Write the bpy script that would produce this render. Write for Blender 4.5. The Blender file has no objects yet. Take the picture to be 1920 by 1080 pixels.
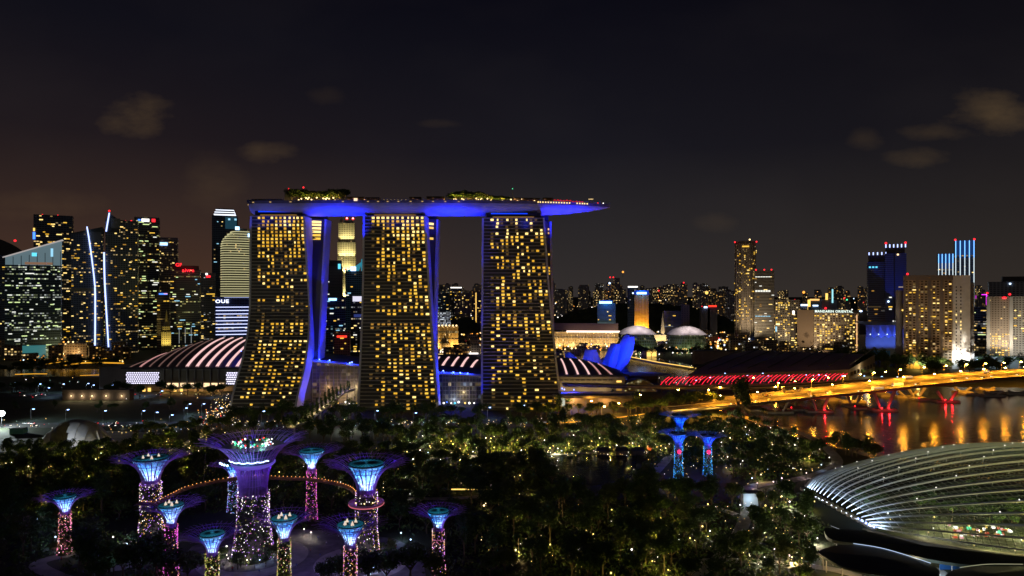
import bpy, math, random
from mathutils import Vector, Matrix, noise
R = math.radians
PI = math.pi
sc = bpy.context.scene
C = sc.collection
rnd = random.Random(7)

# ------------------------------------------------------------------ camera
F, CX, HY, H = 1280.0, 960.0, 550.0, 110.0
cam_d = bpy.data.cameras.new('camera'); cam = bpy.data.objects.new('camera', cam_d); C.objects.link(cam)
cam.location = (0, 0, H); cam.rotation_euler = (R(90), 0, 0)
cam_d.lens = 24; cam_d.sensor_width = 36; cam_d.shift_y = 10/1920
cam_d.clip_start = 1; cam_d.clip_end = 40000
sc.camera = cam
sc.view_settings.view_transform = 'Standard'; sc.view_settings.look = 'None'
sc.view_settings.gamma = 1; sc.view_settings.use_curve_mapping = False
sc.view_settings.exposure = 0
sc.cycles.use_denoising = True
sc.cycles.max_bounces = 6; sc.cycles.transparent_max_bounces = 12
sc.cycles.sample_clamp_indirect = 4.0

def gp(px, py, z=0.0):                       # the point at height z seen at that place of the photo
    D = (H - z)*F/(py - HY)
    return Vector(((px-CX)/F*D, D, z))
def pd(px, D, z=0.0): return Vector(((px-CX)/F*D, D, z))
def zz(py, D): return H + (HY-py)*D/F

# ------------------------------------------------------------------ world: night sky with city glow and faint clouds
world = bpy.data.worlds.new("World"); sc.world = world; world.use_nodes = True
wt = world.node_tree; wt.nodes.clear()
def wn(t, **k):
    n = wt.nodes.new(t)
    for a, b in k.items(): setattr(n, a, b)
    return n
def wmath(op, a, b=None, c=None, clamp=False):
    n = wn('ShaderNodeMath', operation=op); n.use_clamp = clamp
    for i, v in enumerate((a, b, c)):
        if v is None: continue
        if isinstance(v, (int, float)): n.inputs[i].default_value = v
        else: wt.links.new(v, n.inputs[i])
    return n.outputs[0]
tc = wn('ShaderNodeTexCoord'); sp = wn('ShaderNodeSeparateXYZ'); wt.links.new(tc.outputs['Generated'], sp.inputs[0])
dx, dy, dz = sp.outputs
el = wmath('MAXIMUM', dz, 0.0)
ramp = wn('ShaderNodeValToRGB'); wt.links.new(el, ramp.inputs[0])
cr = ramp.color_ramp
cr.elements[0].position = 0; cr.elements[0].color = (.0330, .0275, .0260, 1)
cr.elements[1].position = .42; cr.elements[1].color = (.0026, .0025, .0058, 1)
e = cr.elements.new(.08); e.color = (.0235, .0205, .0215, 1)
e = cr.elements.new(.20); e.color = (.0092, .0086, .0128, 1)
# brown glow to the left and right, greyer in the middle
def wmix(fac, a, b, t='MIX'):
    n = wn('ShaderNodeMix', data_type='RGBA', blend_type=t)
    if isinstance(fac, (int, float)): n.inputs[0].default_value = fac
    else: wt.links.new(fac, n.inputs[0])
    for i, v in ((6, a), (7, b)):
        if isinstance(v, tuple): n.inputs[i].default_value = v
        else: wt.links.new(v, n.inputs[i])
    return n.outputs[2]
lf = wmath('MULTIPLY', wmath('ADD', dx, -.05, clamp=False), -2.1, clamp=True)
rt = wmath('MULTIPLY', wmath('ADD', dx, -.12), 2.2, clamp=True)
low = wmath('SUBTRACT', 1.0, wmath('MULTIPLY', el, 3.0), clamp=True)
col = wmix(wmath('MULTIPLY', lf, low), ramp.outputs[0], (2.0, 1.12, .70, 1), 'MULTIPLY')
col = wmix(wmath('MULTIPLY', rt, .9), col, (.92, .86, .74, 1), 'MULTIPLY')
yy = wmath('MAXIMUM', dy, .05)
u = wmath('DIVIDE', dx, yy); v = wmath('DIVIDE', dz, yy)
cmb = wn('ShaderNodeCombineXYZ'); wt.links.new(u, cmb.inputs[0]); wt.links.new(wmath('MULTIPLY', v, 1.9), cmb.inputs[1])
nz = wn('ShaderNodeTexNoise'); nz.inputs['Scale'].default_value = 11; nz.inputs['Detail'].default_value = 6; nz.inputs['Roughness'].default_value = .58
wt.links.new(cmb.outputs[0], nz.inputs['Vector'])
nz2 = wn('ShaderNodeTexNoise'); nz2.inputs['Scale'].default_value = 3.0; nz2.inputs['Detail'].default_value = 3
wt.links.new(cmb.outputs[0], nz2.inputs['Vector'])
total = None
for (px, py, a, b, s) in ((252, 218, 78, 46, 1.0), (508, 285, 72, 24, .8), (1868, 212, 105, 48, 1.1), (1755, 248, 95, 18, .45), (1718, 297, 66, 24, .65), (395, 345, 70, 70, .32),
                          (1340, 418, 50, 22, .25), (1622, 262, 40, 22, .3), (820, 232, 50, 10, .22), (610, 182, 40, 22, .18), (80, 385, 150, 34, .35)):
    uu = wmath('DIVIDE', wmath('SUBTRACT', u, (px-CX)/F), a/F)
    vv = wmath('DIVIDE', wmath('SUBTRACT', v, (HY-py)/F), b/F)
    d = wmath('ADD', wmath('MULTIPLY', uu, uu), wmath('MULTIPLY', vv, vv))
    m = wmath('SUBTRACT', 1.0, d)
    m = wmath('ADD', m, wmath('MULTIPLY', wmath('SUBTRACT', nz.outputs[0], .53), 3.0))
    m = wmath('MULTIPLY', m, s*.60)
    m = wmath('MULTIPLY', wmath('MAXIMUM', m, 0.0), wmath('LESS_THAN', d, 6.0))
    m = wmath('MINIMUM', m, s)
    fall = wmath('SUBTRACT', 1.0, wmath('MULTIPLY', d, .35), clamp=True)
    m = wmath('MULTIPLY', m, fall)
    total = m if total is None else wmath('ADD', total, m)
total = wmath('MULTIPLY', total, wmath('GREATER_THAN', dy, .05))
col = wmix(wmath('MULTIPLY', total, 1.0, clamp=False), col, (.062, .038, .014, 1), 'ADD')
col = wmix(wmath('MULTIPLY', wmath('SUBTRACT', nz2.outputs[0], .45), .5, clamp=True), col, (.02, .016, .014, 1), 'ADD')
bg = wn('ShaderNodeBackground'); wt.links.new(col, bg.inputs[0]); bg.inputs[1].default_value = 1.0
wo = wn('ShaderNodeOutputWorld'); wt.links.new(bg.outputs[0], wo.inputs[0])

# one faint warm fill sun added low behind the camera to lift the fronts
fill_sun_d = bpy.data.lights.new('moon', 'SUN'); fill_sun_d.energy = .05; fill_sun_d.angle = R(6); fill_sun_d.color = (1, .88, .74)
moon = bpy.data.objects.new('moon', fill_sun_d); C.objects.link(moon); moon.rotation_euler = (R(74), 0, R(-22))

# ------------------------------------------------------------------ materials
MATS = {}
def diff(name, col, rough=.7, metal=0.0, spec=.4):
    if name in MATS: return MATS[name]
    m = bpy.data.materials.new(name); m.use_nodes = True
    b = m.node_tree.nodes['Principled BSDF']
    b.inputs['Base Color'].default_value = (*col, 1); b.inputs['Roughness'].default_value = rough
    b.inputs['Metallic'].default_value = metal
    try: b.inputs['Specular IOR Level'].default_value = spec
    except Exception: pass
    MATS[name] = m; return m
def noisy(name, a, b_, scale=.2, rough=.85, detail=5):
    if name in MATS: return MATS[name]
    m = bpy.data.materials.new(name); m.use_nodes = True; nt = m.node_tree
    b = nt.nodes['Principled BSDF']; b.inputs['Roughness'].default_value = rough
    t = nt.nodes.new('ShaderNodeTexNoise'); t.inputs['Scale'].default_value = scale; t.inputs['Detail'].default_value = detail
    co = nt.nodes.new('ShaderNodeTexCoord'); nt.links.new(co.outputs['Object'], t.inputs['Vector'])
    r = nt.nodes.new('ShaderNodeValToRGB'); r.color_ramp.elements[0].position = .35; r.color_ramp.elements[1].position = .65
    r.color_ramp.elements[0].color = (*a, 1); r.color_ramp.elements[1].color = (*b_, 1)
    nt.links.new(t.outputs[0], r.inputs[0]); nt.links.new(r.outputs[0], b.inputs['Base Color'])
    bp = nt.nodes.new('ShaderNodeBump'); bp.inputs['Strength'].default_value = .3; nt.links.new(t.outputs[0], bp.inputs['Height']); nt.links.new(bp.outputs[0], b.inputs['Normal'])
    MATS[name] = m; return m
def emis(name, col, s=1.0, sample=False):
    if name in MATS: return MATS[name]
    m = bpy.data.materials.new(name); m.use_nodes = True
    b = m.node_tree.nodes['Principled BSDF']
    b.inputs['Base Color'].default_value = (.05, .05, .05, 1); b.inputs['Roughness'].default_value = .5
    b.inputs['Emission Color'].default_value = (*col, 1); b.inputs['Emission Strength'].default_value = s
    m.cycles.emission_sampling = 'AUTO' if sample else 'NONE'
    MATS[name] = m; return m

def facade_group():
    g = bpy.data.node_groups.new('lit_facade', 'ShaderNodeTree')
    I = g.interface
    def inp(n, t, d):
        s = I.new_socket(n, in_out='INPUT', socket_type=t); s.default_value = d; return s
    for n, d in (('cw', 3.5), ('fh', 3.5), ('wf', .7), ('hf', .55), ('p', .2), ('rowp', .1), ('strength', 1.0), ('seed', 0.0), ('glassr', .25)): inp(n, 'NodeSocketFloat', d)
    for n in ('wall', 'glass', 'colA', 'colB'): inp(n, 'NodeSocketColor', (1, 1, 1, 1))
    I.new_socket('shader', in_out='OUTPUT', socket_type='NodeSocketShader')
    gi = g.nodes.new('NodeGroupInput'); go = g.nodes.new('NodeGroupOutput')
    def M(op, a, b=None, clamp=False):
        n = g.nodes.new('ShaderNodeMath'); n.operation = op; n.use_clamp = clamp
        for i, v in enumerate((a, b)):
            if v is None: continue
            if isinstance(v, (int, float)): n.inputs[i].default_value = v
            else: g.links.new(v, n.inputs[i])
        return n.outputs[0]
    uv = g.nodes.new('ShaderNodeUVMap'); s = g.nodes.new('ShaderNodeSeparateXYZ'); g.links.new(uv.outputs[0], s.inputs[0])
    X = M('DIVIDE', s.outputs[0], gi.outputs['cw']); Y = M('DIVIDE', s.outputs[1], gi.outputs['fh'])
    cx, cy = M('FLOOR', X), M('FLOOR', Y); fx, fy = M('FRACT', X), M('FRACT', Y)
    def W(a, b, off):
        n = g.nodes.new('ShaderNodeTexWhiteNoise'); n.noise_dimensions = '3D'
        c = g.nodes.new('ShaderNodeCombineXYZ')
        for i, v in enumerate((a, b)):
            if isinstance(v, (int, float)): c.inputs[i].default_value = v
            else: g.links.new(v, c.inputs[i])
        g.links.new(M('ADD', gi.outputs['seed'], off), c.inputs[2]); g.links.new(c.outputs[0], n.inputs['Vector'])
        return n.outputs['Value']
    n1, n2, n3, nr = W(cx, cy, .0), W(cx, cy, 11.3), W(cx, cy, 23.7), W(0.0, cy, 37.1)
    row = M('LESS_THAN', nr, gi.outputs['rowp'])
    lit = M('LESS_THAN', n1, M('ADD', gi.outputs['p'], M('MULTIPLY', row, .62)))
    mx = M('LESS_THAN', M('ABSOLUTE', M('SUBTRACT', fx, .5)), M('MULTIPLY', gi.outputs['wf'], .5))
    my = M('LESS_THAN', M('ABSOLUTE', M('SUBTRACT', fy, .5)), M('MULTIPLY', gi.outputs['hf'], .5))
    mask = M('MULTIPLY', mx, my)
    bright = M('MULTIPLY', M('MULTIPLY', mask, lit), M('MULTIPLY', gi.outputs['strength'], M('ADD', .10, M('MULTIPLY', M('MULTIPLY', n3, n3), n3))))
    def mixc(f, a, b):
        n = g.nodes.new('ShaderNodeMix'); n.data_type = 'RGBA'; g.links.new(f, n.inputs[0]); g.links.new(a, n.inputs[6]); g.links.new(b, n.inputs[7]); return n.outputs[2]
    b = g.nodes.new('ShaderNodeBsdfPrincipled')
    g.links.new(mixc(mask, gi.outputs['wall'], gi.outputs['glass']), b.inputs['Base Color'])
    g.links.new(mixc(n2, gi.outputs['colA'], gi.outputs['colB']), b.inputs['Emission Color'])
    g.links.new(bright, b.inputs['Emission Strength'])
    g.links.new(M('SUBTRACT', .7, M('MULTIPLY', mask, M('SUBTRACT', .7, gi.outputs['glassr']))), b.inputs['Roughness'])
    g.links.new(b.outputs[0], go.inputs[0])
    return g
FG = facade_group()
YEL, WARM, WHITE, GRN, CYAN, ORG = (1, .62, .16), (1, .74, .36), (.9, .95, 1), (.85, 1, .42), (.35, .8, 1), (1, .42, .08)
_seed = [0]
def facade(wall=(.05, .05, .055), glass=(.012, .016, .022), cw=3.6, fh=3.6, wf=.75, hf=.5, p=.2, rowp=.05, A=YEL, B=WARM, s=1.2, name='facade', gr=.25):
    _seed[0] += 3.17
    m = bpy.data.materials.new(name); m.use_nodes = True; nt = m.node_tree; nt.nodes.clear()
    g = nt.nodes.new('ShaderNodeGroup'); g.node_tree = FG; o = nt.nodes.new('ShaderNodeOutputMaterial')
    for k, val in (('cw', cw), ('fh', fh), ('wf', wf), ('hf', hf), ('p', p*.5 if p < .3 else p*.62 if p < .6 else p), ('rowp', rowp), ('strength', s*1.1), ('seed', _seed[0]), ('glassr', gr)): g.inputs[k].default_value = val
    wall = (wall[0]*.85, wall[1], wall[2]*1.25) if max(wall) < .07 else wall
    wall = tuple(min(.5, c*(5.5 if max(wall) < .07 else 1.6 if max(wall) < .2 else 1)) for c in wall); glass = tuple(c*(4 if max(glass) < .03 else 1.3) for c in glass)  # dark walls and glass raised in colour in place of city glow and haze
    for k, val in (('wall', wall), ('glass', glass), ('colA', A), ('colB', B)): g.inputs[k].default_value = (*val, 1)
    nt.links.new(g.outputs[0], o.inputs[0]); m.cycles.emission_sampling = 'NONE'
    return m

M_conc = noisy('concrete', (.20, .19, .18), (.30, .29, .27), .15)
M_dark = diff('dark_metal', (.03, .03, .035), .5)
M_white = diff('white_panel', (.7, .7, .72), .5)
M_grey = diff('grey_panel', (.22, .21, .20), .6)
M_roof = diff('dark_roof', (.035, .033, .04), .6)
M_asph = noisy('asphalt', (.04, .04, .042), (.06, .06, .06), .3)
M_path = noisy('paving', (.22, .21, .20), (.32, .31, .29), .25)
M_bark = noisy('bark', (.06, .045, .03), (.10, .08, .055), .8)
def leafmat(name, a, b):
    m = noisy(name, a, b, .35, .75); return m
M_leaf = [leafmat('leaves_dark', (.022, .05, .012), (.05, .10, .022)), leafmat('leaves_mid', (.03, .07, .012), (.07, .13, .025)), leafmat('leaves_olive', (.045, .07, .014), (.09, .12, .025))]
E_red = emis('red_beacon', (1, .02, .03), 2.2)
E_white = emis('white_light', (1, .93, .85), 2.2)
E_warm = emis('warm_light', (1, .68, .30), 2.4)
E_yel = emis('yellow_light', (1, .60, .13), 1.6)
E_org = emis('orange_light', (1, .36, .05), 2.0)
E_blue = emis('blue_light', (.06, .22, 1), 2.2)
E_cool = emis('cool_light', (.55, .72, 1), 3.0)
E_green = emis('green_light', (.1, 1, .45), 1.6)
E_cyan = emis('cyan_light', (.12, .65, .9), 1.4)
E_strip = emis('strip_light', (.42, .52, 1), 2.3)
E_pink = emis('pink_light', (1, .42, .48), 1.2)
WIN = [emis('window_amber', (1, .52, .035), .85), emis('window_gold', (1, .58, .065), 1.15), emis('window_yellow', (1, .70, .22), 1.7), emis('window_dim', (.85, .42, .06), .5), emis('window_gap_glow', (.9, .5, .12), .10)]

# ------------------------------------------------------------------ mesh helpers
class MB:
    def __init__(s): s.v, s.f, s.m, s.uv = [], [], [], []
    def face(s, pts, mi=0, uv=None):
        n = len(s.v); s.v.extend(tuple(p) for p in pts); s.f.append(tuple(range(n, n+len(pts)))); s.m.append(mi)
        s.uv.append(uv or [(0, 0)]*len(pts))
    def box(s, c, d, mi=0, rz=0.0):
        x, y, z = (q/2 for q in d); cs, sn = math.cos(rz), math.sin(rz)
        P = [(c[0]+a*cs-b*sn, c[1]+a*sn+b*cs, c[2]+e) for a, b, e in ((-x, -y, -z), (x, -y, -z), (x, y, -z), (-x, y, -z), (-x, -y, z), (x, -y, z), (x, y, z), (-x, y, z))]
        for q in ((0, 1, 5, 4), (1, 2, 6, 5), (2, 3, 7, 6), (3, 0, 4, 7), (4, 5, 6, 7), (3, 2, 1, 0)): s.face([P[i] for i in q], mi)
        return s
    def prism(s, foot, z0, z1, mi=0, top=None, capmi=None, v0=None):   # wall UVs in metres
        top = top or foot; n = len(foot); u_ = 0.0
        for i in range(n):
            a, b = foot[i], foot[(i+1) % n]; ta, tb = top[i], top[(i+1) % n]
            L = math.dist(a, b)
            s.face([(a[0], a[1], z0), (b[0], b[1], z0), (tb[0], tb[1], z1), (ta[0], ta[1], z1)], mi, [(u_, z0), (u_+L, z0), (u_+L, z1), (u_, z1)])
            u_ += math.ceil(L/3.0)*3.0 + 6
        cm = mi if capmi is None else capmi
        s.face([(p[0], p[1], z1) for p in top], cm, [(0, -99)]*n); s.face([(p[0], p[1], z0) for p in reversed(foot)], cm, [(0, -99)]*n)
        return s
    def tube(s, pts, r, n=6, mi=0, r1=None):
        pts = [Vector(p) for p in pts]; rings = []
        for i, p in enumerate(pts):
            d = (pts[min(i+1, len(pts)-1)] - pts[max(i-1, 0)]).normalized()
            a = d.cross(Vector((0, 0, 1)));  a = Vector((1, 0, 0)) if a.length < .05 else a.normalized()
            b = d.cross(a).normalized(); rr = r if r1 is None else r+(r1-r)*i/(len(pts)-1)
            rings.append([p + (a*math.cos(2*PI*k/n)+b*math.sin(2*PI*k/n))*rr for k in range(n)])
        for i in range(len(rings)-1):
            for k in range(n): s.face([rings[i][k], rings[i][(k+1) % n], rings[i+1][(k+1) % n], rings[i+1][k]], mi)
        s.face(rings[0][::-1], mi); s.face(rings[-1], mi); return s
    def lathe(s, prof, n=24, mi=0, c=(0, 0, 0), cap=True):
        rings = [[(c[0]+r*math.cos(2*PI*k/n), c[1]+r*math.sin(2*PI*k/n), c[2]+z) for k in range(n)] for r, z in prof]
        for i in range(len(rings)-1):
            for k in range(n): s.face([rings[i][k], rings[i][(k+1) % n], rings[i+1][(k+1) % n], rings[i+1][k]], mi)
        if cap: s.face(rings[0][::-1], mi); s.face(rings[-1], mi)
        return s
    def ball(s, c, r, n=6, mi=0, sz=1.0):
        m = max(3, n//2+1)
        return s.lathe([(max(.001, r*math.sin(PI*i/m)), -r*sz*math.cos(PI*i/m)) for i in range(m+1)], n, mi, c, False)
    def grid(s, fn, nu, nv, mi=0, uvf=None):
        P = [[fn(i/nu, j/nv) for i in range(nu+1)] for j in range(nv+1)]
        for j in range(nv):
            for i in range(nu):
                uv = [uvf(a/nu, b/nv) for a, b in ((i, j), (i+1, j), (i+1, j+1), (i, j+1))] if uvf else None
                s.face([P[j][i], P[j][i+1], P[j+1][i+1], P[j+1][i]], mi, uv)
        return s
    def mesh(s, name, mats):
        me = bpy.data.meshes.new(name); me.from_pydata(s.v, [], s.f)
        for m in (mats if isinstance(mats, (list, tuple)) else [mats]): me.materials.append(m)
        if any(s.m): me.polygons.foreach_set('material_index', s.m)
        if any(any(q != (0, 0) for q in f) for f in s.uv):
            l = me.uv_layers.new(name='UVMap'); flat = [c for f in s.uv for q in f for c in q]; l.data.foreach_set('uv', flat)
        me.update(); return me
    def build(s, name, mats, parent=None, smooth=False, weld=False, **k):
        me = s.mesh(name, mats)
        if weld or smooth:
            import bmesh
            b = bmesh.new(); b.from_mesh(me); bmesh.ops.remove_doubles(b, verts=b.verts, dist=1e-4); b.to_mesh(me); b.free()
        if smooth: me.polygons.foreach_set('use_smooth', [True]*len(me.polygons))
        o = bpy.data.objects.new(name, me); C.objects.link(o)
        if parent: o.parent = parent
        for a, b in k.items(): o[a] = b
        return o
def thing(name, label, cat, loc=(0, 0, 0), rz=0.0, group=None):
    o = bpy.data.objects.new(name, None); C.objects.link(o); o.location = loc; o.rotation_euler = (0, 0, rz)
    o.empty_display_size = .5; o['label'] = label; o['category'] = cat
    if group: o['group'] = group
    return o
def tag(o, label, cat, group=None):
    o['label'] = label; o['category'] = cat
    if group: o['group'] = group
    return o
def inst(name, me, parent, loc=(0, 0, 0), rot=(0, 0, 0), scale=(1, 1, 1)):
    o = bpy.data.objects.new(name, me); C.objects.link(o)
    if parent: o.parent = parent
    o.location = loc; o.rotation_euler = rot; o.scale = scale; return o
def dup(root, loc, rz=0.0, sc_=1.0, label=None, group=None):
    r = root.copy(); C.objects.link(r); r.location = loc; r.rotation_euler = (0, 0, rz); r.scale = (sc_, sc_, sc_) if not isinstance(sc_, tuple) else sc_
    if label: r['label'] = label
    if group: r['group'] = group
    for ch in list(root.children):
        c = ch.copy(); C.objects.link(c); c.parent = r
        for g in ch.children:
            d = g.copy(); C.objects.link(d); d.parent = c
    return r
def light(kind, name, loc, power, col, parent=None, radius=.3, aim=None, cone=60, blend=.6):
    d = bpy.data.lights.new(name, kind); d.energy = power; d.color = col
    if kind in ('POINT', 'SPOT'): d.shadow_soft_size = radius
    if kind == 'SPOT': d.spot_size = R(cone); d.spot_blend = blend
    o = bpy.data.objects.new(name, d); C.objects.link(o); o.location = loc
    if parent: o.parent = parent
    if aim is not None: o.rotation_euler = (Vector(aim)-Vector(loc)).to_track_quat('-Z', 'Y').to_euler()
    return o
def text_mesh(body, size, depth, mat, name='lettering'):
    cu = bpy.data.curves.new(name, 'FONT'); cu.body = body; cu.size = size; cu.extrude = depth; cu.align_x = 'CENTER'; cu.align_y = 'CENTER'; cu.resolution_u = 2
    cu.space_character = 1.08; cu.offset = size*.012
    t = bpy.data.objects.new(name, cu); C.objects.link(t); bpy.context.view_layer.update()
    me = bpy.data.meshes.new_from_object(t); me.materials.clear(); me.materials.append(mat)
    bpy.data.objects.remove(t); return me
def structure(mb, name, mats, **k): return mb.build(name, mats, kind='structure', **k)

# ------------------------------------------------------------------ ground, water, roads
M_ground = noisy('ground_grass', (.010, .018, .006), (.026, .036, .012), .04)
g = MB().box((0, 9000, -2.5), (30000, 22000, 5)); structure(g, 'ground', M_ground)
def water_mat():
    m = bpy.data.materials.new('water'); m.use_nodes = True; nt = m.node_tree; b = nt.nodes['Principled BSDF']
    b.inputs['Base Color'].default_value = (.008, .012, .016, 1); b.inputs['Roughness'].default_value = .17; b.inputs['IOR'].default_value = 1.33
    co = nt.nodes.new('ShaderNodeTexCoord'); mp = nt.nodes.new('ShaderNodeMapping'); mp.inputs['Scale'].default_value = (.5, 1.0, 1)
    t = nt.nodes.new('ShaderNodeTexNoise'); t.inputs['Scale'].default_value = .35; t.inputs['Detail'].default_value = 4
    bp = nt.nodes.new('ShaderNodeBump'); bp.inputs['Strength'].default_value = .6; bp.inputs['Distance'].default_value = .35
    nt.links.new(co.outputs['Object'], mp.inputs[0]); nt.links.new(mp.outputs[0], t.inputs['Vector']); nt.links.new(t.outputs[0], bp.inputs['Height']); nt.links.new(bp.outputs[0], b.inputs['Normal'])
    return m
M_water = water_mat()
def poly(pts, z, name, mat):
    m = MB(); m.face([(p[0], p[1], z) for p in pts], 0); return structure(m, name, mat)
def pxpoly(pts, z, name, mat): return poly([gp(a, b) for a, b in pts], z, name, mat)
pxpoly([(1345, 768), (1400, 790), (1460, 812), (1560, 838), (1640, 860), (1800, 900), (2300, 960), (2500, 730), (1990, 728), (1700, 725), (1560, 722), (1345, 745)], .06, 'water_channel', M_water)
pxpoly([(600, 650), (600, 700), (830, 700), (1020, 700), (1180, 722), (1330, 725), (1400, 700), (1290, 683), (1180, 660), (1030, 655)], .06, 'water_bay', M_water)
pxpoly([(1040, 858), (1110, 852), (1195, 856), (1192, 885), (1168, 910), (1105, 910), (1055, 892), (820, 872), (775, 864), (790, 856), (900, 862)], .06, 'water_lake', M_water)
pxpoly([(-60, 692), (230, 692), (190, 706), (-60, 706)], .06, 'water_inlet', M_water)
def ribbon(pts, w, z, name, mat):
    P = [Vector(p) for p in pts]
    m = MB(); L = []
    for i, p in enumerate(P):
        d = (P[min(i+1, len(P)-1)]-P[max(i-1, 0)]); d.z = 0; d.normalize(); nrm = Vector((-d.y, d.x, 0))
        L.append((p+nrm*w/2, p-nrm*w/2))
    for i in range(len(P)-1):
        a, b = L[i], L[i+1]; m.face([(q.x, q.y, z) for q in (a[0], a[1], b[1], b[0])])
    return structure(m, name, mat)
def smooth_path(pts, n=6):
    P = [Vector(p) for p in pts]; out = []
    for i in range(len(P)-1):
        p0, p1, p2, p3 = P[max(i-1, 0)], P[i], P[i+1], P[min(i+2, len(P)-1)]
        for k in range(n):
            t = k/n; out.append(.5*((2*p1)+(-p0+p2)*t+(2*p0-5*p1+4*p2-p3)*t*t+(-p0+3*p1-3*p2+p3)*t**3))
    out.append(P[-1]); return out
def pxrib(pts, w, z, name, mat): return ribbon(smooth_path([gp(a, b) for a, b in pts]), w, z, name, mat)
pxrib([(-150, 800), (0, 798), (150, 797), (300, 795), (430, 795), (560, 800), (760, 798), (1000, 794), (1200, 780), (1360, 762)], 22, .07, 'road', M_asph)
pxrib([(-150, 742), (60, 742), (200, 741), (330, 742), (430, 752)], 18, .07, 'road', M_asph)
pxrib([(330, 742), (385, 752), (410, 775), (415, 795)], 18, .075, 'road', M_asph)
pxpoly([(60, 822), (205, 808), (300, 812), (285, 826), (200, 840), (70, 845), (-60, 850), (-60, 826)], .08, 'plaza', noisy('pale_paving', (.30, .30, .29), (.42, .41, .40), .1))
# garden paths
pxrib([(290, 858), (330, 842), (380, 815), (400, 802)], 7, .09, 'path', M_path)
pxrib([(1190, 905), (1225, 888), (1245, 868), (1262, 856), (1330, 850), (1400, 842)], 6, .09, 'path', M_path)
pxrib([(1380, 925), (1420, 910), (1480, 902), (1545, 885), (1570, 866), (1552, 842), (1520, 820), (1480, 805), (1430, 795), (1380, 775)], 7, .09, 'path', M_path)
pxrib([(1300, 1080), (1345, 1050), (1380, 1010), (1400, 960), (1392, 925)], 6, .09, 'path', M_path)
pxrib([(130, 1090), (70, 1060), (120, 1042), (190, 1035), (240, 1020), (330, 1010), (420, 1020)], 6, .09, 'path', M_path)
pxrib([(760, 935), (840, 935), (910, 930), (930, 925)], 5, .09, 'path', M_path)
pxrib([(770, 862), (850, 857), (900, 855)], 5, .10, 'path', M_path)
pxrib([(1025, 853), (1110, 849), (1200, 850)], 5, .10, 'path', M_path)
pxrib([(1290, 955), (1330, 950), (1380, 965)], 5, .10, 'path', M_path)
def ring(c, r0, r1, z, name, mat, n=48, a0=0, a1=2*PI):
    m = MB()
    for i in range(n):
        a, b = a0+(a1-a0)*i/n, a0+(a1-a0)*(i+1)/n
        m.face([(c.x+r0*math.cos(a), c.y+r0*math.sin(a), z), (c.x+r1*math.cos(a), c.y+r1*math.sin(a), z), (c.x+r1*math.cos(b), c.y+r1*math.sin(b), z), (c.x+r0*math.cos(b), c.y+r0*math.sin(b), z)])
    return structure(m, name, mat)
M_pl = noisy('grove_paving', (.07, .065, .075), (.14, .13, .14), .25)
pxpoly([(400, 1012), (470, 1000), (560, 992), (650, 1000), (740, 1010), (790, 1035), (800, 1090), (640, 1120), (360, 1120), (330, 1060), (360, 1025)], .10, 'plaza', M_pl)
for (px, py, r0, r1) in ((475, 1046, 15, 22), (678, 1055, 13, 19), (228, 1052, 5, 11)):
    ring(gp(px, py), r0, r1, .14, 'path', M_path)

# ------------------------------------------------------------------ trees
def crown_mesh(name, seed, rx, rz, z0, n_clump, leaf, mat, shape='round'):
    r = random.Random(seed); m = MB()
    lobes = [(Vector((r.uniform(-.45, .45)*rx, r.uniform(-.45, .45)*rx, z0+rz*r.uniform(-.15, .45))), r.uniform(.45, .75)) for _ in range(6)]
    for i in range(n_clump):
        d = Vector((r.gauss(0, 1), r.gauss(0, 1), r.gauss(0, 1))).normalized()
        if shape == 'cone':
            t = r.random(); c = Vector((d.x*rx*(1-t)*.9, d.y*rx*(1-t)*.9, z0-rz+2*rz*t))
        else:
            L, s = lobes[r.randrange(6)]; q = r.uniform(.55, 1.0)
            c = L + Vector((d.x*rx*s*q, d.y*rx*s*q, d.z*rz*s*q))
        for k in range(5):
            p = c + Vector((r.gauss(0, .55), r.gauss(0, .55), r.gauss(0, .4)))*leaf*1.1
            a = Vector((r.gauss(0, 1), r.gauss(0, 1), r.gauss(0, .6))).normalized(); b = a.cross(Vector((r.gauss(0, 1), r.gauss(0, 1), r.gauss(0, 1)))).normalized()
            w = leaf*r.uniform(.5, 1.0)
            m.face([p-a*w, p-b*w*.45, p+a*w, p+b*w*.45])
    return m.mesh(name, mat)
def trunk_mesh(h, r0, seed, spread):
    r = random.Random(seed); m = MB(); m.tube([(0, 0, -.3), (.1, 0, h*.5), (0, .1, h)], r0, 6, 0, r0*.55)
    for k in range(5):
        a = 2*PI*k/5+r.random(); m.tube([(0, 0, h*.75), (math.cos(a)*spread*.5, math.sin(a)*spread*.5, h*1.15), (math.cos(a)*spread, math.sin(a)*spread, h*1.5)], r0*.45, 4, 0, r0*.15)
    return m.mesh('trunk', M_bark)
TREES = {}
for i in range(5):
    TREES['broad%d' % i] = (trunk_mesh(4.0, .38, i, 2.6), crown_mesh('crown', 10+i, 5.2, 3.0, 7.2, 300, .66, M_leaf[i % 3]))
for i in range(3):
    TREES['tall%d' % i] = (trunk_mesh(6.0, .34, 20+i, 1.6), crown_mesh('crown', 30+i, 3.2, 5.0, 10.0, 270, .62, M_leaf[(i+1) % 3]))
TREES['cypress'] = (MB().tube([(0, 0, -.2), (0, 0, 3)], .15, 5).mesh('trunk', M_bark), crown_mesh('crown', 41, 1.5, 4.0, 4.8, 90, .55, M_leaf[0], 'cone'))
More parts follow.
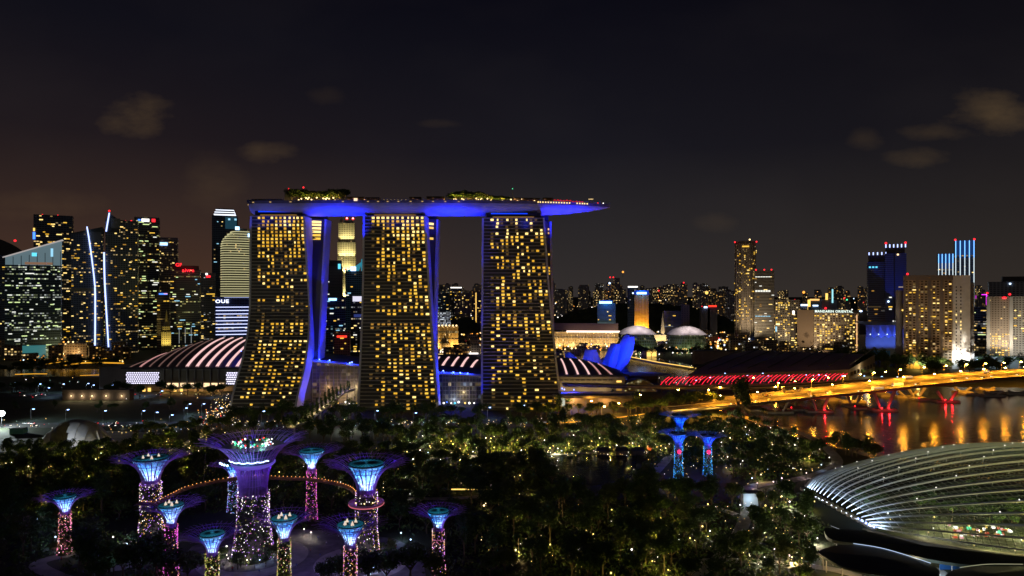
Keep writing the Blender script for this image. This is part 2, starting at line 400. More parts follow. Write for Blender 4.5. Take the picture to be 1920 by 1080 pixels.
def palm_meshes():
    m = MB(); r = random.Random(5)
    for k in range(15):
        a = 2*PI*k/15+r.random()*.3; up = r.uniform(.1, .8); L = r.uniform(2.8, 3.6); prev = None
        for j in range(6):
            t = j/5; c = Vector((math.cos(a)*L*t, math.sin(a)*L*t, 8.4+up*2.2*t-3.0*t*t)); w = .55*math.sin(PI*min(.95, t+.12)); s_ = Vector((-math.sin(a), math.cos(a), -.25))*w
            if prev: m.face([prev[0]-prev[1], c-s_, c, prev[0]]); m.face([prev[0], c, c+s_, prev[0]+prev[1]])
            prev = (c, s_)
    return MB().tube([(0, 0, -.2), (.25, 0, 4), (0, 0, 8.5)], .22, 6, 0, .15).mesh('trunk', M_bark), m.mesh('crown', M_leaf[1])
TREES['palm'] = palm_meshes()
def tree(kind, loc, s=1.0, label='', group=None, name='tree', sz=None):
    o = thing(name, label, 'tree', loc, rnd.uniform(0, 6.28), group)
    o.scale = (s, s, (sz or s))
    tr, cr_ = TREES[kind]
    inst('trunk', tr, o); inst('crown', cr_, o); return o
def anytree(): return rnd.choice(['broad0', 'broad1', 'broad2', 'broad3', 'broad4', 'tall0', 'tall1', 'tall2', 'broad0', 'broad3', 'palm'])

# ------------------------------------------------------------------ lamps
def lamp_parts():
    p = MB().tube([(0, 0, 0), (0, 0, 3.6)], .09, 5).mesh('pole', M_dark); g_ = MB().ball((0, 0, 3.85), .36, 6); return p, g_
_p, _g = lamp_parts()
GL = {k: MB().ball((0, 0, 3.95), .40, 6).mesh('globe', m) for k, m in (('warm', emis('globe_warm', (1, .72, .38), 3)), ('white', emis('globe_white', (1, .9, .82), 3.2)), ('cool', E_cool), ('yellow', emis('globe_yellow', (1, .72, .2), 2.2)), ('pink', emis('globe_pink', (1, .72, .75), 3)))}
LC = {'warm': (1, .66, .26), 'white': (1, .86, .66), 'cool': (.5, .68, 1), 'yellow': (1, .74, .12), 'pink': (1, .7, .7)}
def garden_lamp(loc, kind='warm', power=0, s=1.0, label='', group=None, nm_='garden_lamp'):
    o = thing(nm_, label, nm_.replace('_', ' '), loc, 0, group); o.scale = (s, s, s)
    inst('pole', _p, o); inst('globe', GL[kind], o)
    if power: light('POINT', 'lamp_light', (0, 0, 3.0), power, LC[kind], o, .12)
    return o
# street lamp with an arm, head up at z
def street_mesh(arm, zh, head_mat):
    return (MB().tube([(0, 0, 0), (0, 0, zh), (arm*.5, 0, zh+.5), (arm, 0, zh+.4)], .16, 6).mesh('pole', M_grey), MB().box((arm, 0, zh+.25), (1.5, .8, .35)).mesh('lamp_head', head_mat))
ST = {'blue': street_mesh(2.2, 9.5, emis('head_blue', (.30, .50, 1), 9)), 'amber': street_mesh(2.4, 9.5, emis('head_amber', (1, .42, .04), 420, True)), 'white': street_mesh(2.2, 9.5, emis('head_white', (1, .86, .74), 4))}
SC = {'blue': (.45, .66, 1), 'amber': (1, .36, .018), 'white': (1, .85, .66)}
def street_lamp(base, kind, power, rz=0, s=1.0, label='', group=None, cone=150):
    o = thing('street_lamp', label, 'street lamp', base, rz, group); o.scale = (s, s, s)
    a, b = ST[kind]; inst('pole', a, o); inst('lamp_head', b, o)
    if power: light('SPOT', 'lamp_light', (2.2, 0, 9.4), power, SC[kind], o, .2, (2.2, 0, 0), cone, .5)
    return o

# ================================================================== the three hotel towers
def lerp(tab, z):
    for i in range(len(tab)-1):
        a, b = tab[i], tab[i+1]
        if z <= b[0] or i == len(tab)-2:
            t = max(0, min(1, (z-a[0])/(b[0]-a[0]))); t2 = t
            return [a[k]+(b[k]-a[k])*t2 for k in range(1, len(a))]
M_tglass = diff('tower_glass', (.075, .07, .06), .35)
M_slab = noisy('balcony_concrete', (.33, .31, .25), (.42, .39, .31), .2)
M_fin = diff('fin_bronze', (.06, .055, .045), .5)
M_end = noisy('end_wall_panel', (.50, .50, .52), (.58, .58, .60), .1, .55)
M_mech = diff('plant_screen', (.16, .13, .08), .6)
winmesh = {}
def tower(label, front, rear, pat, seed, wedge, endR=True, endL=False):
    """front/rear: rows (z, x_left, x_right, y_front); slabs 20 m thick"""
    r = random.Random(seed); ZT = front[-1][0]
    t = thing('hotel_tower', label, 'tower', (0, 0, 0), 0, 'three slab towers carrying one roof deck')
    NZ = 28
    def slab(tab, th, name):
        m = MB()
        rows = []
        for j in range(NZ+1):
            z = tab[-1][0]*j/NZ; xl, xr, y = lerp(tab, z); rows.append((z, xl, xr, y))
        for j in range(NZ):
            a, b = rows[j], rows[j+1]
            fl = lambda q: (q[1], q[3], q[0]); fr = lambda q: (q[2], q[3], q[0]); bl = lambda q: (q[1], q[3]+th, q[0]); br = lambda q: (q[2], q[3]+th, q[0])
            m.face([fl(a), fr(a), fr(b), fl(b)]); m.face([fr(a), br(a), br(b), fr(b)]); m.face([br(a), bl(a), bl(b), br(b)]); m.face([bl(a), fl(a), fl(b), bl(b)])
        q = rows[-1]; m.face([(q[1], q[3], q[0]), (q[2], q[3], q[0]), (q[2], q[3]+th, q[0]), (q[1], q[3]+th, q[0])])
        o = m.build(name, M_tglass, t, weld=True); return rows
    rf = slab(front, 20, 'front_slab'); rr = slab(rear, 18, 'rear_slab')
    def endwall(rows, side, th, pf, name='end_wall'):
        m = MB(); w = 1.6
        for j in range(len(rows)-1):
            P = []
            for q in (rows[j], rows[j+1]):
                x = q[2] if side > 0 else q[1]; x0, x1 = (x-.3, x+w) if side > 0 else (x-w, x+.3)
                P.append([(x0, q[3]-pf, q[0]), (x1, q[3]-pf, q[0]), (x1, q[3]+th+.4, q[0]), (x0, q[3]+th+.4, q[0])])
            for k in range(4): m.face([P[0][k], P[0][(k+1) % 4], P[1][(k+1) % 4], P[1][k]])
            if j == 0: m.face(P[0][::-1])
            if j == len(rows)-2: m.face(P[1])
        m.build(name, M_end, t, weld=True)
    endwall(rf, 1, 20, 2.2)
    endwall(rr, 1, 18, 1.0)
    endwall(rf, -1, 20, 2.2 if endL else .6); endwall(rr, -1, 18, .8)
    # glazing between the two slabs at the right-hand end, with its lit windows
    m = MB()
    for j in range(NZ):
        a, b, c, d = rf[j], rf[j+1], rr[j+1], rr[j]
        m.face([(a[2]-2, a[3]+20.4, a[0]), (d[2]-2, max(d[3], a[3]+20.5), d[0]), (c[2]-2, max(c[3], b[3]+20.5), c[0]), (b[2]-2, b[3]+20.4, b[0])])
    m.build('atrium_glazing', M_tglass, t)
    fh = ZT/55.0
    # balcony slabs, one per floor
    for k in range(1, 56):
        z = k*fh; xl, xr, y = lerp(front, z)
        MB().box(((xl+xr)/2, y-.55, z-.2), (xr-xl-.6, 1.5, .80)).build('balcony_slab', M_slab, t)
    # bays between fins
    nb = 11
    for b_ in range(nb+1):
        uf = .10+.90*b_/nb
        if b_ == nb: continue
        m = MB()
        for j in range(NZ):
            P = []
            for q in (rf[j], rf[j+1]):
                x = q[1]+(q[2]-q[1])*uf; P.append([(x-.12, q[3]-.35, q[0]), (x+.12, q[3]-.35, q[0]), (x+.12, q[3]+.1, q[0]), (x-.12, q[3]+.1, q[0])])
            for k in range(4): m.face([P[0][k], P[0][(k+1) % 4], P[1][(k+1) % 4], P[1][k]])
        m.build('balcony_fin', M_fin, t, weld=True)
    if not winmesh:
        for i, mt in enumerate(WIN): winmesh[i] = MB().box((0, 0, 0), (1, 1, 1)).mesh('window', mt)
    cells = []
    for k in range(55):
        for b_ in range(nb):
            for hf in (0, 1):
                cells.append((k, b_, hf))
    rest = MB(); n = 0
    chosen = []
    for k in range(55):
        for b_ in range(nb):
            p, kind = pat(k, b_, r); p = min(.96, p*1.24)
            if r.random() < p: chosen.append((k, b_, kind if kind is not None else r.choices((0, 1, 2, 3), (5, 4, 1.6, 1.2))[0], r.random()))
    lit_ = {(c[0], c[1]) for c in chosen}
    for k in range(1, 55):
        for b_ in range(nb):
            if (k, b_) not in lit_ and r.random() < .26: chosen.append((k, b_, 4, .5))  # faintly glowing panes added to lift the dark gaps between slabs
    r.shuffle(chosen)
    chosen.sort(key=lambda c: (c[2] == 4)-(c[2] == 2))
    for (k, b_, kind, q) in chosen:
        z = (k+.5)*fh; xl, xr, y = lerp(front, z); W = (xr-xl)*.9/nb
        x = xl+(xr-xl)*(.10+.90*(b_+.5)/nb); w = W*(.40+.22*((q*7.3) % 1)) if q > .15 else W*.30
        x += (0 if q > .2 else W*.15)
        if n < 100: inst('window', winmesh[kind], t, (x, y-.05, z-.1), (0, 0, 0), (w, .5, fh*.60)); n += 1
        else: rest.box((x, y-.05, z-.1), (w, .5, fh*.60), kind)
    if rest.f: rest.build('window', WIN, t, kind='stuff')
    # wedge windows at the top between slabs
    for (z, k) in wedge:
        xl, xr, y = lerp(front, z); xl2, xr2, y2 = lerp(rear, z)
        y0, y1 = y+21, y2; 
        if y1-y0 < 2: continue
        w = (y1-y0)*.8; a = Vector((xr-1.9, y0, z)); b = Vector((xr2-1.9, y1, z)); mid = (a+b)/2; an = math.atan2((b-a).y, (b-a).x)
        inst('window', winmesh[k], t, mid, (0, 0, an), ((b-a).length*.72, .5, 2.2))
    # recessed crown below the roof deck
    xl, xr, y = lerp(front, ZT)
    cw = MB().box(((xl+xr)/2, y+12, ZT+2.6), (xr-xl-5, 20, 5.2)).build('crown_storey', M_roof, t)
    MB().box(((xl+xr)/2, y+1.75, ZT+1.2), ((xr-xl)*.7, .4, .5)).build('light_strip', WIN[3], t)
    MB().box(((xl+xr)/2-4, y+1.75, ZT+4.6), ((xr-xl)*.62, .4, 1.0)).build('light_strip', emis('crown_blue', (.003, .05, 1), 1.3), t)
    xl2, xr2, y2 = lerp(rear, ZT)
    MB().box(((xl2+xr2)/2, y2+9, ZT+4), (xr2-xl2-3, 15, 8)).build('crown_storey', M_roof, t)
    for sx in (-.42, 0, .42):
        MB().tube([((xl+xr)/2+sx*(xr-xl), y+3, ZT), ((xl+xr)/2+sx*(xr-xl), y+3, ZT+8)], .7, 6).build('column', M_grey, t)
    return t
D0, D1, D2 = 670.0, 690.0, 640.0
def rows(spec):      # (py at facade, px_left, px_right, D) -> world rows, bottom first
    out = []
    for (z, l, r_, D) in spec: out.append((z, (l-CX)/F*D, (r_-CX)/F*D, D))
    return out
fA = rows([(0, 433, 553, 641), (12, 437, 557, 646), (28, 446, 566, 655), (45, 456, 573, 665), (70, 466, 579, 678), (95, 470, 580, 686), (125, 471, 577, 686), (155, 471, 573, 680), (186, 472, 570, 671)])
rA = rows([(0, 487, 594, 690), (45, 490, 597, 690), (95, 495, 601, 692), (140, 503, 605, 697), (186, 515, 610, 702)])
def patA(k, b, r):
    f = k/55
    if f > .97: return .75, r.choice((1, 2, 0))
    if f > .80: return .62 if b > 1 or r.random() < .5 else .3, None
    if f > .62: return .30, None
    if f > .50: return .22 if r.random() > .2 else .0, None
    if f > .425: return .02, 0
    if f > .36: return (.9 if b % 2 == 1 else .12), None
    if f > .33: return .02, 0
    if f > .30: return .6, r.choice((1, 2, 2))
    if f > .05: return .34, None
    return .15, None
tower('left tower of the three, its foot sweeping out to the left', fA, rA, patA, 3, [(183, 2), (180, 2), (176.5, 2), (173, 2), (169.5, 1), (166, 1), (156, 1), (152, 1), (134, 0), (131, 0)])
fB = rows([(0, 673, 819, 641), (20, 675, 817, 648), (45, 677, 813, 660), (80, 680, 808, 672), (120, 682, 803, 678), (155, 683, 799, 676), (186, 684, 796, 671)])
rB = rows([(0, 676, 816, 684), (80, 680, 814, 692), (130, 690, 816, 697), (186, 700, 819, 702)])
def patB(k, b, r):
    f = k/55
    if f > .97: return .7, 2
    if f > .86: return (.75 if b > 4 else .4), r.choice((1, 2, 0))
    if .455 > f > .42: return .0, 0
    if .42 > f > .405: return .8, 3
    if f > .05: return (.40 if b > 0 else .1), None
    return .2, None
tower('middle tower of the three, seen between its two neighbours', fB, rB, patB, 5, [(181, 2), (177, 1), (166, 1), (148, 1), (145, 1), (121, 1), (117, 1)])
fC = rows([(0, 905, 1051, 641), (20, 905, 1047, 648), (45, 905, 1041, 658), (80, 905, 1034, 670), (120, 906, 1027, 676), (155, 906, 1022, 676), (184, 907, 1018, 671)])
rC = rows([(0, 915, 1040, 684), (80, 916, 1036, 692), (130, 920, 1033, 699), (184, 924, 1031, 704)])
def patC(k, b, r):
    f = k/55
    if f > .90: return (.5 if b % 2 else .25), 2
    if .52 > f > .49: return .05, 0
    if f > .5: return (.33 if b > 0 else .12), None
    if f > .38: return .36, None
    if f > .14: return (.25 if b > 0 else .4), None
    return .13, None
tC = tower('right tower of the three, under the long overhang of the deck', fC, rC, patC, 9, [])
# lit rooms on the rear slab showing past the right tower
for z in (176, 172, 150, 136, 133, 130, 101, 98, 95):
    xl, xr, y = lerp(rC, z); inst('window', winmesh[rnd.choice((0, 1))], tC, (xr-2.6, y-.1, z), (0, 0, 0), (3.4, .5, 1.9))
MB().box((15, 700, 150), (.1, .1, .1))
# blue floodlights washing the end walls and the belly of the deck
BL = (.009, .011, 1.0)
BL2 = (.002, .012, 1.0)
def flood(loc, aim, power, cone=50, col=BL, blend=.8, r=.8): return light('SPOT', 'blue_floodlight', loc, power, col, None, r, aim, cone, blend)
for (rows_f, rows_r, k) in ((fA, rA, 1.0), (fB, rB, .8)):
    for z0, za, p, cn in ((1, 26, 5.5e4, 85), (48, 110, 8.0e4, 75)):
        xl, xr, y = lerp(rows_f, za)
        flood((xr+24, y+4, z0), (xr, y+8, za), p*k, cn, BL2 if z0 < 10 else BL)
    xl, xr, y = lerp(rows_r, 110)
    flood((xr+26, y-4, 50), (xr, y+8, 130), 1.0e5*k, 75)
    xl, xr, y = lerp(rows_f, 150); flood((xr+22, y+6, 112), (xr, y+12, 168), 4.0e4*k, 80)
# left edge of the right tower
for z0, za, p in ((3, 30, 9e4), (50, 110, 1.2e5), (112, 160, 6e4)):
    xl, xr, y = lerp(fC, za); flood((xl-18, y-20, z0), (xl, y, za), p, 42, BL2)
xl, xr, y = lerp(rC, 150); flood((xr+20, y-6, 60), (xr, y+8, 150), 6e4, 50)
for tw, sx in ((fB, 1),):
    xl, xr, y = lerp(tw, 30)

# ---------------- the long roof deck
sp_ = thing('sky_deck', 'long boat shaped roof deck across the three towers, blue belly, right end overhanging', 'roof deck', (0, 0, 0))
NX = 60
XL, XR = -266.0, 100.0
def deck_params(u):          # centre y, half width, belly depth, deck z
    x = XL+(XR-XL)*u
    yc = 690-10*math.sin(PI*u)+8*u
    a = min(1, (u/.045)) ; a = math.sqrt(max(0, 1-(1-a)**2))
    b = min(1, (1-u)/.34); b = max(0, 1-(1-b)**2.2)
    w = 19.5*min(a, b**.8); dep = 10.4*min(a**.7, b**.75)
    return x, yc, max(w, .05), max(dep, .4), 200.5
def hull(u, v):              # v 0..1 from the front rim under the belly to the back rim
    x, yc, w, dep, z = deck_params(u); a = PI*v
    c = math.cos(a); s_ = math.sin(a)
    yy_ = -w*math.copysign(abs(c)**.75, c)
    return Vector((x, yc+yy_, z-2.4-dep*s_**.85))
M_hull = noisy('hull_panels', (.40, .40, .42), (.50, .50, .52), .05, .55)
MB().grid(hull, NX, 16).build('hull', M_hull, sp_, smooth=True)
m = MB()
for i in range(NX):
    A, B = deck_params(i/NX), deck_params((i+1)/NX)
    for s_ in (-1, 1):
        a0, b0 = (A[0], A[1]+s_*A[2]), (B[0], B[1]+s_*B[2])
        m.face([(*a0, A[4]-2.4), (*b0, B[4]-2.4), (b0[0], b0[1]+s_*.3, B[4]+.5), (a0[0], a0[1]+s_*.3, A[4]+.5)])
m.build('rim_band', noisy('rim_concrete', (.14, .13, .12), (.19, .18, .17), .1), sp_)
m = MB()
for i in range(NX):
    A, B = deck_params(i/NX), deck_params((i+1)/NX)
    m.face([(A[0], A[1]-A[2], A[4]-.4), (B[0], B[1]-B[2], B[4]-.4), (B[0], B[1]+B[2], B[4]-.4), (A[0], A[1]+A[2], A[4]-.4)])
m.build('deck_floor', M_dark, sp_)
m = MB()
for i in range(NX*2):
    A = deck_params((i+.5)/NX/2)
    if A[2] > 3: m.box((A[0], A[1]-A[2]-.1, A[4]+1.1), (.12, .12, 1.3))
    B = deck_params(min(1, (i+1.5)/NX/2))
    m.tube([(A[0], A[1]-A[2]-.1, A[4]+1.7), (B[0], B[1]-B[2]-.1, B[4]+1.7)], .10, 3)
m.build('railing', M_grey, sp_)
def dk(px, v=-.8, dz=0):     # a point on the deck: px across the photo, v across the width
    u = .5
    for _ in range(30):
        x, yc, w, dep, z = deck_params(u); y = yc+v*w; X = (px-CX)/F*y; u = min(1, max(0, (X-XL)/(XR-XL)))
    x, yc, w, dep, z = deck_params(u); return Vector((x, yc+v*w, z-.4+dz))
# lamps let into the rim
for px in (461, 475, 507, 545, 643, 690, 709, 727, 747, 770, 792, 812, 835, 860):
    q = dk(px, -1.0, -.1); MB().box((q.x, q.y-.45, q.z-.6), (1.8, .4, .7)).build('rim_light', emis('rim_glow', (1, .62, .22), .6), sp_)
for px in list(range(1013, 1070, 5))+[1082, 1087, 1092, 1096, 1101]+[1009]:
    q = dk(px, -.99, 0); MB().box((q.x, q.y-.5, q.z-.1), (1.2, .5, 1.3)).build('window', WIN[2], sp_)
q = dk(667, -.99, 1.2); MB().box((q.x, q.y-.6, q.z), (3.4, .6, 2.6)).build('window', emis('bright_room', (1, .66, .4), 1.5), sp_)
# pool and pavilion roofs on the deck
def pavilion(px0, px1, z1, mat_w, label, v=-.55, dep=7):
    a, b = dk(px0, v), dk(px1, v); t = thing('pavilion', label, 'pavilion', ((a.x+b.x)/2, (a.y+b.y)/2, a.z)); L = (b-a).length; an = math.atan2(b.y-a.y, b.x-a.x); t.rotation_euler[2] = an
    MB().box((0, 0, z1+.3), (L, dep, .5)).build('roof', M_roof, t)
    MB().box((0, dep*.3, z1/2), (L*.96, dep*.3, z1)).build('back_wall', mat_w, t)
    n = max(2, int(L/4))
    for k in range(n+1): MB().box((-L/2+.4+(L-.8)*k/n, -dep*.42, z1/2), (.35, .35, z1)).build('post', M_dark, t)
    return t
PW = facade((.20, .10, .04), (.4, .2, .08), 2.2, 1.6, .7, .7, .55, .1, ORG, (1, .5, .15), 1.5, 'pavilion_wall')
def uvwall(t):
    for ch in t.children:
        if ch.name.startswith('back_wall'):
            me = ch.data; l = me.uv_layers.new(name='UVMap')
            for p in me.polygons:
                for li in p.loop_indices:
                    co = me.vertices[me.loops[li].vertex_index].co; l.data[li].uv = (co.x+50, co.z+.2)
for a in ((650, 684, 4.2, PW, 'orange lit bar pavilion right of the left garden on the deck'), (686, 712, 3.6, PW, 'low dim orange pavilion beside the lit bar on the deck'), (768, 790, 4.0, PW, 'small orange lit pavilion over the middle tower'), (800, 834, 4.6, PW, 'orange lit pavilion left of the right garden on the deck'),
          (962, 1012, 4.0, PW, 'dim pavilion right of the right garden on the deck'), (1018, 1036, 4.6, PW, 'dark roofed restaurant pavilion near the overhang')):
    uvwall(pavilion(*a))
gl = thing('pavilion', 'dark flat roofed plant room at the left end of the deck', 'pavilion', tuple(dk(500, -.2)))
MB().box((0, 0, 1.6), (36, 10, 3.2)).build('body', M_dark, gl); MB().box((2, 0, 3.5), (30, 12, .5)).build('roof', M_roof, gl)
ls = thing('lift_tower', 'plain lift tower behind the left garden with a red lamp', 'lift tower', tuple(dk(541, 0)))
MB().box((0, 0, 6), (6, 6, 12)).build('body', M_grey, ls); MB().ball((0, 0, 15), .9, 8).build('beacon', E_red, ls); MB().tube([(0, 0, 12), (0, 0, 15)], .15).build('mast', M_dark, ls)
mk = thing('mast', 'thin mast with a red lamp among the left garden trees', 'mast', tuple(dk(569, 0))); MB().tube([(0, 0, 0), (0, 0, 16)], .2).build('pole', M_dark, mk); MB().ball((0, 0, 16.4), .9, 8).build('beacon', E_red, mk)
mk = thing('mast', 'thin mast with a green lamp right of the right garden', 'mast', tuple(dk(961, 0))); MB().tube([(0, 0, 0), (0, 0, 15)], .18).build('pole', M_dark, mk); MB().ball((0, 0, 15.3), .45, 8).build('beacon', E_green, mk)
mk = thing('lamp_mast', 'T shaped lamp mast on the tip of the overhang', 'lamp mast', tuple(dk(1108, 0))); MB().tube([(0, 0, 0), (0, 0, 6.2)], .25).build('pole', M_grey, mk); MB().box((0, 0, 6.4), (5, .8, .5)).build('crossbar', M_grey, mk)
for k in range(4): MB().box((-1.9+k*1.25, 0, 5.9), (.6, .6, .45)).build('lamp_head', E_warm, mk)
for px, mt, lb in ((1121, E_red, 'small red lamp near the tip of the deck'), (1131, E_white, 'small white lamp on the very tip of the deck')):
    o = MB().tube([(0, 0, 0), (0, 0, 1.6)], .12).ball((0, 0, 1.9), .65, 8, 1).build('deck_lamp', [M_dark, mt]); o.location = dk(px, 0); tag(o, lb, 'lamp')
# red lit parasols near the overhang
par = thing('parasol', 'red lit parasol on the deck near the overhang', 'parasol', tuple(dk(1040, -.5)), 0, 'red lit parasols on the roof deck')
MB().tube([(0, 0, 0), (0, 0, 3.2)], .1).build('pole', M_dark, par); MB().lathe([(2.0, 2.9), (.1, 4.0)], 8, 0, cap=False).build('canopy', emis('red_canopy', (1, .015, .02), .75), par)
for i, px in enumerate((1046, 1051, 1057, 1063, 1069, 1075, 1081, 1087, 1092)): dup(par, dk(px, -.55+.12*(i % 3)), 0, .8 if i > 4 else 1.0)
# roof gardens
def deck_tree(px, s, side): tree(rnd.choice(['broad0', 'broad1', 'broad2', 'broad3']), dk(px, rnd.uniform(-.3, .5), -1), s, 'dark leafy tree in the %s roof garden on the deck' % side, '%s roof garden trees' % side)
for i in range(17): deck_tree(551+i*5.9+rnd.uniform(-2, 2), rnd.uniform(1.25, 1.6)*(1.12 if i < 4 else 1), 'left')
for i in range(20): deck_tree(848+i*5.6+rnd.uniform(-2, 2), rnd.uniform(1.2, 1.5)*(1-.018*i), 'right')
for i in range(8): tree('broad%d' % (i % 5), dk(470+i*8, .3, -1.5), .55, 'low bush at the left end of the deck', 'low bushes at the left end of the deck', 'bush')
dl = thing('deck_light', 'small warm globe light under the left roof garden', 'garden light', tuple(dk(560, -.7)), 0, 'globe lights under the left roof garden')
MB().tube([(0, 0, 0), (0, 0, 1.5)], .08).build('pole', M_dark, dl); MB().ball((0, 0, 1.9), .75, 8).build('globe', emis('deck_globe', (1, .70, .30), 3.2), dl)
for px in (565, 574, 577, 579, 584, 589, 594, 606, 610, 611, 613, 617, 625, 627, 629, 635): dup(dl, dk(px, rnd.uniform(-.85, -.4), rnd.uniform(-.5, 2)))
for px in (846, 851, 855, 866, 869, 874, 893, 897, 901, 903, 914, 919, 921, 936, 942, 958, 971, 978, 987, 1002): dup(dl, dk(px, rnd.uniform(-.85, -.4), rnd.uniform(-.5, 2)), 0, rnd.uniform(.6, 1.05), 'small warm globe light under the right roof garden', 'globe lights under the right roof garden')
dl2 = dup(dl, dk(720, -.8), 0, .6, 'small orange lamp along the pool edge of the deck', 'orange lamps along the pool edge')
for px in (726, 733, 740, 746, 753, 761): dup(dl2, dk(px, -.8), 0, .6)
for px in (570, 592, 612, 630, 850, 872, 898, 918, 940, 975): light('POINT', 'garden_uplight', tuple(dk(px, -.35, 3.5)), 5000, (1, .62, .10), None, .3)
# floodlights under the belly
for px, ya, p in ((640, 0, 1), (668, 0, 1), (620, 0, 1), (845, 0, 1), (872, 0, 1), (828, 0, .9), (1040, 0, 1.3), (1065, 0, 1.1), (1092, 0, .7)):
    q = dk(px, 0); light('SPOT', 'blue_floodlight', (q.x, q.y-26, 158), 1.5e5*p, (.0015, .014, 1), None, .6, (q.x, q.y-2, 192), 88, 1)
for px in (475, 485): q = dk(px, 0); light('SPOT', 'blue_floodlight', (q.x-14, q.y-30, 168), 1.6e4, (.03, .05, 1), None, .6, (q.x-4, q.y, 192), 60, 1)
for px in (500, 540, 735, 765, 930, 985): q = dk(px, 0); light('SPOT', 'blue_floodlight', (q.x, q.y-34, 172), .8e4, (.03, .05, 1), None, .6, (q.x, q.y-10, 196), 95, 1)

# ---------------- glass halls between the towers
M_atr = facade((.16, .14, .11), (.10, .09, .07), 4.2, 3.4, .9, .86, .30, .04, (1, .62, .25), (.9, .8, .5), .22, 'atrium_wall', .3)
M_atr2 = facade((.14, .14, .13), (.05, .05, .055), 3.0, 4.2, .86, .8, .22, .12, (1, .70, .25), (.5, .7, 1), .55, 'atrium_wall', .3)
def hall(label, pts_px, D, dep, z1a, z1b, mat, beam=True):
    t = thing('glass_hall', label, 'glass hall'); a, b = pd(pts_px[0], D), pd(pts_px[1], D)
    m = MB(); m.face([(a.x, a.y, 0), (b.x, b.y, 0), (b.x, b.y, z1b), (a.x, a.y, z1a)], 0, [(0, 0), (b.x-a.x, 0), (b.x-a.x, z1b), (0, z1a)])
    m.build('glass_wall', mat, t)
    m = MB(); m.face([(a.x, a.y, z1a+.1), (b.x, b.y, z1b+.1), (b.x, b.y+dep, z1b+2), (a.x, a.y+dep, z1a+2)]); m.face([(a.x, a.y-2, z1a+1.6), (b.x, b.y-2, z1b+1.6), (b.x, b.y+dep, z1b+3.6), (a.x, a.y+dep, z1a+3.6)])
    m.build('roof', M_roof, t)
    n = 7
    for k in range(n+1):
        x = a.x+(b.x-a.x)*k/n; z = z1a+(z1b-z1a)*k/n; MB().box((x, a.y-.5, z/2), (.5, .7, z)).build('mullion', M_grey, t)
    m = MB(); m.tube([(a.x, a.y-2.4, z1a+.6), ((a.x+b.x)/2, a.y-3.2, (z1a+z1b)/2+.9), (b.x, b.y-2.4, z1b+.6)], 1.5, 8); m.build('eave_beam', noisy('eave_paint', (.30, .30, .34), (.36, .36, .40), .2), t)
    return t
h1 = hall('tall tan glass hall between the left and middle towers', (586, 677), 684, 50, 42, 37, M_atr)
h2 = hall('glass hall between the middle and right towers', (818, 906), 684, 40, 30, 27, M_atr2)
bs = thing('eave_spotlight', 'small blue spotlight on the eave of the left glass hall', 'spotlight', tuple(pd(599, 681, 44)), 0, 'blue spotlights on the left glass hall')
MB().box((0, 0, -.7), (.6, .6, 1.0)).build('bracket', M_dark, bs); MB().ball((0, 0, .2), .75, 8).build('lamp', emis('blue_bulb', (.16, .24, 1), 5), bs)
light('POINT', 'lamp_light', (0, -2, 1), 9000, (.01, .03, 1), bs, .2)
for px, z in ((618, 43), (656, 40.5), (660, 41)): dup(bs, pd(px, 681, z))
for i, (px, z) in enumerate(((831, 32.5), (850, 31), (863, 30.6), (877, 30))): dup(bs, pd(px, 681, z), 0, 1, 'small blue spotlight on the eave of the right glass hall', 'blue spotlights on the right glass hall')
for i, (px, D, z) in enumerate(((1054, 655, 18.5), (1058, 655, 17.5), (1076, 655, 17.3))): dup(bs, pd(px, D, z), 0, .9, 'small blue spotlight on the canopy right of the right tower', 'blue spotlights on the canopy')
dup(bs, pd(452, 770, 45), 0, 1, 'small blue spotlight left of the left tower above the ribbed roof', None)
for (px, pw, cl, z, D) in ((612, 1.6e3, (1, .6, .25), 16, 679), (645, 5e3, (1, .72, .4), 6, 674), (622, 2.2e3, (1, .5, .15), 3, 677), (660, 3e3, (1, .75, .4), 14, 677), (850, 2.2e3, (.7, .8, 1), 3, 678), (868, 2.5e3, (1, .75, .35), 10, 678)):
    light('POINT', 'hall_fill', tuple(pd(px, D, z)), pw, cl, None, .5)  # fill added outside the opaque glass in place of indoor light
for px, cl in ((832, 'W'), (838, 'B'), (846, 'W'), (853, 'C'), (860, 'W'), (872, 'Y'), (889, 'W'), (880, 'W'), (606, 'Y'), (614, 'W'), (622, 'Y'), (633, 'Y'), (648, 'W'), (655, 'W'), (662, 'W'), (669, 'Y')):
    o = MB().tube([(0, 0, 0), (0, 0, 2)], .1, 4).ball((0, 0, 2.6), rnd.uniform(.7, 1.2), 6, 1).build('entrance_light', [M_dark, {'W': E_white, 'B': E_blue, 'C': E_cyan, 'Y': E_yel}[cl]]); o.location = pd(px, 668, rnd.choice((0, 0, 1)))
    tag(o, 'small light at the foot of the %s glass hall' % ('left' if px < 700 else 'right'), 'light', 'lights at the foot of the %s glass hall' % ('left' if px < 700 else 'right'))

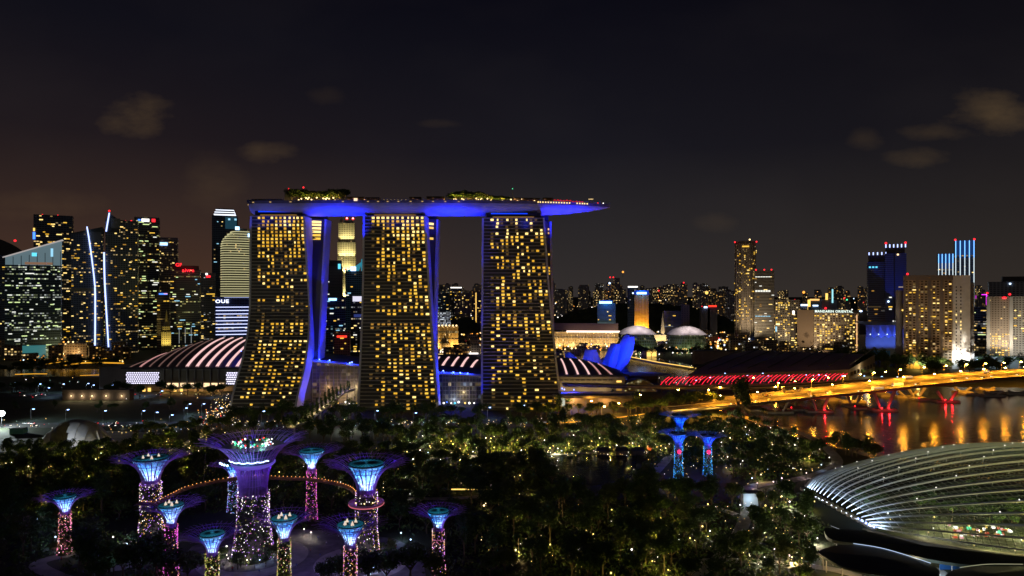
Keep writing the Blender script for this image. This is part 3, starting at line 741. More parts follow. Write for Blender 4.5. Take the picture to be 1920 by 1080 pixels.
# ---------------- ribbed vault roofs of the convention halls
M_vault = noisy('vault_skin', (.085, .07, .075), (.12, .10, .105), .03, .6)
def vault(label, ex, ez, depth, peak, taper_l, taper_r, bands, wall_fn, Dfront):
    """barrel roof: eave along X at z=ez, curving back over depth; bands are lit ribs"""
    t = thing('convention_hall', label, 'convention hall'); x0, x1 = ex
    def S(u, v):
        x = x0+(x1-x0)*u; k = 1.0
        if taper_l: k = min(k, max(0, (u/taper_l)))
        if taper_r: k = min(k, max(0, ((1-u)/taper_r)))
        k = math.sin(min(1, k)*PI/2)**.8
        return Vector((x, Dfront+depth*v*(.35+.65*k), ez+peak*k*math.sin(PI*min(1, v))**.8))
    MB().grid(S, 40, 20).build('roof', M_vault, t, smooth=True)
    for (u0, u1, wdt, mt, vm) in bands:
        m = MB(); N = 16; prev = None
        for i in range(N+1):
            v = .004+vm*i/N; u = u0+(u1-u0)*i/N; p = S(u, v); p2 = S(u, min(1, v+.01)); d = (p2-p).normalized(); nrm = Vector((1, 0, 0)).cross(d).normalized()
            if nrm.z < 0: nrm = -nrm
            w = wdt*(1-.35*i/N); q = [p+Vector((-w/2, 0, 0))+nrm*.1, p+Vector((-w/2, 0, 0))+nrm*.8, p+Vector((w/2, 0, 0))+nrm*.8, p+Vector((w/2, 0, 0))+nrm*.1]
            if prev:
                for k in range(3): m.face([prev[k], prev[k+1], q[k+1], q[k]])
            prev = q
        m.build('roof_rib', mt, t)
    MB().box(((x0+x1)/2, Dfront-1, ez-.3), (x1-x0+6, 6, 1.6)).build('eave', M_roof, t)
    wall_fn(t); return t
RB_on = emis('rib_lit', (1, .60, .58), 1.05); RB_soft = emis('rib_soft', (1, .48, .46), .55); RB_off = emis('rib_dim', (.9, .50, .42), .16)
def led_panel(t, xa, xb, za, zb, y, nx, nz):
    MB().box(((xa+xb)/2, y+.6, (za+zb)/2), (xb-xa, .8, zb-za)).build('screen_frame', M_dark, t)
    m = MB()
    for j in range(nz):
        for i in range(nx):
            x = xa+(xb-xa)*(i+.3+.4*(j % 2))/nx; z = za+(zb-za)*(j+.5)/nz; rr = (zb-za)/nz*.36
            m.face([(x+rr*math.cos(a*PI/3), y, z+rr*math.sin(a*PI/3)) for a in range(6)])
    m.build('dot_screen', emis('screen_dots', (.80, .76, 1), 1.9), t)
def wallA(t):
    y = 765; X = lambda px: (px-CX)/F*y
    M = noisy('hall_wall', (.20, .18, .16), (.26, .24, .21), .05)
    MB().box((X(315), y+18, 13.5), (X(450)-X(190), 34, 27)).build('wall', M, t)
    led_panel(t, X(236), X(298), 8.2, 22, y+.2, 18, 6); led_panel(t, X(424), X(447), 7.5, 22, y+.2, 7, 6)
    for k in range(8):
        px = 308+k*14.6; MB().box((X(px), y-1.0, 13.5), (1.1, 2.0, 27)).build('pilaster', M_grey, t)
    MB().box((X(364), y+.8, 17), (X(420)-X(308), .5, 13)).build('glazing', facade((.10, .085, .06), (.06, .05, .035), 2.2, 13, .75, .95, .25, 0, (.8, .6, .25), (.6, .5, .2), .12, 'dim_glazing'), t)
    m = MB(); m.face([(X(312), y-.2, 5), (X(420), y-.2, 5), (X(420), y-.2, 9.5), (X(312), y-.2, 9.5)])
    m.build('lobby_light', emis('lobby_glow', (1, .70, .38), 1.5), t)
    MB().box((X(366), y-6, 5), (X(422)-X(308), 12, .6)).build('canopy', M_roof, t)
    for k in range(6): light('POINT', 'lobby_lamp', (X(316)+k*(X(418)-X(316))/5, y-8, 4), 2600, (1, .5, .13), t, .4)
    for px in (270, 280, 328, 340): MB().box((X(px), y-.1, 2), (3.2, .3, 4)).build('door', E_yel, t)
vbA = [(.035, .03, 1.3, RB_off, .42), (.11, .105, 1.7, RB_soft, .42), (.18, .175, 1.2, RB_off, .42), (.25, .245, 1.2, RB_off, .42), (.315, .31, 1.3, RB_off, .42), (.385, .38, 1.3, RB_off, .42)]
vbA += [(.465+.076*k, .455+.078*k, 3.0, RB_on, .43) for k in range(7)]
vault('long hall under a ribbed vault roof left of the left tower', (-432, -285), 27, 235, 27, .50, 0, vbA, wallA, 763)
def wallB(t): MB().box((-70, 770, 9), (80, 60, 18)).build('wall', M_grey, t)
vault('ribbed vault roof with pink lit ribs seen between the middle and right towers', (-112, -20), 20, 200, 14, 0, .40, [(.12+.115*k, .15+.125*k, 3.0, RB_on, .42) for k in range(6)], wallB, 730)
def wallC(t):
    y = 742; X = lambda px: (px-CX)/F*y
    MB().box(((X(1036)+X(1172))/2, y+30, 9.5), (X(1172)-X(1036), 56, 19)).build('wall', noisy('hall_wall_tan', (.22, .19, .15), (.27, .24, .19), .05), t)
    for k in range(10): MB().box((X(1052)+k*6.0, y+1.6, 15.5), (4, .6, .7)).build('slot_window', M_dark, t)
    for k in range(3): MB().box((X(1161+k*.1), y+1.7, 5+k*4.5), (5.5, .5, 2)).build('window', E_yel if k else WIN[3], t)
    for px in (1060, 1095, 1130): light('POINT', 'wall_lamp', (X(px), y-9, 5), 5000, (1, .68, .3), t, .4)
vault('low ribbed vault hall with thin pink ribs right of the right tower', (40, 124), 21, 150, 11, 0, .75, [(.09+.145*k, .09+.125*k, 1.9, RB_on if k < 4 else RB_soft, .45) for k in range(6)], wallC, 742)

# low buildings right of the tower
def simple_box(name, label, cat, c, d, mat, extra=None, rz=0):
    t = thing(name, label, cat, c, rz); foot = [(-d[0]/2, -d[1]/2), (d[0]/2, -d[1]/2), (d[0]/2, d[1]/2), (-d[0]/2, d[1]/2)]
    MB().prism(foot, 0, d[2], 0, None, 1).build('wall', [mat, M_roof], t); MB().box((0, 0, d[2]+.3), (d[0]+1, d[1]+1, .5)).build('roof', M_roof, t)
    if extra: extra(t)
    return t
q = pd(1108, 672)
def ex(t):
    MB().box((0, -14.5, 14.5), (82, 5, 1.0)).build('canopy', M_grey, t)
    MB().box((-33, -12.2, 5), (13, .5, 8)).build('shop_window', emis('shop_glow', (.80, .95, .80), .5), t)
    for k in range(5): MB().box((-18+k*12, -12.3, 5.5), (1, .6, 11)).build('pilaster', M_grey, t)
    light('POINT', 'wall_lamp', (-20, -18, 8), 9000, (1, .55, .18), t, .4); light('POINT', 'wall_lamp', (12, -18, 8), 5000, (1, .5, .15), t, .4)
simple_box('shopping_podium', 'low podium building with tan wall and pale shop window right of the right tower foot', 'building', (q.x, q.y, 0), (92, 24, 11), noisy('podium_wall', (.20, .16, .11), (.26, .21, .15), .1), ex)
# curved elevated road passing in front of the podium
def road_deck(label, pts, w, th, name='elevated_road', cat='elevated road', mat=M_asph, edge=M_conc, wallh=1.0, group=None):
    P = smooth_path(pts, 8); t = thing(name, label, cat, (0, 0, 0), 0, group)
    L = []
    for i, p in enumerate(P):
        d = (P[min(i+1, len(P)-1)]-P[max(i-1, 0)]); d.z = 0; d.normalize(); L.append((p, Vector((-d.y, d.x, 0))))
    def strip(offs, name_, mt):       # offs: closed section [(across, up)...]
        m = MB(); prev = None
        for p, nrm in L:
            q_ = [p+nrm*a+Vector((0, 0, b)) for a, b in offs]
            if prev:
                for k in range(len(offs)): m.face([prev[k], q_[k], q_[(k+1) % len(offs)], prev[(k+1) % len(offs)]])
            else: m.face(q_[::-1])
            prev = q_
        m.face(prev); return m.build(name_, mt, t)
    h = w/2
    strip([(-h, 0), (h, 0), (h*.6, -th), (-h*.6, -th)], 'girder', edge)
    strip([(-h+.3, .01), (h-.3, .01), (h-.3, .06), (-h+.3, .06)], 'carriageway', mat)
    for s_ in (-1, 1): strip([(s_*h-.25, .0), (s_*h+.25, .0), (s_*h+.25, wallh), (s_*h-.25, wallh)], 'parapet', edge)
    return t, P, L, strip
rt_, P_, L_, st_ = road_deck('slip road on a viaduct in front of the podium right of the towers', [pd(1036, 640, 14), pd(1090, 640, 13.5), pd(1150, 648, 12), pd(1192, 655, 10.5)], 8, 1.6)
rt_, P_, L_, st_ = road_deck('wide dim viaduct running behind the trees toward the red lit bridge', [pd(1058, 690, 18), pd(1120, 700, 16), pd(1200, 712, 13), pd(1300, 735, 9), pd(1400, 738, 8.5), pd(1500, 745, 10), pd(1620, 765, 12), pd(1760, 800, 12)], 14, 2)
# yellow lit glass vault near the museum
gv = thing('glass_vault', 'small glass vault lit yellow from inside beside the blue museum', 'glass building', tuple(pd(1196, 770, 0)))
MB().grid(lambda u, v: Vector((-20+40*u, -8+16*v, 3+11*math.sin(PI*u)**.6)), 14, 2).build('roof', M_grey, gv)
MB().grid(lambda u, v: Vector((-19+38*u, -8.2, .5+v*(2.2+11*math.sin(PI*u)**.6))), 14, 1, 0, lambda a, b: (a*38, b*13)).build('glass_wall', facade((.25, .22, .1), (.25, .22, .08), 2.4, 2.4, .86, .8, .45, .1, (.95, .85, .25), (1, .9, .5), .5, 'vault_glass'), gv)
MB().box((0, 0, 1), (40, 16, 2)).build('base', M_grey, gv)

# ---------------- lotus museum
mus = thing('lotus_museum', 'blue lit museum of upturned petals beside the bay', 'museum', tuple(gp(1165, 700)))
Dm = gp(1165, 700).y
M_pet = noisy('petal_skin', (.55, .55, .57), (.62, .62, .64), .05, .5)
def petal(rows_):      # rows: (y, left, right, distance) from foot to lip; a creased, thick, tapering finger
    m = MB(); prev = None; iv = Matrix.Translation(-gp(1165, 700))
    for (y, xl, xr, D) in rows_:
        z = zz(y, D); q_ = [iv @ pd(xl, D+9, z), iv @ pd(xl+(xr-xl)*.42, D-2, z), iv @ pd(xl+(xr-xl)*.62, D-5, z), iv @ pd(xr, D+7, z), iv @ pd(xl+(xr-xl)*.7, D+16, z), iv @ pd(xl+(xr-xl)*.3, D+17, z)]
        if prev:
            for k in range(6): m.face([prev[k], prev[(k+1) % 6], q_[(k+1) % 6], q_[k]])
        else: m.face(q_[::-1])
        prev = q_
    m.face(prev); return m.build('petal', M_pet, mus, weld=True)
petal([(704, 1146, 1156, 925), (694, 1144, 1168, 925), (682, 1147, 1178, 923), (668, 1153, 1184, 920), (655, 1158, 1188, 917), (642, 1163, 1190, 914), (632, 1169, 1189, 913), (627, 1172, 1181, 915)])
petal([(702, 1138, 1150, 905), (692, 1129, 1153, 904), (680, 1130, 1157, 902), (664, 1137, 1160, 899), (650, 1143, 1163, 897), (645, 1144, 1162, 899)])
petal([(700, 1098, 1142, 945), (682, 1091, 1130, 955), (668, 1094, 1123, 957), (656, 1097, 1118, 955)])
petal([(700, 1085, 1120, 935), (684, 1068, 1092, 938), (670, 1059, 1079, 942), (661, 1058, 1070, 944)])
petal([(700, 1130, 1150, 955), (684, 1122, 1142, 965), (672, 1128, 1140, 968)])
MB().lathe([(13, 0), (10, 3), (8, 8)], 20).build('base', M_dark, mus)
for (a, b, c_, p) in ((-8, -95, 30, 4.5e5), (36, -95, 24, 5.0e5), (-38, -60, 20, .5e5), (-68, -60, 20, 1.6e5), (44, -20, 4, 1.6e5)):
    q = Vector((a, b, c_)); light('SPOT', 'blue_floodlight', q, p, (.003, .03, 1), mus, .6, (a*.5 if a > -20 else a, -20, 26 if a > -20 else 12), 60, .8)
for px, y, D, cl, p_ in ((1108, 668, 950, (.20, .16, .75), 5.0e4), (1070, 670, 938, (.004, .05, 1), 6.0e4), (1152, 665, 895, (.002, .03, 1), 9e4), (1182, 650, 905, (.002, .03, 1), 7e4)):
    q = pd(px, D, zz(y, D)); light('SPOT', 'blue_floodlight', (q.x+8, q.y-46, q.z+18), p_, cl, None, .5, tuple(q), 46, .9)
can = thing('waterfront_canopy', 'low dark oval canopy between the museum and the red lit bridge', 'canopy', tuple(pd(1205, 880, 0)))
MB().lathe([(.1, 7.5), (20, 6.6), (27, 5.6), (20, 5.0), (.1, 5)], 28).build('roof', M_grey, can); MB().lathe([(14, 0), (14, 5.2)], 20).build('wall', M_dark, can)
can.scale = (1.4, .8, 1)

# ================================================================== city buildings
BW = {}
def bmesh_window(mi, mt):
    if mi not in BW: BW[mi] = MB().box((0, 0, 0), (1, .5, 1)).mesh('window', mt)
    return BW[mi]
E_roomG = emis('room_green', (.80, 1, .42), 1.1); E_roomW = emis('room_white', (.95, .95, .85), 1.2); E_roomC = emis('room_cyan', (.35, .75, 1), 1.0)
ROOM = {'Y': WIN[1], 'A': WIN[0], 'W': E_roomW, 'G': E_roomG, 'D': WIN[3], 'B': WIN[2], 'C': E_roomC}
def building(name, label, D, x0, x1, ytop, mat, depth=34, yaw=0, taper=None, nwin=0, wcols='YYB', ww=4, wh=1.8, crown=0, roofmat=None, sides=4, group=None, cat='tower', z0=0, zwin=(0.06, .97), grid=(4.6, 4.0), wf=1.0):
    a, b = pd(x0, D), pd(x1, D); w = (b-a).length; c = (a+b)/2; z = zz(ytop, D)
    t = thing(name, label, cat, (c.x, c.y+depth/2, 0), -math.atan2(c.x, D)*.85+yaw, group)
    w2, d2 = w/2, depth/2
    if sides == 4: foot = [(-w2, -d2), (w2, -d2), (w2, d2), (-w2, d2)]
    else: foot = [(w2*math.cos(2*PI*k/sides+PI/sides), -d2*math.sin(2*PI*k/sides+PI/sides)*-1) for k in range(sides)]
    rm = roofmat or M_roof
    if taper is None: MB().prism(foot, z0, z-crown, 0, None, 1).build('wall', [mat, rm], t)
    else:           # taper: list of (height fraction, scale)
        m = MB(); pv = 0; ps = 1
        for f, s_ in taper:
            m.prism([(p[0]*ps, p[1]*ps) for p in foot], z*pv, z*f, 0, None, 1); pv, ps = f, s_
        m.prism([(p[0]*ps, p[1]*ps) for p in foot], z*pv, z, 0, None, 1); m.build('wall', [mat, rm], t)
    if crown: MB().box((0, 0, z-crown/2), (w*.86, depth*.86, crown)).build('roof_plant', rm, t)
    r = random.Random(int(x0*7+ytop)); gx, gz = grid; nx, nz = max(1, int(w/gx)), max(1, int((z-crown)/gz)); used = set()
    zt = (z-crown)
    for _ in range(min(int(nwin*.72), 100)):
        for __ in range(8):
            i, j = r.randrange(nx), r.randint(int(nz*zwin[0]), max(int(nz*zwin[0])+1, int(nz*zwin[1])-1))
            if (i, j) not in used: break
        used.add((i, j)); k = r.choice(wcols); wn_ = ww*r.choice((.6, 1, 1, 1.5))*wf
        x = max(-w2+wn_/2+.3, min(w2-wn_/2-.3, -w2+w*(i+.5)/nx))
        yf = -d2-.05 if sides == 4 else -math.sqrt(max(0, 1-(x/w2)**2))*d2*.98-.1
        inst('window', bmesh_window(k, ROOM[k]), t, (x, yf, zt*(j+.5)/nz), (0, 0, 0), (wn_, 1, wh))
    return t, w, z, depth
def beacon(t, x, z, r=2.2, mt=None, y=0): return MB().tube([(x, y, z-2), (x, y, z+1)], .4, 4, 1).ball((x, y, z+1.5), r, 8).build('beacon', [mt or E_red, M_dark], t)
def sign(t, x, z, w, h, y, mt, name='sign'): return MB().box((x, y-.6, z), (w, .8, h)).build(name, mt, t)
def glow(t, loc, p, col): return light('POINT', 'sign_light', loc, p, col, t, 1.0)
dk_wall, dk_glass = (.022, .024, .028), (.010, .014, .020)

# --- left skyline
t, w, z, d = building('office_tower', 'dark tower with a curved shoulder at the left edge of the photo', 1250, -60, 20, 478, facade(dk_wall, dk_glass, 3.5, 4, .8, .45, .14, .05, YEL, GRN, .9), nwin=20)
MB().grid(lambda u, v: Vector((-w/2+w*1.07*u, -d/2+d*v, z+38*math.cos(u*PI/2)**.6)), 14, 2).build('roof', M_dark, t); MB().grid(lambda u, v: Vector((-w/2+w*1.07*u, -d/2, z+v*38*math.cos(u*PI/2)**.6)), 14, 1).build('gable', diff('gable', (.05, .045, .04)), t); beacon(t, w*.36, z+27)
t, w, z, d = building('office_tower', 'broad green glass office tower with a sloping lit glass crown at the far left', 1150, 8, 94, 497, facade((.02, .035, .04), (.012, .022, .026), 3.0, 3.9, .85, .45, .22, .34, GRN, WHITE, .9), nwin=60, wcols='GGW', ww=5, wh=1.5)
cz = 42
m = MB(); m.face([(-w/2, -d/2+1, z), (w/2, -d/2+1, z), (w/2, -d/2+1, z+cz), (-w/2, -d/2+1, z+12)]); m.face([(w/2, -d/2+1, z), (w/2, d/2, z), (w/2, d/2, z+cz), (w/2, -d/2+1, z+cz)])
m.build('crown_glazing', emis('crown_glass', (.26, .40, .46), .40), t)
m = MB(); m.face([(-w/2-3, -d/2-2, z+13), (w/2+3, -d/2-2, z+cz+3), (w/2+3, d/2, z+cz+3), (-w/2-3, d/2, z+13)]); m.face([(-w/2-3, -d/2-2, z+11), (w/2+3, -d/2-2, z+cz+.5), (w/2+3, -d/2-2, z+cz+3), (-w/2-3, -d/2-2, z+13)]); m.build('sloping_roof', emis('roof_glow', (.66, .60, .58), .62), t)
MB().box((w*.34, -d/2-.3, z+22), (3.5, .8, 14)).build('sign', E_roomC, t); MB().box((w*.02, -d/2-.3, z+18), (7, .8, 6)).build('sign', E_cyan, t); MB().box((w*.1, -d/2-.3, z+3), (w*.5, .8, 4)).build('lobby', emis('brown_room', (.45, .25, .15), .5), t)
for k in range(8): MB().box((-w/2+w*k/7, -d/2+.4, z+6), (.8, 1, 12+cz*.6*k/7)).build('mullion', M_dark, t)
MB().box((-w*.02, -d/2-.4, 9), (w*.5, 1, 26)).build('atrium', emis('teal_glow', (.05, .28, .30), .55), t)
t, w, z, d = building('residential_tower', 'tall dark tower with warm windows behind the sloping glass crown', 1350, 60, 121, 403, facade(dk_wall, dk_glass, 4.5, 4.2, .8, .5, .15, .08, YEL, WARM, 1.0), nwin=90, wcols='YBBA', ww=6, wh=2)
sign(t, -w/2+1, z-42, 4, 14, -d/2, E_blue); sign(t, -w/2+1, z-30, 3, 6, -d/2, E_yel); beacon(t, -w*.3, z, 1.2); beacon(t, w*.1, z, 1.2)
def onface(inv, d, px, py, off=1.6):
    o_ = inv @ Vector((0, 0, H)); e_ = inv @ Vector(((px-CX)/F*1000, 1000, H+(HY-py)/F*1000)); k = (-d/2-off-o_.y)/(e_.y-o_.y); return o_.lerp(e_, k)
def sail(label, D, x0, x1, ytopL, ytopR, line, extra=None, **k):
    t, w, z, d = building('sail_tower', label, D, x0, x1, max(ytopL, ytopR), facade((.026, .03, .032), dk_glass, 4.0, 3.8, .7, .5, .15, .05, YEL, WARM, .95), nwin=70, wcols='YABD', ww=3.5, wh=1.8, **k)
    zl, zr = zz(ytopL, D), zz(ytopR, D)
    m = MB(); m.prism([(-w/2, -d/2), (w/2, -d/2), (w/2, d/2), (-w/2, d/2)], z-.1, z, 0); 
    for yv in (-d/2, d/2): m.face([(-w/2, yv, z), (w/2, yv, z), (w/2, yv, zr+.1), (-w/2, yv, zl+.1)])
    m.build('glass_crown', diff('crown_dim', (.07, .09, .09), .3), t)
    inv = t.matrix_basis.inverted()
    for pts in line:
        P = [onface(inv, d, px, py) for px, py in pts]; m = MB()
        m.tube(smooth_path(P, 8), 1.25, 6); m.build('light_line', E_strip, t)
    return t, w, z, d
t, w, z, d = sail('grey glass tower with a slanting white light line down its right side', 1300, 129, 180, 438, 424, [[(163, 425), (168, 455), (174, 500), (178, 540), (178.5, 590), (178, 655)]])
MB().box((w*.28, -d/2-.3, z-6), (w*.35, .6, 20)).build('lit_crown', facade((.1, .12, .12), (.3, .35, .35), 2, 2, .7, .7, .6, 0, (.6, .9, .85), WHITE, .5), t); MB().box((0, -d/2-.3, zz(543, 1300)), (w, .7, 6)).build('sky_terrace', facade((.05, .04, .02), (.2, .15, .05), 3, 6, .8, .9, .9, 1, YEL, ORG, .9), t)
t, w, z, d = sail('pointed dark tower with bright white light lines down its left edge', 1250, 193, 246, 410, 415, [[(205, 399), (202, 416), (199, 434)], [(195, 473), (196, 520), (198, 560), (201, 610), (204, 658)]])
iv = t.matrix_basis.inverted(); m = MB(); A4 = [onface(iv, d, *q, .3) for q in ((196, 436), (204.5, 399), (224, 413), (224, 436))]; m.face(A4); m.face([(p.x, p.y+12, p.z) for p in A4[::-1]]); [m.face([A4[i], A4[(i+1) % 4], (A4[(i+1) % 4].x, A4[(i+1) % 4].y+12, A4[(i+1) % 4].z), (A4[i].x, A4[i].y+12, A4[i].z)]) for i in range(4)]; m.build('spire', diff('spire_glass', (.05, .06, .065), .3), t); q4 = onface(iv, d, 205, 397); beacon(t, q4.x, q4.z, 1.8, None, q4.y); beacon(t, w*.1, z+1, 1.4)
MB().box((-w*.18, -d/2-.4, z-4), (14, .6, 18)).build('lit_crown', facade((.1, .12, .12), (.3, .35, .35), 2, 2.4, .7, .7, .9, 0, (.5, .75, .75), WHITE, .45), t)
building('office_tower', 'narrow dark tower with greenish floors between the two light lines', 1420, 180, 194, 498, facade(dk_wall, dk_glass, 3.5, 4, .8, .45, .2, .2, GRN, YEL, .8), nwin=18, wcols='GY')
t, w, z, d = building('office_tower', 'reddish dark tower just right of the pointed light line tower', 1330, 222, 252, 414, facade((.05, .028, .026), (.02, .012, .012), 3.6, 3.8, .6, .5, .12, .03, YEL, WARM, .8), nwin=55, wcols='YAD'); beacon(t, 0, z, 1.6)
t, w, z, d = building('office_tower', 'black glass tower with yellow green floor rows and a red and white roof sign', 1320, 247, 288, 407, facade(dk_wall, (.008, .010, .012), 3.2, 4.0, .86, .42, .12, .34, GRN, YEL, .85), nwin=60, wcols='GGYW', ww=6, wh=1.6)
sign(t, -w*.05, z-6, 13, 5.5, -d/2, E_white); sign(t, w*.28, z-6, 6, 6, -d/2, E_red); sign(t, -w*.3, z-6, 4, 3, -d/2, E_blue)
t, w, z, d = building('office_tower', 'grey tower with a pale blue sign on its top left', 1450, 288, 324, 445, facade((.06, .045, .05), (.02, .016, .02), 3.4, 3.8, .75, .5, .16, .10, WARM, YEL, .8), nwin=40, wcols='BBYW'); sign(t, -w*.18, z-14, 18, 6, -d/2, emis('sign_skyblue', (.35, .62, 1), 2.6))
t, w, z, d = building('office_block', 'slim pale banded block with a small blue and pink sign', 1260, 288, 309, 546, facade((.12, .10, .085), (.03, .025, .02), 9, 3.2, 1, .5, .12, .0, YEL, WARM, .4), nwin=10); sign(t, 0, z-5, 14, 2.6, -d/2, E_blue); sign(t, 4, z-4.6, 6, 1.4, -d/2-.4, E_pink)
t, w, z, d = building('stepped_block', 'old stepped block floodlit yellow green beside the banded block', 1240, 300, 316, 612, facade((.30, .25, .12), (.02, .02, .02), 3.5, 4, .5, .5, .1, 0, YEL, WARM, .5), depth=16, taper=[(.8, .8)])
MB().lathe([(5, z), (3, z+12), (.3, z+30)], 6).build('spire', noisy('spire_stone', (.3, .25, .12), (.4, .32, .16)), t)
for s_ in (-1, 1): light('SPOT', 'facade_lamp', (s_*6, -24, 6), 6.0e4, (1, .78, .22), t, .5, (s_*3, -8, 50), 90)
t, w, z, d = building('office_tower', 'dark tower with two red glowing roof signs', 1300, 315, 366, 498, facade((.022, .02, .022), dk_glass, 3.4, 4, .85, .42, .10, .12, GRN, YEL, .8), nwin=40, wcols='GYCW', ww=6, wh=1.5, crown=8)
me = text_mesh('aivre', 10, .5, E_red, 'sign'); o = inst('sign', me, t, (w*.1, -d/2-1.4, z-9), (R(90), 0, 0)); me = text_mesh('GF', 9, .5, E_red, 'sign'); inst('sign', me, t, (-w*.22, -d/2-1.4, z+1), (R(90), 0, 0)); 
glow(t, (w*.1, -d/2-9, z-8), 2.2e3, (1, .02, .04)); glow(t, (-w*.2, -d/2-9, z+2), 1.6e3, (1, .02, .04))
for k in range(3): MB().box((-w*.2+k*w*.2, -d/2-.3, 30), (.9, .5, 30)).build('light_fin', emis('dim_white', (.8, .85, .8), .35), t)
MB().box((0, -d/2-.3, 49), (w, .7, 3)).build('lit_floor', facade((.05, .05, .03), (.3, .35, .1), 3, 3, .8, .9, .85, 1, GRN, YEL, .8), t)
t, w, z, d = building('office_tower', 'dim tower with a tiny red and white sign left of the crowned tower', 1400, 367, 396, 512, facade((.04, .035, .04), dk_glass, 3.4, 3.6, .8, .4, .14, .06, WARM, WHITE, .6), nwin=26); sign(t, w*.1, z-7, 8, 4, -d/2, E_red); sign(t, 0, z-2, 4, 4, -d/2, E_white)
t, w, z, d = building('office_tower', 'very tall blue black tower with a bright white ringed crown', 1500, 394, 438, 404, facade((.012, .018, .03), (.008, .012, .022), 3.6, 4, .8, .5, .06, .04, YEL, WARM, .7), nwin=18, wcols='YBC')
for k, (s_, zz_) in enumerate(((.86, 2.5), (.80, 7.5), (.72, 12.5))):
    MB().box((0, 0, z+zz_), (w*s_, d*s_, 2.0)).build('crown_ring', emis('crown_white', (.82, .88, 1), 1.5), t); MB().box((0, 0, z+zz_+2.3), (w*s_*.9, d*s_*.9, 3)).build('crown_core', M_dark, t)
for k in range(2): sign(t, w*(.18+.25*k), z-8, 4.5, 4, -d/2, E_roomC)
MB().box((w*.25, -d/2-.3, z-16), (w*.45, .5, 26)).build('crown_glazing', emis('teal_dim', (.02, .10, .16), .4), t)
# curved banded tower
D = 1240; a = pd(406, D); b = pd(468, D); w = b.x-a.x; tt = thing('banded_tower', 'curved tower wrapped in glowing yellow green floor bands', 'tower', ((a.x+b.x)/2, D+24, 0), .5)
zt = zz(428, D)
def bf(z): 
    k = max(0, (z-(zt-34))/34); return 1-.55*k**2.2
foot = lambda s_: [(w/2*s_*math.copysign(abs(math.cos(q))**.6, math.cos(q))+w*(1-s_)*.28, 22*math.copysign(abs(math.sin(q))**.7, math.sin(q))) for q in [2*PI*k/20 for k in range(20)]]
m = MB(); zs = [0]+[zt*k/12 for k in range(1, 13)]
for i in range(12): m.prism(foot(bf(zs[i])), zs[i], zs[i+1], 0, foot(bf(zs[i+1])))
m.build('wall', facade((.09, .09, .07), (.05, .05, .035), 3, 4, .8, .6, .10, 0, WARM, YEL, .8), tt)
for k in range(8, 52):
    z = k*4.35
    if z > zt-2: break
    f = [(a_*1.02, b_*1.04) for a_, b_ in foot(bf(z))]; MB().prism(f, z, z+1.5, 0, None).build('floor_band', emis('band_glow', (.86, .80, .42), .62), tt)
for (x, zo) in ((-w*.08, 8), (w*.28, -4)): o = MB().box((x, -25, zt+zo-8), (7, 1, 6)).build('sign', emis('sign_skyblue2', (.4, .66, 1), 3), tt)
for (x, z_, mt) in ((.03*w, 78, E_red), (.13*w, 82, E_roomC), (.08*w, 70, E_red)): MB().box((x+8, -23.5, z_), (2, .8, 7)).build('sign', mt, tt)
t, w, z, d = building('office_block', 'wide low block striped with white light bars, white lettering at its top left', 1090, 400, 473, 557, facade((.012, .016, .04), (.008, .01, .02), 4, 4, .8, .5, .03, .05, YEL, WHITE, .6), depth=30)
for k in range(13):
    zz_ = z-16-k*6.4*.85
    if zz_ < 8: break
    full = k < 9; L = w*.96 if full else w*.42
    MB().box((0 if full else w*.27, -d/2-.5, zz_), (L, .8, 1.0)).build('light_bar', emis('bar_white', (.62, .68, 1), 1.9), t)
MB().box((w*.12, -d/2-.5, z-.6), (w*.8, .8, .8)).build('light_bar', emis('bar_white'.replace('white', 'dim'), (.5, .58, 1), .8), t)
me = text_mesh('OUE', 7.6, .6, emis('sign_white', (.85, .9, 1), 2.2), 'sign'); inst('sign', me, t, (-w*.33, -d/2-1.2, z-7), (R(90), 0, 0), (1.25, 1, 1))
for k in range(5): MB().box((-w*.42+k*w*.13, -d/2-.4, 18), (1.2, .6, 24)).build('column', E_roomW if k in (0,) else diff('pale_column', (.3, .26, .2)), t)
for k in range(12): MB().box((-w*.45+w*.55*rnd.random(), -d/2-.3, 8+rnd.random()*22), (1.6, .5, 1.4)).build('window', WIN[rnd.choice((1, 2))], t)
# --- seen between the left and middle towers
t, w, z, d = building('office_tower', 'slim grey ribbed tower with a small blue sign seen between the left and middle towers', 1350, 610, 638, 488, facade((.06, .06, .075), (.015, .018, .025), 20, 3.0, 1, .5, .05, .05, WHITE, YEL, .6), nwin=10, wcols='WC', crown=12); sign(t, w*.3, z-12, 5, 10, -d/2, E_cyan); beacon(t, -w*.4, z-26, 1.8)
t, w, z, d = building('office_tower', 'tall stepped tower floodlit pale yellow, topped by red lamps', 1500, 630, 664, 418, facade((.38, .35, .24), (.04, .035, .02), 3.6, 4.2, .5, .6, .10, 0, YEL, WARM, .9), taper=[(.50, .98), (.84, .88)], nwin=0)
MB().box((-w*.30, 0, z+4), (6, 12, 18)).build('crown_fin', diff('crown_stone', (.4, .36, .26)), t); MB().box((w*.1, 0, z+2), (w*.5, 14, 8)).build('roof_plant', M_grey, t)
for x in (0, w*.33): beacon(t, x, z+10, 3.0); MB().ball((x, -3, z+12), 1.6, 8).build('crown_lamp', E_white, t)
for (zb, s_, p) in ((0.30, 1, 4.0e5), (.50, .98, 4.2e5), (.70, .98, 3.0e5), (.84, .88, 2.0e5)):
    for x in (-.32, -.1, .12, .34):
        sx = x*w*s_; yb = -d/2*s_; light('SPOT', 'facade_lamp', (sx, yb-6, z*zb+ (1 if zb > .5 else 20)), p*.22, (1, .86, .42), t, .8, (sx*.96, yb+1, z*zb+34), 75)
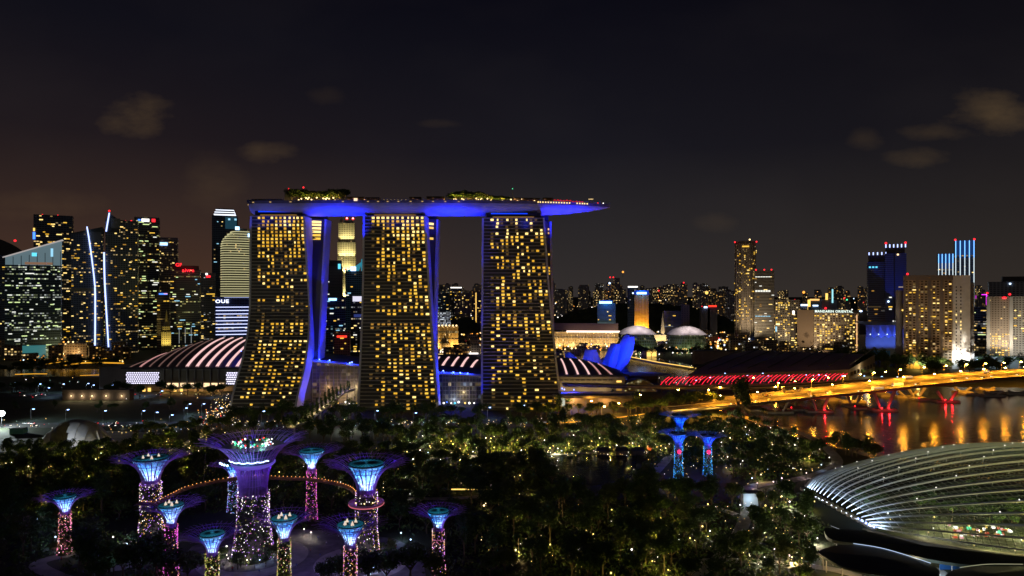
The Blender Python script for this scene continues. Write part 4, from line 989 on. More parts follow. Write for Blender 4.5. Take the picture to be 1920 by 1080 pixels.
t, w, z, d = building('office_tower', 'dark blue tower with tilted glowing cyan roof planes', 1300, 645, 686, 508, facade((.012, .035, .05), (.01, .02, .03), 4, 4, .8, .5, .06, .06, YEL, WHITE, .8), nwin=14, wcols='YWC')
m = MB(); m.face([(-w/2, -d/2-.5, z), (w*.1, -d/2-.5, z), (w*.3, -d/2-.5, z+20), (-w*.1, -d/2-.5, z+8)]); m.face([(w*.2, -d/2, z), (w/2, -d/2, z), (w/2, -d/2, z+30), (w*.2, -d/2, z+22)]); m.build('roof_plane', emis('cyan_roof', (.03, .30, .42), .7), t)
sign(t, -w*.15, z+4, 10, 8, -d/2-1, E_cool); sign(t, w*.42, z+20, 5, 6, -d/2-1, E_cyan); beacon(t, -w*.5, z+2, 1.8)
t, w, z, d = building('office_block', 'dark blue block with a glowing blue sign between the left and middle towers', 1150, 604, 643, 558, facade((.01, .02, .05), (.008, .014, .03), 3.6, 4, .8, .5, .08, .1, YEL, CYAN, .8), nwin=16, wcols='YWC'); sign(t, -w*.1, z-3, 13, 4, -d/2, emis('sign_skyblue3', (.3, .62, 1), 3))
t, w, z, d = building('office_block', 'pale block with a wide lit white panel along its roof', 1180, 655, 690, 556, facade((.05, .05, .065), (.02, .02, .03), 3.6, 4, .7, .5, .18, .1, WARM, WHITE, .9), nwin=24, wcols='BWY'); sign(t, -w*.05, z-4, w*.72, 9, -d/2, emis('panel_lav', (.72, .70, .85), 1.1)); sign(t, 0, z-33, w*.7, 5, -d/2, emis('panel_blue', (.05, .08, .35), .5))
building('office_block', 'low dark block with a red sign strip at the waterfront between the towers', 1120, 622, 652, 622, facade((.05, .03, .03), dk_glass, 3.6, 4, .7, .5, .1, .1, ORG, YEL, .8), nwin=6)
o = tag(MB().box((0, 0, 0), (16, 1, 3)).build('shop_sign', emis('red_strip', (1, .04, .02), 1.8)), 'small red glowing strip sign between the left and middle towers', 'sign'); o.location = pd(641, 1100, zz(631, 1100))
# --- seen between the middle and right towers
t, w, z, d = building('office_block', 'grey residential block with scattered lights between the middle and right towers', 1900, 852, 882, 550, facade((.10, .075, .06), (.03, .025, .02), 4, 3.4, .5, .5, .22, 0, YEL, WARM, .8), nwin=24)
t, w, z, d = building('office_block', 'white lit low block between the middle and right towers', 1500, 812, 844, 585, facade((.2, .22, .26), (.1, .12, .15), 3, 3.4, .8, .6, .8, .5, (.75, .85, 1), WHITE, 1.0), depth=20)
t, w, z, d = building('office_block', 'dark slab block with a white lit top rim between the middle and right towers', 2000, 843, 866, 538, facade((.05, .05, .06), dk_glass, 4, 3.6, .6, .5, .25, .1, YEL, WHITE, .8), nwin=16); sign(t, 0, z-2, w*.9, 3, -d/2, E_white)
t, w, z, d = building('office_block', 'teal dark block left of the lit rim block', 2050, 818, 840, 545, facade((.03, .06, .08), dk_glass, 4, 3.6, .6, .5, .2, .1, YEL, CYAN, .8), nwin=14)
t, w, z, d = building('office_block', 'block with a vertical yellow light line beside the right tower', 2000, 884, 904, 545, facade((.07, .05, .04), dk_glass, 4, 3.4, .5, .5, .25, 0, YEL, ORG, .9), nwin=18); MB().box((-w*.1, -d/2-.5, z*.6), (2.2, 1, z*.7)).build('light_line', E_yel, t)
# floodlit classical hotel
def lit_palace(label, D, x0, x1, ytop, floors, colr, p=6e4):
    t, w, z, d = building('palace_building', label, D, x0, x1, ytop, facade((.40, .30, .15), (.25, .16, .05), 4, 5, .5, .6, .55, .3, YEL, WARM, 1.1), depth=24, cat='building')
    for k in range(floors): MB().box((0, -d/2-.7, z*(k+1)/floors-.6), (w+1, 1.6, .7)).build('cornice', diff('cornice_stone', (.45, .38, .25)), t)
    for k in range(int(w/6)): MB().tube([(-w/2+3+k*6, -d/2-1.6, 0), (-w/2+3+k*6, -d/2-1.6, z*.8)], .6, 5).build('column', diff('cornice_stone', (.45, .38, .25)), t)
    for k in range(5): light('SPOT', 'facade_lamp', (-w/2+w*(k+.5)/5, -d/2-14, 2), p, colr, t, .6, (-w/2+w*(k+.5)/5, -d/2, z*.7), 110)
    return t, w, z, d
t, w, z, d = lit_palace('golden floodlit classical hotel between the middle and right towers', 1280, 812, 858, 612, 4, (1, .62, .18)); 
for k in range(7): MB().ball((-w/2+w*(k+.5)/7, -d/2, z+1.5), 1.7, 8).build('roof_lamp', E_warm, t)
t, w, z, d = lit_palace('long pale floodlit government building right of the right tower', 1340, 1036, 1160, 622, 3, (1, .72, .34), 5e4)
MB().box((w*.12, -d/2-2, z+.5), (w*.80, 1.5, 3.6)).build('light_strip', emis('pink_strip', (1, .74, .62), 1.9), t); MB().box((0, 4, z+9), (w, 14, 14)).build('attic', facade((.17, .11, .07), (.1, .07, .04), 5, 4, .4, .4, .3, 0, YEL, ORG, .3), t)
# --- right part of the skyline
t, w, z, d = building('office_tower', 'banded grey block with a bright blue white roof sign over the bay', 1420, 1122, 1156, 568, facade((.10, .12, .12), (.03, .04, .04), 20, 2.6, 1, .5, .08, .0, (.6, .9, .8), YEL, .5), nwin=10); sign(t, -w*.05, z+1, w*.68, 4.5, -d/2, emis('sign_bluewhite', (.35, .70, 1), 3.2)); glow(t, (0, -d/2-8, z+4), 2.4e4, (.02, .25, 1)); MB().box((0, 0, z+2), (w*.7, 12, 7)).build('roof_plant', diff('blue_backing', (.03, .08, .3)), t)
for k in range(9): MB().box((0, -d/2-.4, 8+k*5), (w*.82, .5, 1.2)).build('floor_band', emis('band_mint', (.5, .72, .6), .25), t)
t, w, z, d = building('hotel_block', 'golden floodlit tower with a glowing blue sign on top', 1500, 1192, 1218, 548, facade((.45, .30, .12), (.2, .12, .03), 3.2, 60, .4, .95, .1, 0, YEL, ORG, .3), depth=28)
sign(t, 0, z-2, w*.7, 4.5, -d/2, emis('sign_bluewhite', (.35, .70, 1), 3.2)); sign(t, -w*.62, z-2, 3, 3, -d/2, E_cool); glow(t, (0, -d/2-8, z+2), 2.2e4, (.02, .25, 1)); MB().box((0, 0, z-1), (w*1.05, d*1.05, 10)).build('roof_crown', diff('blue_backing', (.03, .08, .3)), t)
MB().box((0, 2, 12), (w*1.9, 20, 24)).build('side_wing', diff('gold_stone', (.40, .27, .11)), t)
for x in (-.36, -.12, .12, .36): light('SPOT', 'facade_lamp', (x*w, -d/2-9, 22), 9.0e4, (1, .52, .08), t, .6, (x*w, -d/2+1, 75), 100); light('SPOT', 'facade_lamp', (x*w*1.9, -d/2-12, 2), 3.0e4, (1, .52, .08), t, .6, (x*w*1.9, -d/2+1, 20), 100)
t, w, z, d = building('office_tower', 'dark narrow tower with a white roof bar left of the golden tower', 1700, 1179, 1198, 537, facade((.03, .04, .05), dk_glass, 4, 4, .7, .5, .05, 0, YEL, WHITE, .5)); sign(t, 0, z-1, w*.95, 3.2, -d/2, E_white)
t, w, z, d = building('church', 'white church with a tall floodlit spire', 1350, 1226, 1250, 628, diff('church_wall', (.4, .36, .26)), depth=16, cat='church'); MB().lathe([(4.5, 0), (4.2, z+8), (.2, z+46)], 8, c=(w*.25, -3, 0)).build('spire', diff('church_stone', (.5, .45, .32)), t)
for s_ in (-1, 1): light('SPOT', 'facade_lamp', (w*.25+s_*14, -22, 4), 9e4, (1, .75, .36), t, .5, (w*.25, -3, z+20), 70)
def shell(label, x0, x1, y0, y1, D):
    a, b = pd(x0, D), pd(x1, D); W = b.x-a.x; zt, zb = zz(y0, D), zz(y1, D); t = thing('theatre_shell', label, 'theatre', ((a.x+b.x)/2, D, 0))
    MB().grid(lambda u, v: Vector((-W/2+W*u, -10+34*v-8*math.sin(PI*u), zb-1.5+(zt-zb+1.5)*math.sin(PI*u)**.7*math.sin(PI*.5*min(1, v*1.5)))), 18, 8).build('roof_shell', noisy('shell_skin', (.55, .52, .52), (.65, .62, .62), .1), t, smooth=True)
    MB().grid(lambda u, v: Vector((W*.60*math.cos(PI*(1-u))*(1-.30*v*v), 14-24*math.sin(PI*u)*(1-.1*v), zb*1.02*v)), 26, 4, 0, lambda a_, b_: (a_*120, b_*zb)).build('foyer_glazing', facade((.030, .035, .02), (.02, .025, .012), 5, 5, .7, .7, .30, .1, (.75, .8, .35), (.9, .85, .5), .30), t)
    for k in range(9): MB().ball((-W*.5+W*k/8, -22, 2.5), 1.6, 6).build('foyer_lamp', E_warm if k % 2 else E_white, t)
    for s_ in (-1, 0, 1): light('SPOT', 'facade_lamp', (s_*W*.3, -62, zb+40), 1.2e5, (1, .84, .82), t, .6, (s_*W*.25, 6, zb+9), 42); light('POINT', 'foyer_light', (s_*W*.3, -18, 5), 3.5e3, (.85, 1, .45), t, .6)
shell('white lit theatre roof shell directly behind the top of the blue museum', 1163, 1231, 611, 625, 1230)
shell('white lit theatre roof shell right of the church', 1256, 1326, 612, 626, 1260)
t, w, z, d = building('office_block', 'dark plain slab tower between the church and the white theatre shell', 1480, 1281, 1296, 571, facade((.10, .08, .075), dk_glass, 5, 4, .4, .4, .06, 0, YEL, WHITE, .5))
t, w, z, d = building('office_block', 'wide grey banded block behind the right theatre shell', 1500, 1248, 1282, 583, facade((.07, .075, .07), dk_glass, 20, 3, 1, .5, .05, 0, (.5, .6, .5), WHITE, .3), nwin=4)
t, w, z, d = building('hotel_tower', 'tall pale round cornered hotel tower with three red lamps on its roof', 1515, 1383, 1424, 456, facade((.13, .11, .09), (.04, .03, .02), 3.4, 3.6, .5, .6, .20, 0, YEL, WARM, 1.2), nwin=100, wcols='YYAB', ww=2.6, wh=2.4, grid=(3.4, 3.6), zwin=(.22, .94), sides=8, depth=44)
MB().lathe([(w*.44, z), (w*.44, z+5), (w*.3, z+6)], 20).build('roof_drum', diff('drum', (.10, .09, .075)), t); 
for x in (-.46, .12, .48): beacon(t, x*w, z+2, 1.8, None, -d*.3)
beacon(t, .2*w, z+8, 2.0, E_warm)
for k in range(9): MB().box((-w*.40+w*.1*k, -d/2-.2+abs(k-4)*.9, z*.5), (.8, .8, z*.96)).build('pier', diff('pier_stone', (.20, .17, .14)), t)
MB().box((0, -d/2-.4, z-7), (w*.3, .7, 3)).build('lit_room', WIN[1], t)
t, w, z, d = building('hotel_tower', 'shorter pale banded tower right of the tall round cornered one', 1490, 1421, 1456, 507, facade((.12, .11, .095), (.035, .03, .025), 20, 3.2, 1, .5, .0, .0, YEL, WARM, .3), nwin=34, wcols='BWD', ww=5, wh=1.5, depth=40)
for x in (-.42, 0, .36): beacon(t, x*w, z, 1.7, None, -d/2)
for zo in (14, 44, 46, 100): 
    for k in range(6): MB().box((-w*.4+w*.13*k, -d/2-.3, z-zo), (4.5, .5, 1.6)).build('window', E_roomW if zo != 100 else E_roomC, t)
t, w, z, d = building('hotel_block', 'pale hotel block with amber windows right of the banded tower', 1350, 1461, 1504, 562, facade((.20, .18, .16), (.05, .04, .03), 4.2, 4, .6, .6, .35, 0, YEL, WARM, 1.3), nwin=70, wcols='YYB', ww=2.6, wh=2.2, grid=(4.2, 4.2))
MB().box((-w*.47, -d/2-1.0, z*.40), (3, 1, 10)).build('sign', E_roomC, t); MB().box((-w*.40, -d/2-1.0, z*.5), (7, 1, 3)).build('sign', E_warm, t)
t, w, z, d = building('hotel_block', 'dark narrow hotel wing with amber windows left of the lettered hotel', 1270, 1490, 1512, 583, facade((.07, .06, .05), dk_glass, 4, 4, .7, .5, .35, 0, YEL, WARM, 1.2), nwin=30, wcols='YB'); sign(t, -w*.3, z-3, 3.5, 7, -d/2, E_white)
t, w, z, d = building('hotel_block', 'wide hotel full of amber windows with white roof lettering', 1224, 1536, 1611, 582, facade((.06, .045, .03), (.05, .035, .015), 4.4, 3.9, .62, .6, .50, .05, YEL, WARM, 1.2), nwin=100, wcols='YYYB', ww=2.8, wh=2.2, grid=(4.4, 3.9), zwin=(0, .93), depth=30)
MB().box((-w/2-14, 6, z/2), (28, 18, z)).build('side_wing', facade((.22, .17, .12), (.10, .07, .045), 5, 3.6, .9, .5, .04, 0, YEL, WARM, .5), t)
MB().box((0, -d/2-.5, z-2), (w, 1, 4.6)).build('sign_band', diff('sign_band', (.05, .05, .045)), t); MB().box((w*.47, -d/2-.8, z*.48), (1.6, 1, z*.85)).build('light_line', emis('line_orange', (1, .55, .25), 1.0), t)
me = text_mesh('MANDARIN ORIENTAL', 5.6, .35, emis('sign_mint', (.75, .9, .8), 1.7), 'sign'); o = inst('sign', me, t, (-w*.05, -d/2-1.3, z-2), (R(90), 0, 0)); k = (w*.86)/max(.1, o.dimensions.x or 60); o.scale = (k, 1.1, 1)
MB().ball((w*.56, -d/2, z-1), 2.6, 10, sz=.6).build('sign', E_cool, t); MB().box((w*.62, -6, z*.5), (w*.18, 18, z)).build('end_wing', diff('end_wing', (.05, .05, .05)), t)
t, w, z, d = building('hotel_tower', 'lower dark blue tower of a pair with a row of pale blue roof lamps', 1180, 1638, 1670, 478, facade((.02, .024, .04), (.012, .015, .026), 20, 3.4, 1, .5, .02, .02, YEL, WHITE, .5), nwin=12, wcols='YDW', crown=12, zwin=(.05, .9))
for k in range(5): MB().box((-w*.44+w*.22*k, -d/2+2, z+2.5), (1.6, 1.6, 4.6)).build('roof_lamp', E_strip, t)
for k in range(3): sign(t, -w*.4+k*5, z-21, 3, 2.5, -d/2, E_cyan)
t, w, z, d = building('hotel_tower', 'taller dark blue tower of a pair with roof lamps and two red beacons', 1160, 1671, 1706, 464, facade((.022, .026, .042), (.012, .015, .026), 20, 3.4, 1, .5, .02, .02, YEL, WHITE, .5), nwin=14, wcols='YDW', crown=10, zwin=(.05, .6))
for k in range(6): MB().box((-w*.46+w*.184*k, -d/2+2, z+3.0), (1.6, 1.6, 5.5)).build('roof_lamp', E_strip, t)
beacon(t, -w*.46, z+6.5, 1.9, None, -d/2+2); beacon(t, w*.46, z+6.5, 1.9, None, -d/2+2); MB().ball((w*.1, -d/2, z-12), 1.6, 8).build('roof_lamp', E_warm, t); MB().box((-w*.06, -d/2+.6, z*.5), (1.6, 2.2, z*.9)).build('recess', M_dark, t); MB().ball((-w*.35, -d/2-1, 96), 1.7, 8).build('lamp', E_cool, t)
for k, (x, z_) in enumerate(((.02, 60), (.2, 64), (-.3, 60), (.3, 50))): pass
def wash(cx_, D, wpx, h, p, c_=(1, .78, .5)):  # added ground spots that brighten dark hotel walls
    for k in (-.3, .3):
        a = pd(cx_+k*wpx, D-46, 2); light('SPOT', 'facade_lamp', tuple(a), p, c_, None, .8, tuple(pd(cx_+k*wpx, D, h)), 85, .9)
wash(1750, 1000, 70, 60, 1.3e5); wash(1524, 1220, 26, 40, 1.5e5, (1, .7, .42)); wash(1482, 1350, 40, 50, 9e4); wash(1403, 1515, 36, 90, 2.2e5); wash(1438, 1490, 30, 70, 9e4); wash(1716, 1000, 14, 60, 4e4, (1, .9, .8)); wash(1922, 1070, 20, 50, 1.2e5, (1, .9, .75)); wash(1138, 1420, 30, 40, 3e4, (.7, .95, 1))
# faceted blue lit hall
q = pd(1664, 1150); t = thing('faceted_hall', 'hall with faceted roof glowing blue behind the hotels', 'hall', (q.x, q.y, 0)); Wd = 84
zb = zz(628, 1150); zt = zz(609, 1150)
m = MB(); n = 7
for k in range(n):
    x0, x1 = -Wd/2+Wd*k/n, -Wd/2+Wd*(k+1)/n; xm = (x0+x1)/2
    m.face([(x0, -10, zt), (x1, -10, zt), (xm, -16, zb)]); m.face([(x0, -10, zt), (xm, -16, zb), (x0, -13, zb-4)] ); m.face([(x1, -10, zt), (x1, -13, zb-4), (xm, -16, zb)]); m.face([(x0, -10, zt), (x1, -10, zt), (xm, 24, zt+5)]); m.face([(x0, -10, zt), (xm, 24, zt+5), (x0-Wd/n/2, 24, zt+5)])
m.build('faceted_roof', diff('facet_skin', (.35, .38, .55), .4), t)
MB().box((0, 2, zb/2), (Wd, 24, zb)).build('wall', facade((.18, .15, .10), (.2, .17, .1), 4, 12, .8, .85, .6, .2, (.8, .7, .35), (.5, .75, 1), .4), t); MB().box((-Wd*.25, -11, 9), (Wd*.46, .8, 11)).build('blue_screen', facade((.05, .2, .35), (.05, .3, .5), 1.6, 30, .7, .95, .85, 1, (.15, .5, .9), (.3, .75, 1), .7), t)
for k in range(6): light('SPOT', 'blue_floodlight', (-Wd/2+Wd*(k+.5)/6, -34, 8), 6.5e4, (.05, .12, 1), t, .6, (-Wd/2+Wd*(k+.5)/6, -12, zb+5), 80); MB().ball((-Wd/2+Wd*(k+.3)/6, -17, zb+2), .9, 6).build('lamp', E_cool, t)
# angled atrium hotel with a floodlit end wall
D = 1000; t, w, z, d = building('hotel_slab', 'big tan hotel slab with amber windows and a white floodlit end wall', D, 1713, 1790, 516, facade((.17, .12, .07), (.045, .03, .015), 5.0, 3.8, .62, .55, .28, .0, YEL, WARM, 1.2), nwin=100, wcols='YYBA', ww=3.0, wh=1.6, grid=(5, 3.8), zwin=(.08, .9), depth=34)
MB().box((0, -d/2-1.5, z-3.5), (w+1, 3, 7)).build('parapet', diff('slab_stone', (.17, .13, .10)), t)
for x in (-.5, -.22, .03, .28): MB().box((x*w, -d/2-1.1, z/2-4), (3.2, 2, z-8)).build('pier', diff('slab_stone', (.17, .13, .10)), t)
wl = MB().box((w/2+11, -2, z/2-.2), (22, 26, z-.6)).build('end_wall', noisy('end_plaster', (.50, .48, .44), (.60, .58, .54), .1), t)
for k in range(22):
    for x in (5, 10.5): 
        lit = (rnd.random() < .30 and k > 8); MB().box((w/2+x, -15.1, 14+k*5.0), (1.5, .5, 2.1)).build('window', WIN[2] if lit else M_dark, t)
light('SPOT', 'white_floodlight', (w/2+12, -52, 5), 5.0e5, (1, .92, .82), t, .6, (w/2+11, -15, 30), 70, .9); light('SPOT', 'white_floodlight', (w/2+12, -52, 5), 2.0e5, (1, .92, .82), t, .6, (w/2+11, -15, 80), 50, .9)
MB().box((-w/2-6, 4, z*.42), (9, 20, z*.84)).build('side_wing', facade((.2, .18, .16), (.03, .025, .02), 4, 3.6, .5, .5, .02, 0, YEL, WARM, .5), t); MB().ball((-w/2-2, -10, z*.62), 1.4, 6).build('lamp', E_yel, t); beacon(t, -w*.42, z+1, 1.7)
MB().box((w/2+24.5, 2, z*.46), (6, 22, z*.92)).build('rear_wing', M_grey, t)
MB().box((-w*.25, -d/2-8, 6), (w*.5, 16, 12)).build('porch', diff('gold_porch', (.45, .32, .12)), t); light('POINT', 'porch_light', (-w*.25, -d/2-24, 9), 1.6e4, (1, .6, .12), t, .5)
for (x0, x1, yt, n, lb, D) in ((1769, 1793, 475, 5, 'lower tower of the pair striped by vertical blue white light lines', 1500), (1802, 1832, 450, 5, 'taller tower of the pair striped by vertical blue white light lines', 1520)):
    t, w, z, d = building('striped_tower', lb, D, x0, x1, yt+1, facade((.02, .022, .03), dk_glass, 4, 4, .8, .5, .05, .10, YEL, WARM, .8), nwin=18, wcols='YBD')
    for k in range(n):
        x = -w/2+.8+(w-1.6)*k/(n-1); zc = z-38 if yt < 460 else z-20
        MB().box((x, -d/2-.8, (z+zc)/2), (1.5, 1, z-zc)).build('light_line', emis('line_blue', (.16, .45, 1), 2.2), t)
        zl = zz(560+(k*12 if yt < 460 else 0), D) if yt < 460 else z*.62
        MB().box((x, -d/2-.8, (zc+zl)/2), (1.3, 1, zc-zl)).build('light_line', emis('line_pale', (.68, .80, .85), 1.3), t)
    if yt < 460: beacon(t, -w/2, z+1, 2.3, None, -d/2); beacon(t, w/2, z+1, 2.3, None, -d/2)
    MB().box((0, -d/2-.3, z-16), (w*.96, .5, 32)).build('glazing', emis('blue_glazing', (.01, .06, .25), .5), t)
t, w, z, d = building('office_tower', 'wide dim tower block behind the far right hotel', 1300, 1874, 1960, 528, facade((.05, .045, .04), dk_glass, 6, 4, .6, .5, .03, 0, YEL, WHITE, .4)); MB().ball((-w*.12, -d/2-1, z-4), 1.8, 8).build('lamp', E_cool, t); MB().box((0, 0, z+5), (w*.5, 20, 10)).build('roof_plant', M_roof, t)
t, w, z, d = building('hotel_slab', 'tan hotel slab with amber windows at the right edge of the photo', 1080, 1869, 1904, 556, facade((.24, .19, .14), (.08, .06, .04), 3.8, 3.6, .55, .5, .18, 0, YEL, WARM, 1.0), nwin=70, wcols='YYB', ww=2.2, wh=1.8, grid=(3.8, 3.6), zwin=(.05, .45))
for x in (-.5, .5): MB().box((x*w, -d/2-.6, z/2), (4.5, 3, z)).build('pier', diff('pale_pier', (.34, .32, .28)), t)
MB().ball((w*.2, -d/2-1, z-2), 3.2, 10, sz=.6).build('sign', E_red, t); beacon(t, -w*.5, z+4, 1.6); beacon(t, w*.5, z+2, 1.8)
for k in range(3): light('SPOT', 'facade_lamp', (-w/2+w*(k+.5)/3, -d/2-30, 4), 9e4, (1, .85, .65), t, .6, (-w/2+w*(k+.5)/3, -d/2, 60), 70)
t, w, z, d = building('hotel_slab', 'pale hotel slab cut by the right edge of the photo', 1075, 1911, 1960, 556, facade((.26, .24, .20), (.05, .04, .03), 4, 3.6, .5, .5, .1, 0, YEL, WARM, 1.0), nwin=20, wcols='YB')
t, w, z, d = building('office_block', 'dark blue low office block with yellow floor rows at the far right', 1250, 1832, 1866, 576, facade((.012, .02, .055), (.008, .014, .03), 4, 4, .85, .4, .12, .22, YEL, WHITE, .8), nwin=26, wcols='YBG', ww=6, wh=1.4)
t = thing('neon_frame', 'magenta neon frame glowing on a far roof at the right', 'neon sign', tuple(pd(1850, 1700, zz(572, 1700)))); MB().box((0, 0, 13), (2.2, 1, 26)).build('tube', emis('magenta_neon', (.9, .03, 1), 2.0), t); MB().box((-6, 0, 26), (13, 1, 1.6)).build('tube', emis('magenta_neon', (1, 1, 1)), t); MB().box((-27, 0, 20), (3, 1, 8)).build('tube', emis('magenta_dim', (.5, .03, .5), .8), t)
# fluted pale pavilion at far right
t = thing('scalloped_pavilion', 'low pavilion with pale scalloped roof lit white at the far right', 'pavilion', tuple(pd(1875, 1000, 0)))
for k in range(12): MB().grid(lambda u, v, k=k: Vector((-84+k*14+14*u, -8+16*v, 14+4.0*math.sin(PI*u)*(1-.3*v))), 6, 3).build('roof_shell', noisy('scallop', (.40, .46, .46), (.5, .56, .56), .2), t, smooth=True)
MB().box((0, 0, 6.5), (168, 14, 13)).build('wall', diff('scallop_wall', (.12, .14, .14)), t)
for k in range(6): light('SPOT', 'white_floodlight', (-75+k*30, -26, 22), 3.2e4, (.75, .9, 1), t, .5, (-75+k*30, -6, 15), 90)
for x, mt in ((-40, E_cool), (62, E_cool), (-52, E_cyan)): MB().ball((x, -9, 13), 1.8, 6).build('lamp', mt, t)
# far roof signs and masts between
for (px, py, D, wd, ht, mt, lb) in ((1510, 572, 1700, 22, 4, E_cool, 'pale blue roof sign above the lettered hotel'), (1528, 562, 1750, 26, 4, emis('sign_orange', (1, .5, .15), 1.6), 'orange lit roof bar above the lettered hotel'), (1529, 573, 1600, 12, 3, E_cool, 'second smaller pale blue roof sign above the lettered hotel'),
                                    (1561, 555, 1700, 3, 34, emis('mint_line', (.35, .8, .9), 1.2), 'pale mint vertical light line above the lettered hotel'), (1517, 572, 1640, 6, 26, E_yel, 'short yellow vertical light column above the lettered hotel'), (1336, 574, 1700, 20, 4, emis('red_strip', (1, .04, .02), 1.8), 'long red roof sign left of the tall round cornered tower'),
                                    (1323, 576, 1700, 8, 4, E_cool, 'small white sign beside the long red roof sign'), (1550, 556, 1680, 5, 16, E_yel, 'stubby yellow light column above the lettered hotel'), (1031, 521, 1900, 15, 4, E_org, 'small orange roof light just right of the right tower')):
    t = thing('roof_sign', lb, 'sign', tuple(pd(px, D, 0))); z = zz(py, D); MB().box((0, 0, z), (wd, 2, ht)).build('panel', mt, t); MB().box((0, 8, z/2-2), (max(wd*1.2, 22), 14, z-ht/2)).build('support_block', facade((.05, .045, .045), dk_glass, 4, 4, .6, .5, .12, 0, YEL, WARM, .8), t)

# ================================================================== far city and low blocks
rf_ = random.Random(21)
FARM = [facade((.05, .045, .045), (.02, .018, .018), 5, 4.2, .6, .55, p_, .03, A_, B_, s_, 'far_facade') for p_, A_, B_, s_ in ((.30, YEL, WARM, 1.5), (.22, YEL, ORG, 1.3), (.38, WARM, YEL, 1.5), (.18, WARM, WHITE, 1.3), (.12, YEL, WARM, 1.2), (.26, ORG, YEL, 1.5))]
far_cache = {}
def far_block(px, D, wpx, ytop, label, group, mi=None, z0=0):
    w = max(10, wpx*D/F); z = max(6, zz(ytop, D)); q = pd(px, D); mi = rf_.randrange(6) if mi is None else mi
    o = MB().prism([(-w/2, -9), (w/2, -9), (w/2, 9), (-w/2, 9)], 0, z, 0, None, 1)
    if rf_.random() < .6: o.box((w*rf_.uniform(-.2, .2), 0, z+2), (w*.5, 9, 4), 1)
    ob = o.build('apartment_block', [FARM[mi], M_roof]); ob.location = (q.x, q.y, 0); ob.rotation_euler[2] = -math.atan2(q.x, q.y)*.8+rf_.uniform(-.25, .25)
    tag(ob, label, 'apartment block', group); return ob
for i in range(120):
    px = rf_.choice([rf_.uniform(1030, 1380), rf_.uniform(1030, 1380), rf_.uniform(1380, 1660), rf_.uniform(815, 905), rf_.uniform(1800, 1900)]); D = rf_.uniform(2100, 4200)
    reg = 'between two towers' if px < 1000 else 'left of the tall round cornered hotel' if px < 1383 else 'right of the tall round cornered hotel'
    far_block(px, D, rf_.uniform(8, 17), 548-rf_.random()**1.8*17+(4 if px > 1400 else 0), 'small far apartment block with lit windows %s' % reg, 'far blocks %s' % reg)
for (px, D, w, yt, lb) in ((1156, 2300, 10, 521, 'far slim tower with one orange lamp on its crown'), (1142, 2200, 9, 532, 'far slim tower with two red lamps beside the orange lamp one'), (1258, 2300, 14, 533, 'far block crowded with bright white windows left of a red lamp tower'), (1282, 2400, 12, 532, 'far dark tower with red lamps on its roof'), (1305, 2300, 12, 532, 'far dark box tower with one bright window column'), (1324, 2400, 10, 550, 'far block under a round golden lamp'), (1368, 2100, 16, 545, 'far dark tower pair just left of the tall round cornered hotel')):
    far_block(px, D, w, yt, lb, None, 2 if '1258' in str(px) else None)
for i, (px, py, D, r_, mt, lb) in enumerate(((1168, 510, 2300, 3.4, E_org, 'round orange lamp high over the horizon'), (1144, 520, 2200, 2.4, E_red, 'left small red lamp below the orange one'), (1150, 520, 2200, 2.4, E_red, 'right small red lamp below the orange one'), (1143, 531, 2200, 3.2, E_cool, 'round white blue lamp above the banded block'), (1282, 530, 2300, 2.4, E_red, 'red lamp over the far dark tower'), (1235, 545, 2100, 2.4, E_red, 'red lamp right of the golden tower'), (1325, 549, 2300, 5.5, E_yel, 'round golden glowing lamp on the horizon'), (1507, 548, 2200, 4.2, E_org, 'orange red lamp on the far roof above the lettered hotel'), (1583, 559, 1900, 2.2, E_red, 'red lamp beside the green one'), (1588, 562, 1900, 2.2, E_green, 'green lamp on the far roof'), (1548, 578, 1700, 2.8, E_red, 'red lamp right above the white roof lettering'))):
    q = pd(px, D-30, zz(py, D-30)); o = MB().tube([(0, 0, -r_*5), (0, 0, 0)], .5, 4, 1).ball((0, 0, 0), r_, 8).build('roof_lamp', [mt, M_dark]); o.location = q; tag(o, lb, 'lamp')
# wooded hill
M_wood = noisy('wood_crowns', (.02, .032, .014), (.045, .06, .025), .05)
def wooded(name, x0, x1, D, yt, dep=160, amp=1.0, seed=1):
    a, b = pd(x0, D), pd(x1, D); W = b.x-a.x; z = zz(yt, D)
    return MB().grid(lambda u, v: Vector((a.x+W*u, D+dep*v, max(-1, z*math.sin(PI*min(1, max(0, u*1.0)))**.5*math.sin(PI*v)**.7*(1+.16*amp*noise.noise(Vector((u*W/30, v*dep/30, seed))))+amp*3.5*noise.noise(Vector((u*W/9, v*dep/9, seed)))))), int(W/7), 18).build(name, M_wood, kind='stuff' if 'wood' in name else 'structure')
wooded('hill', 1020, 1420, 1760, 570, 240, 1, 3); wooded('hill', 820, 905, 1700, 598, 160, 1, 5)
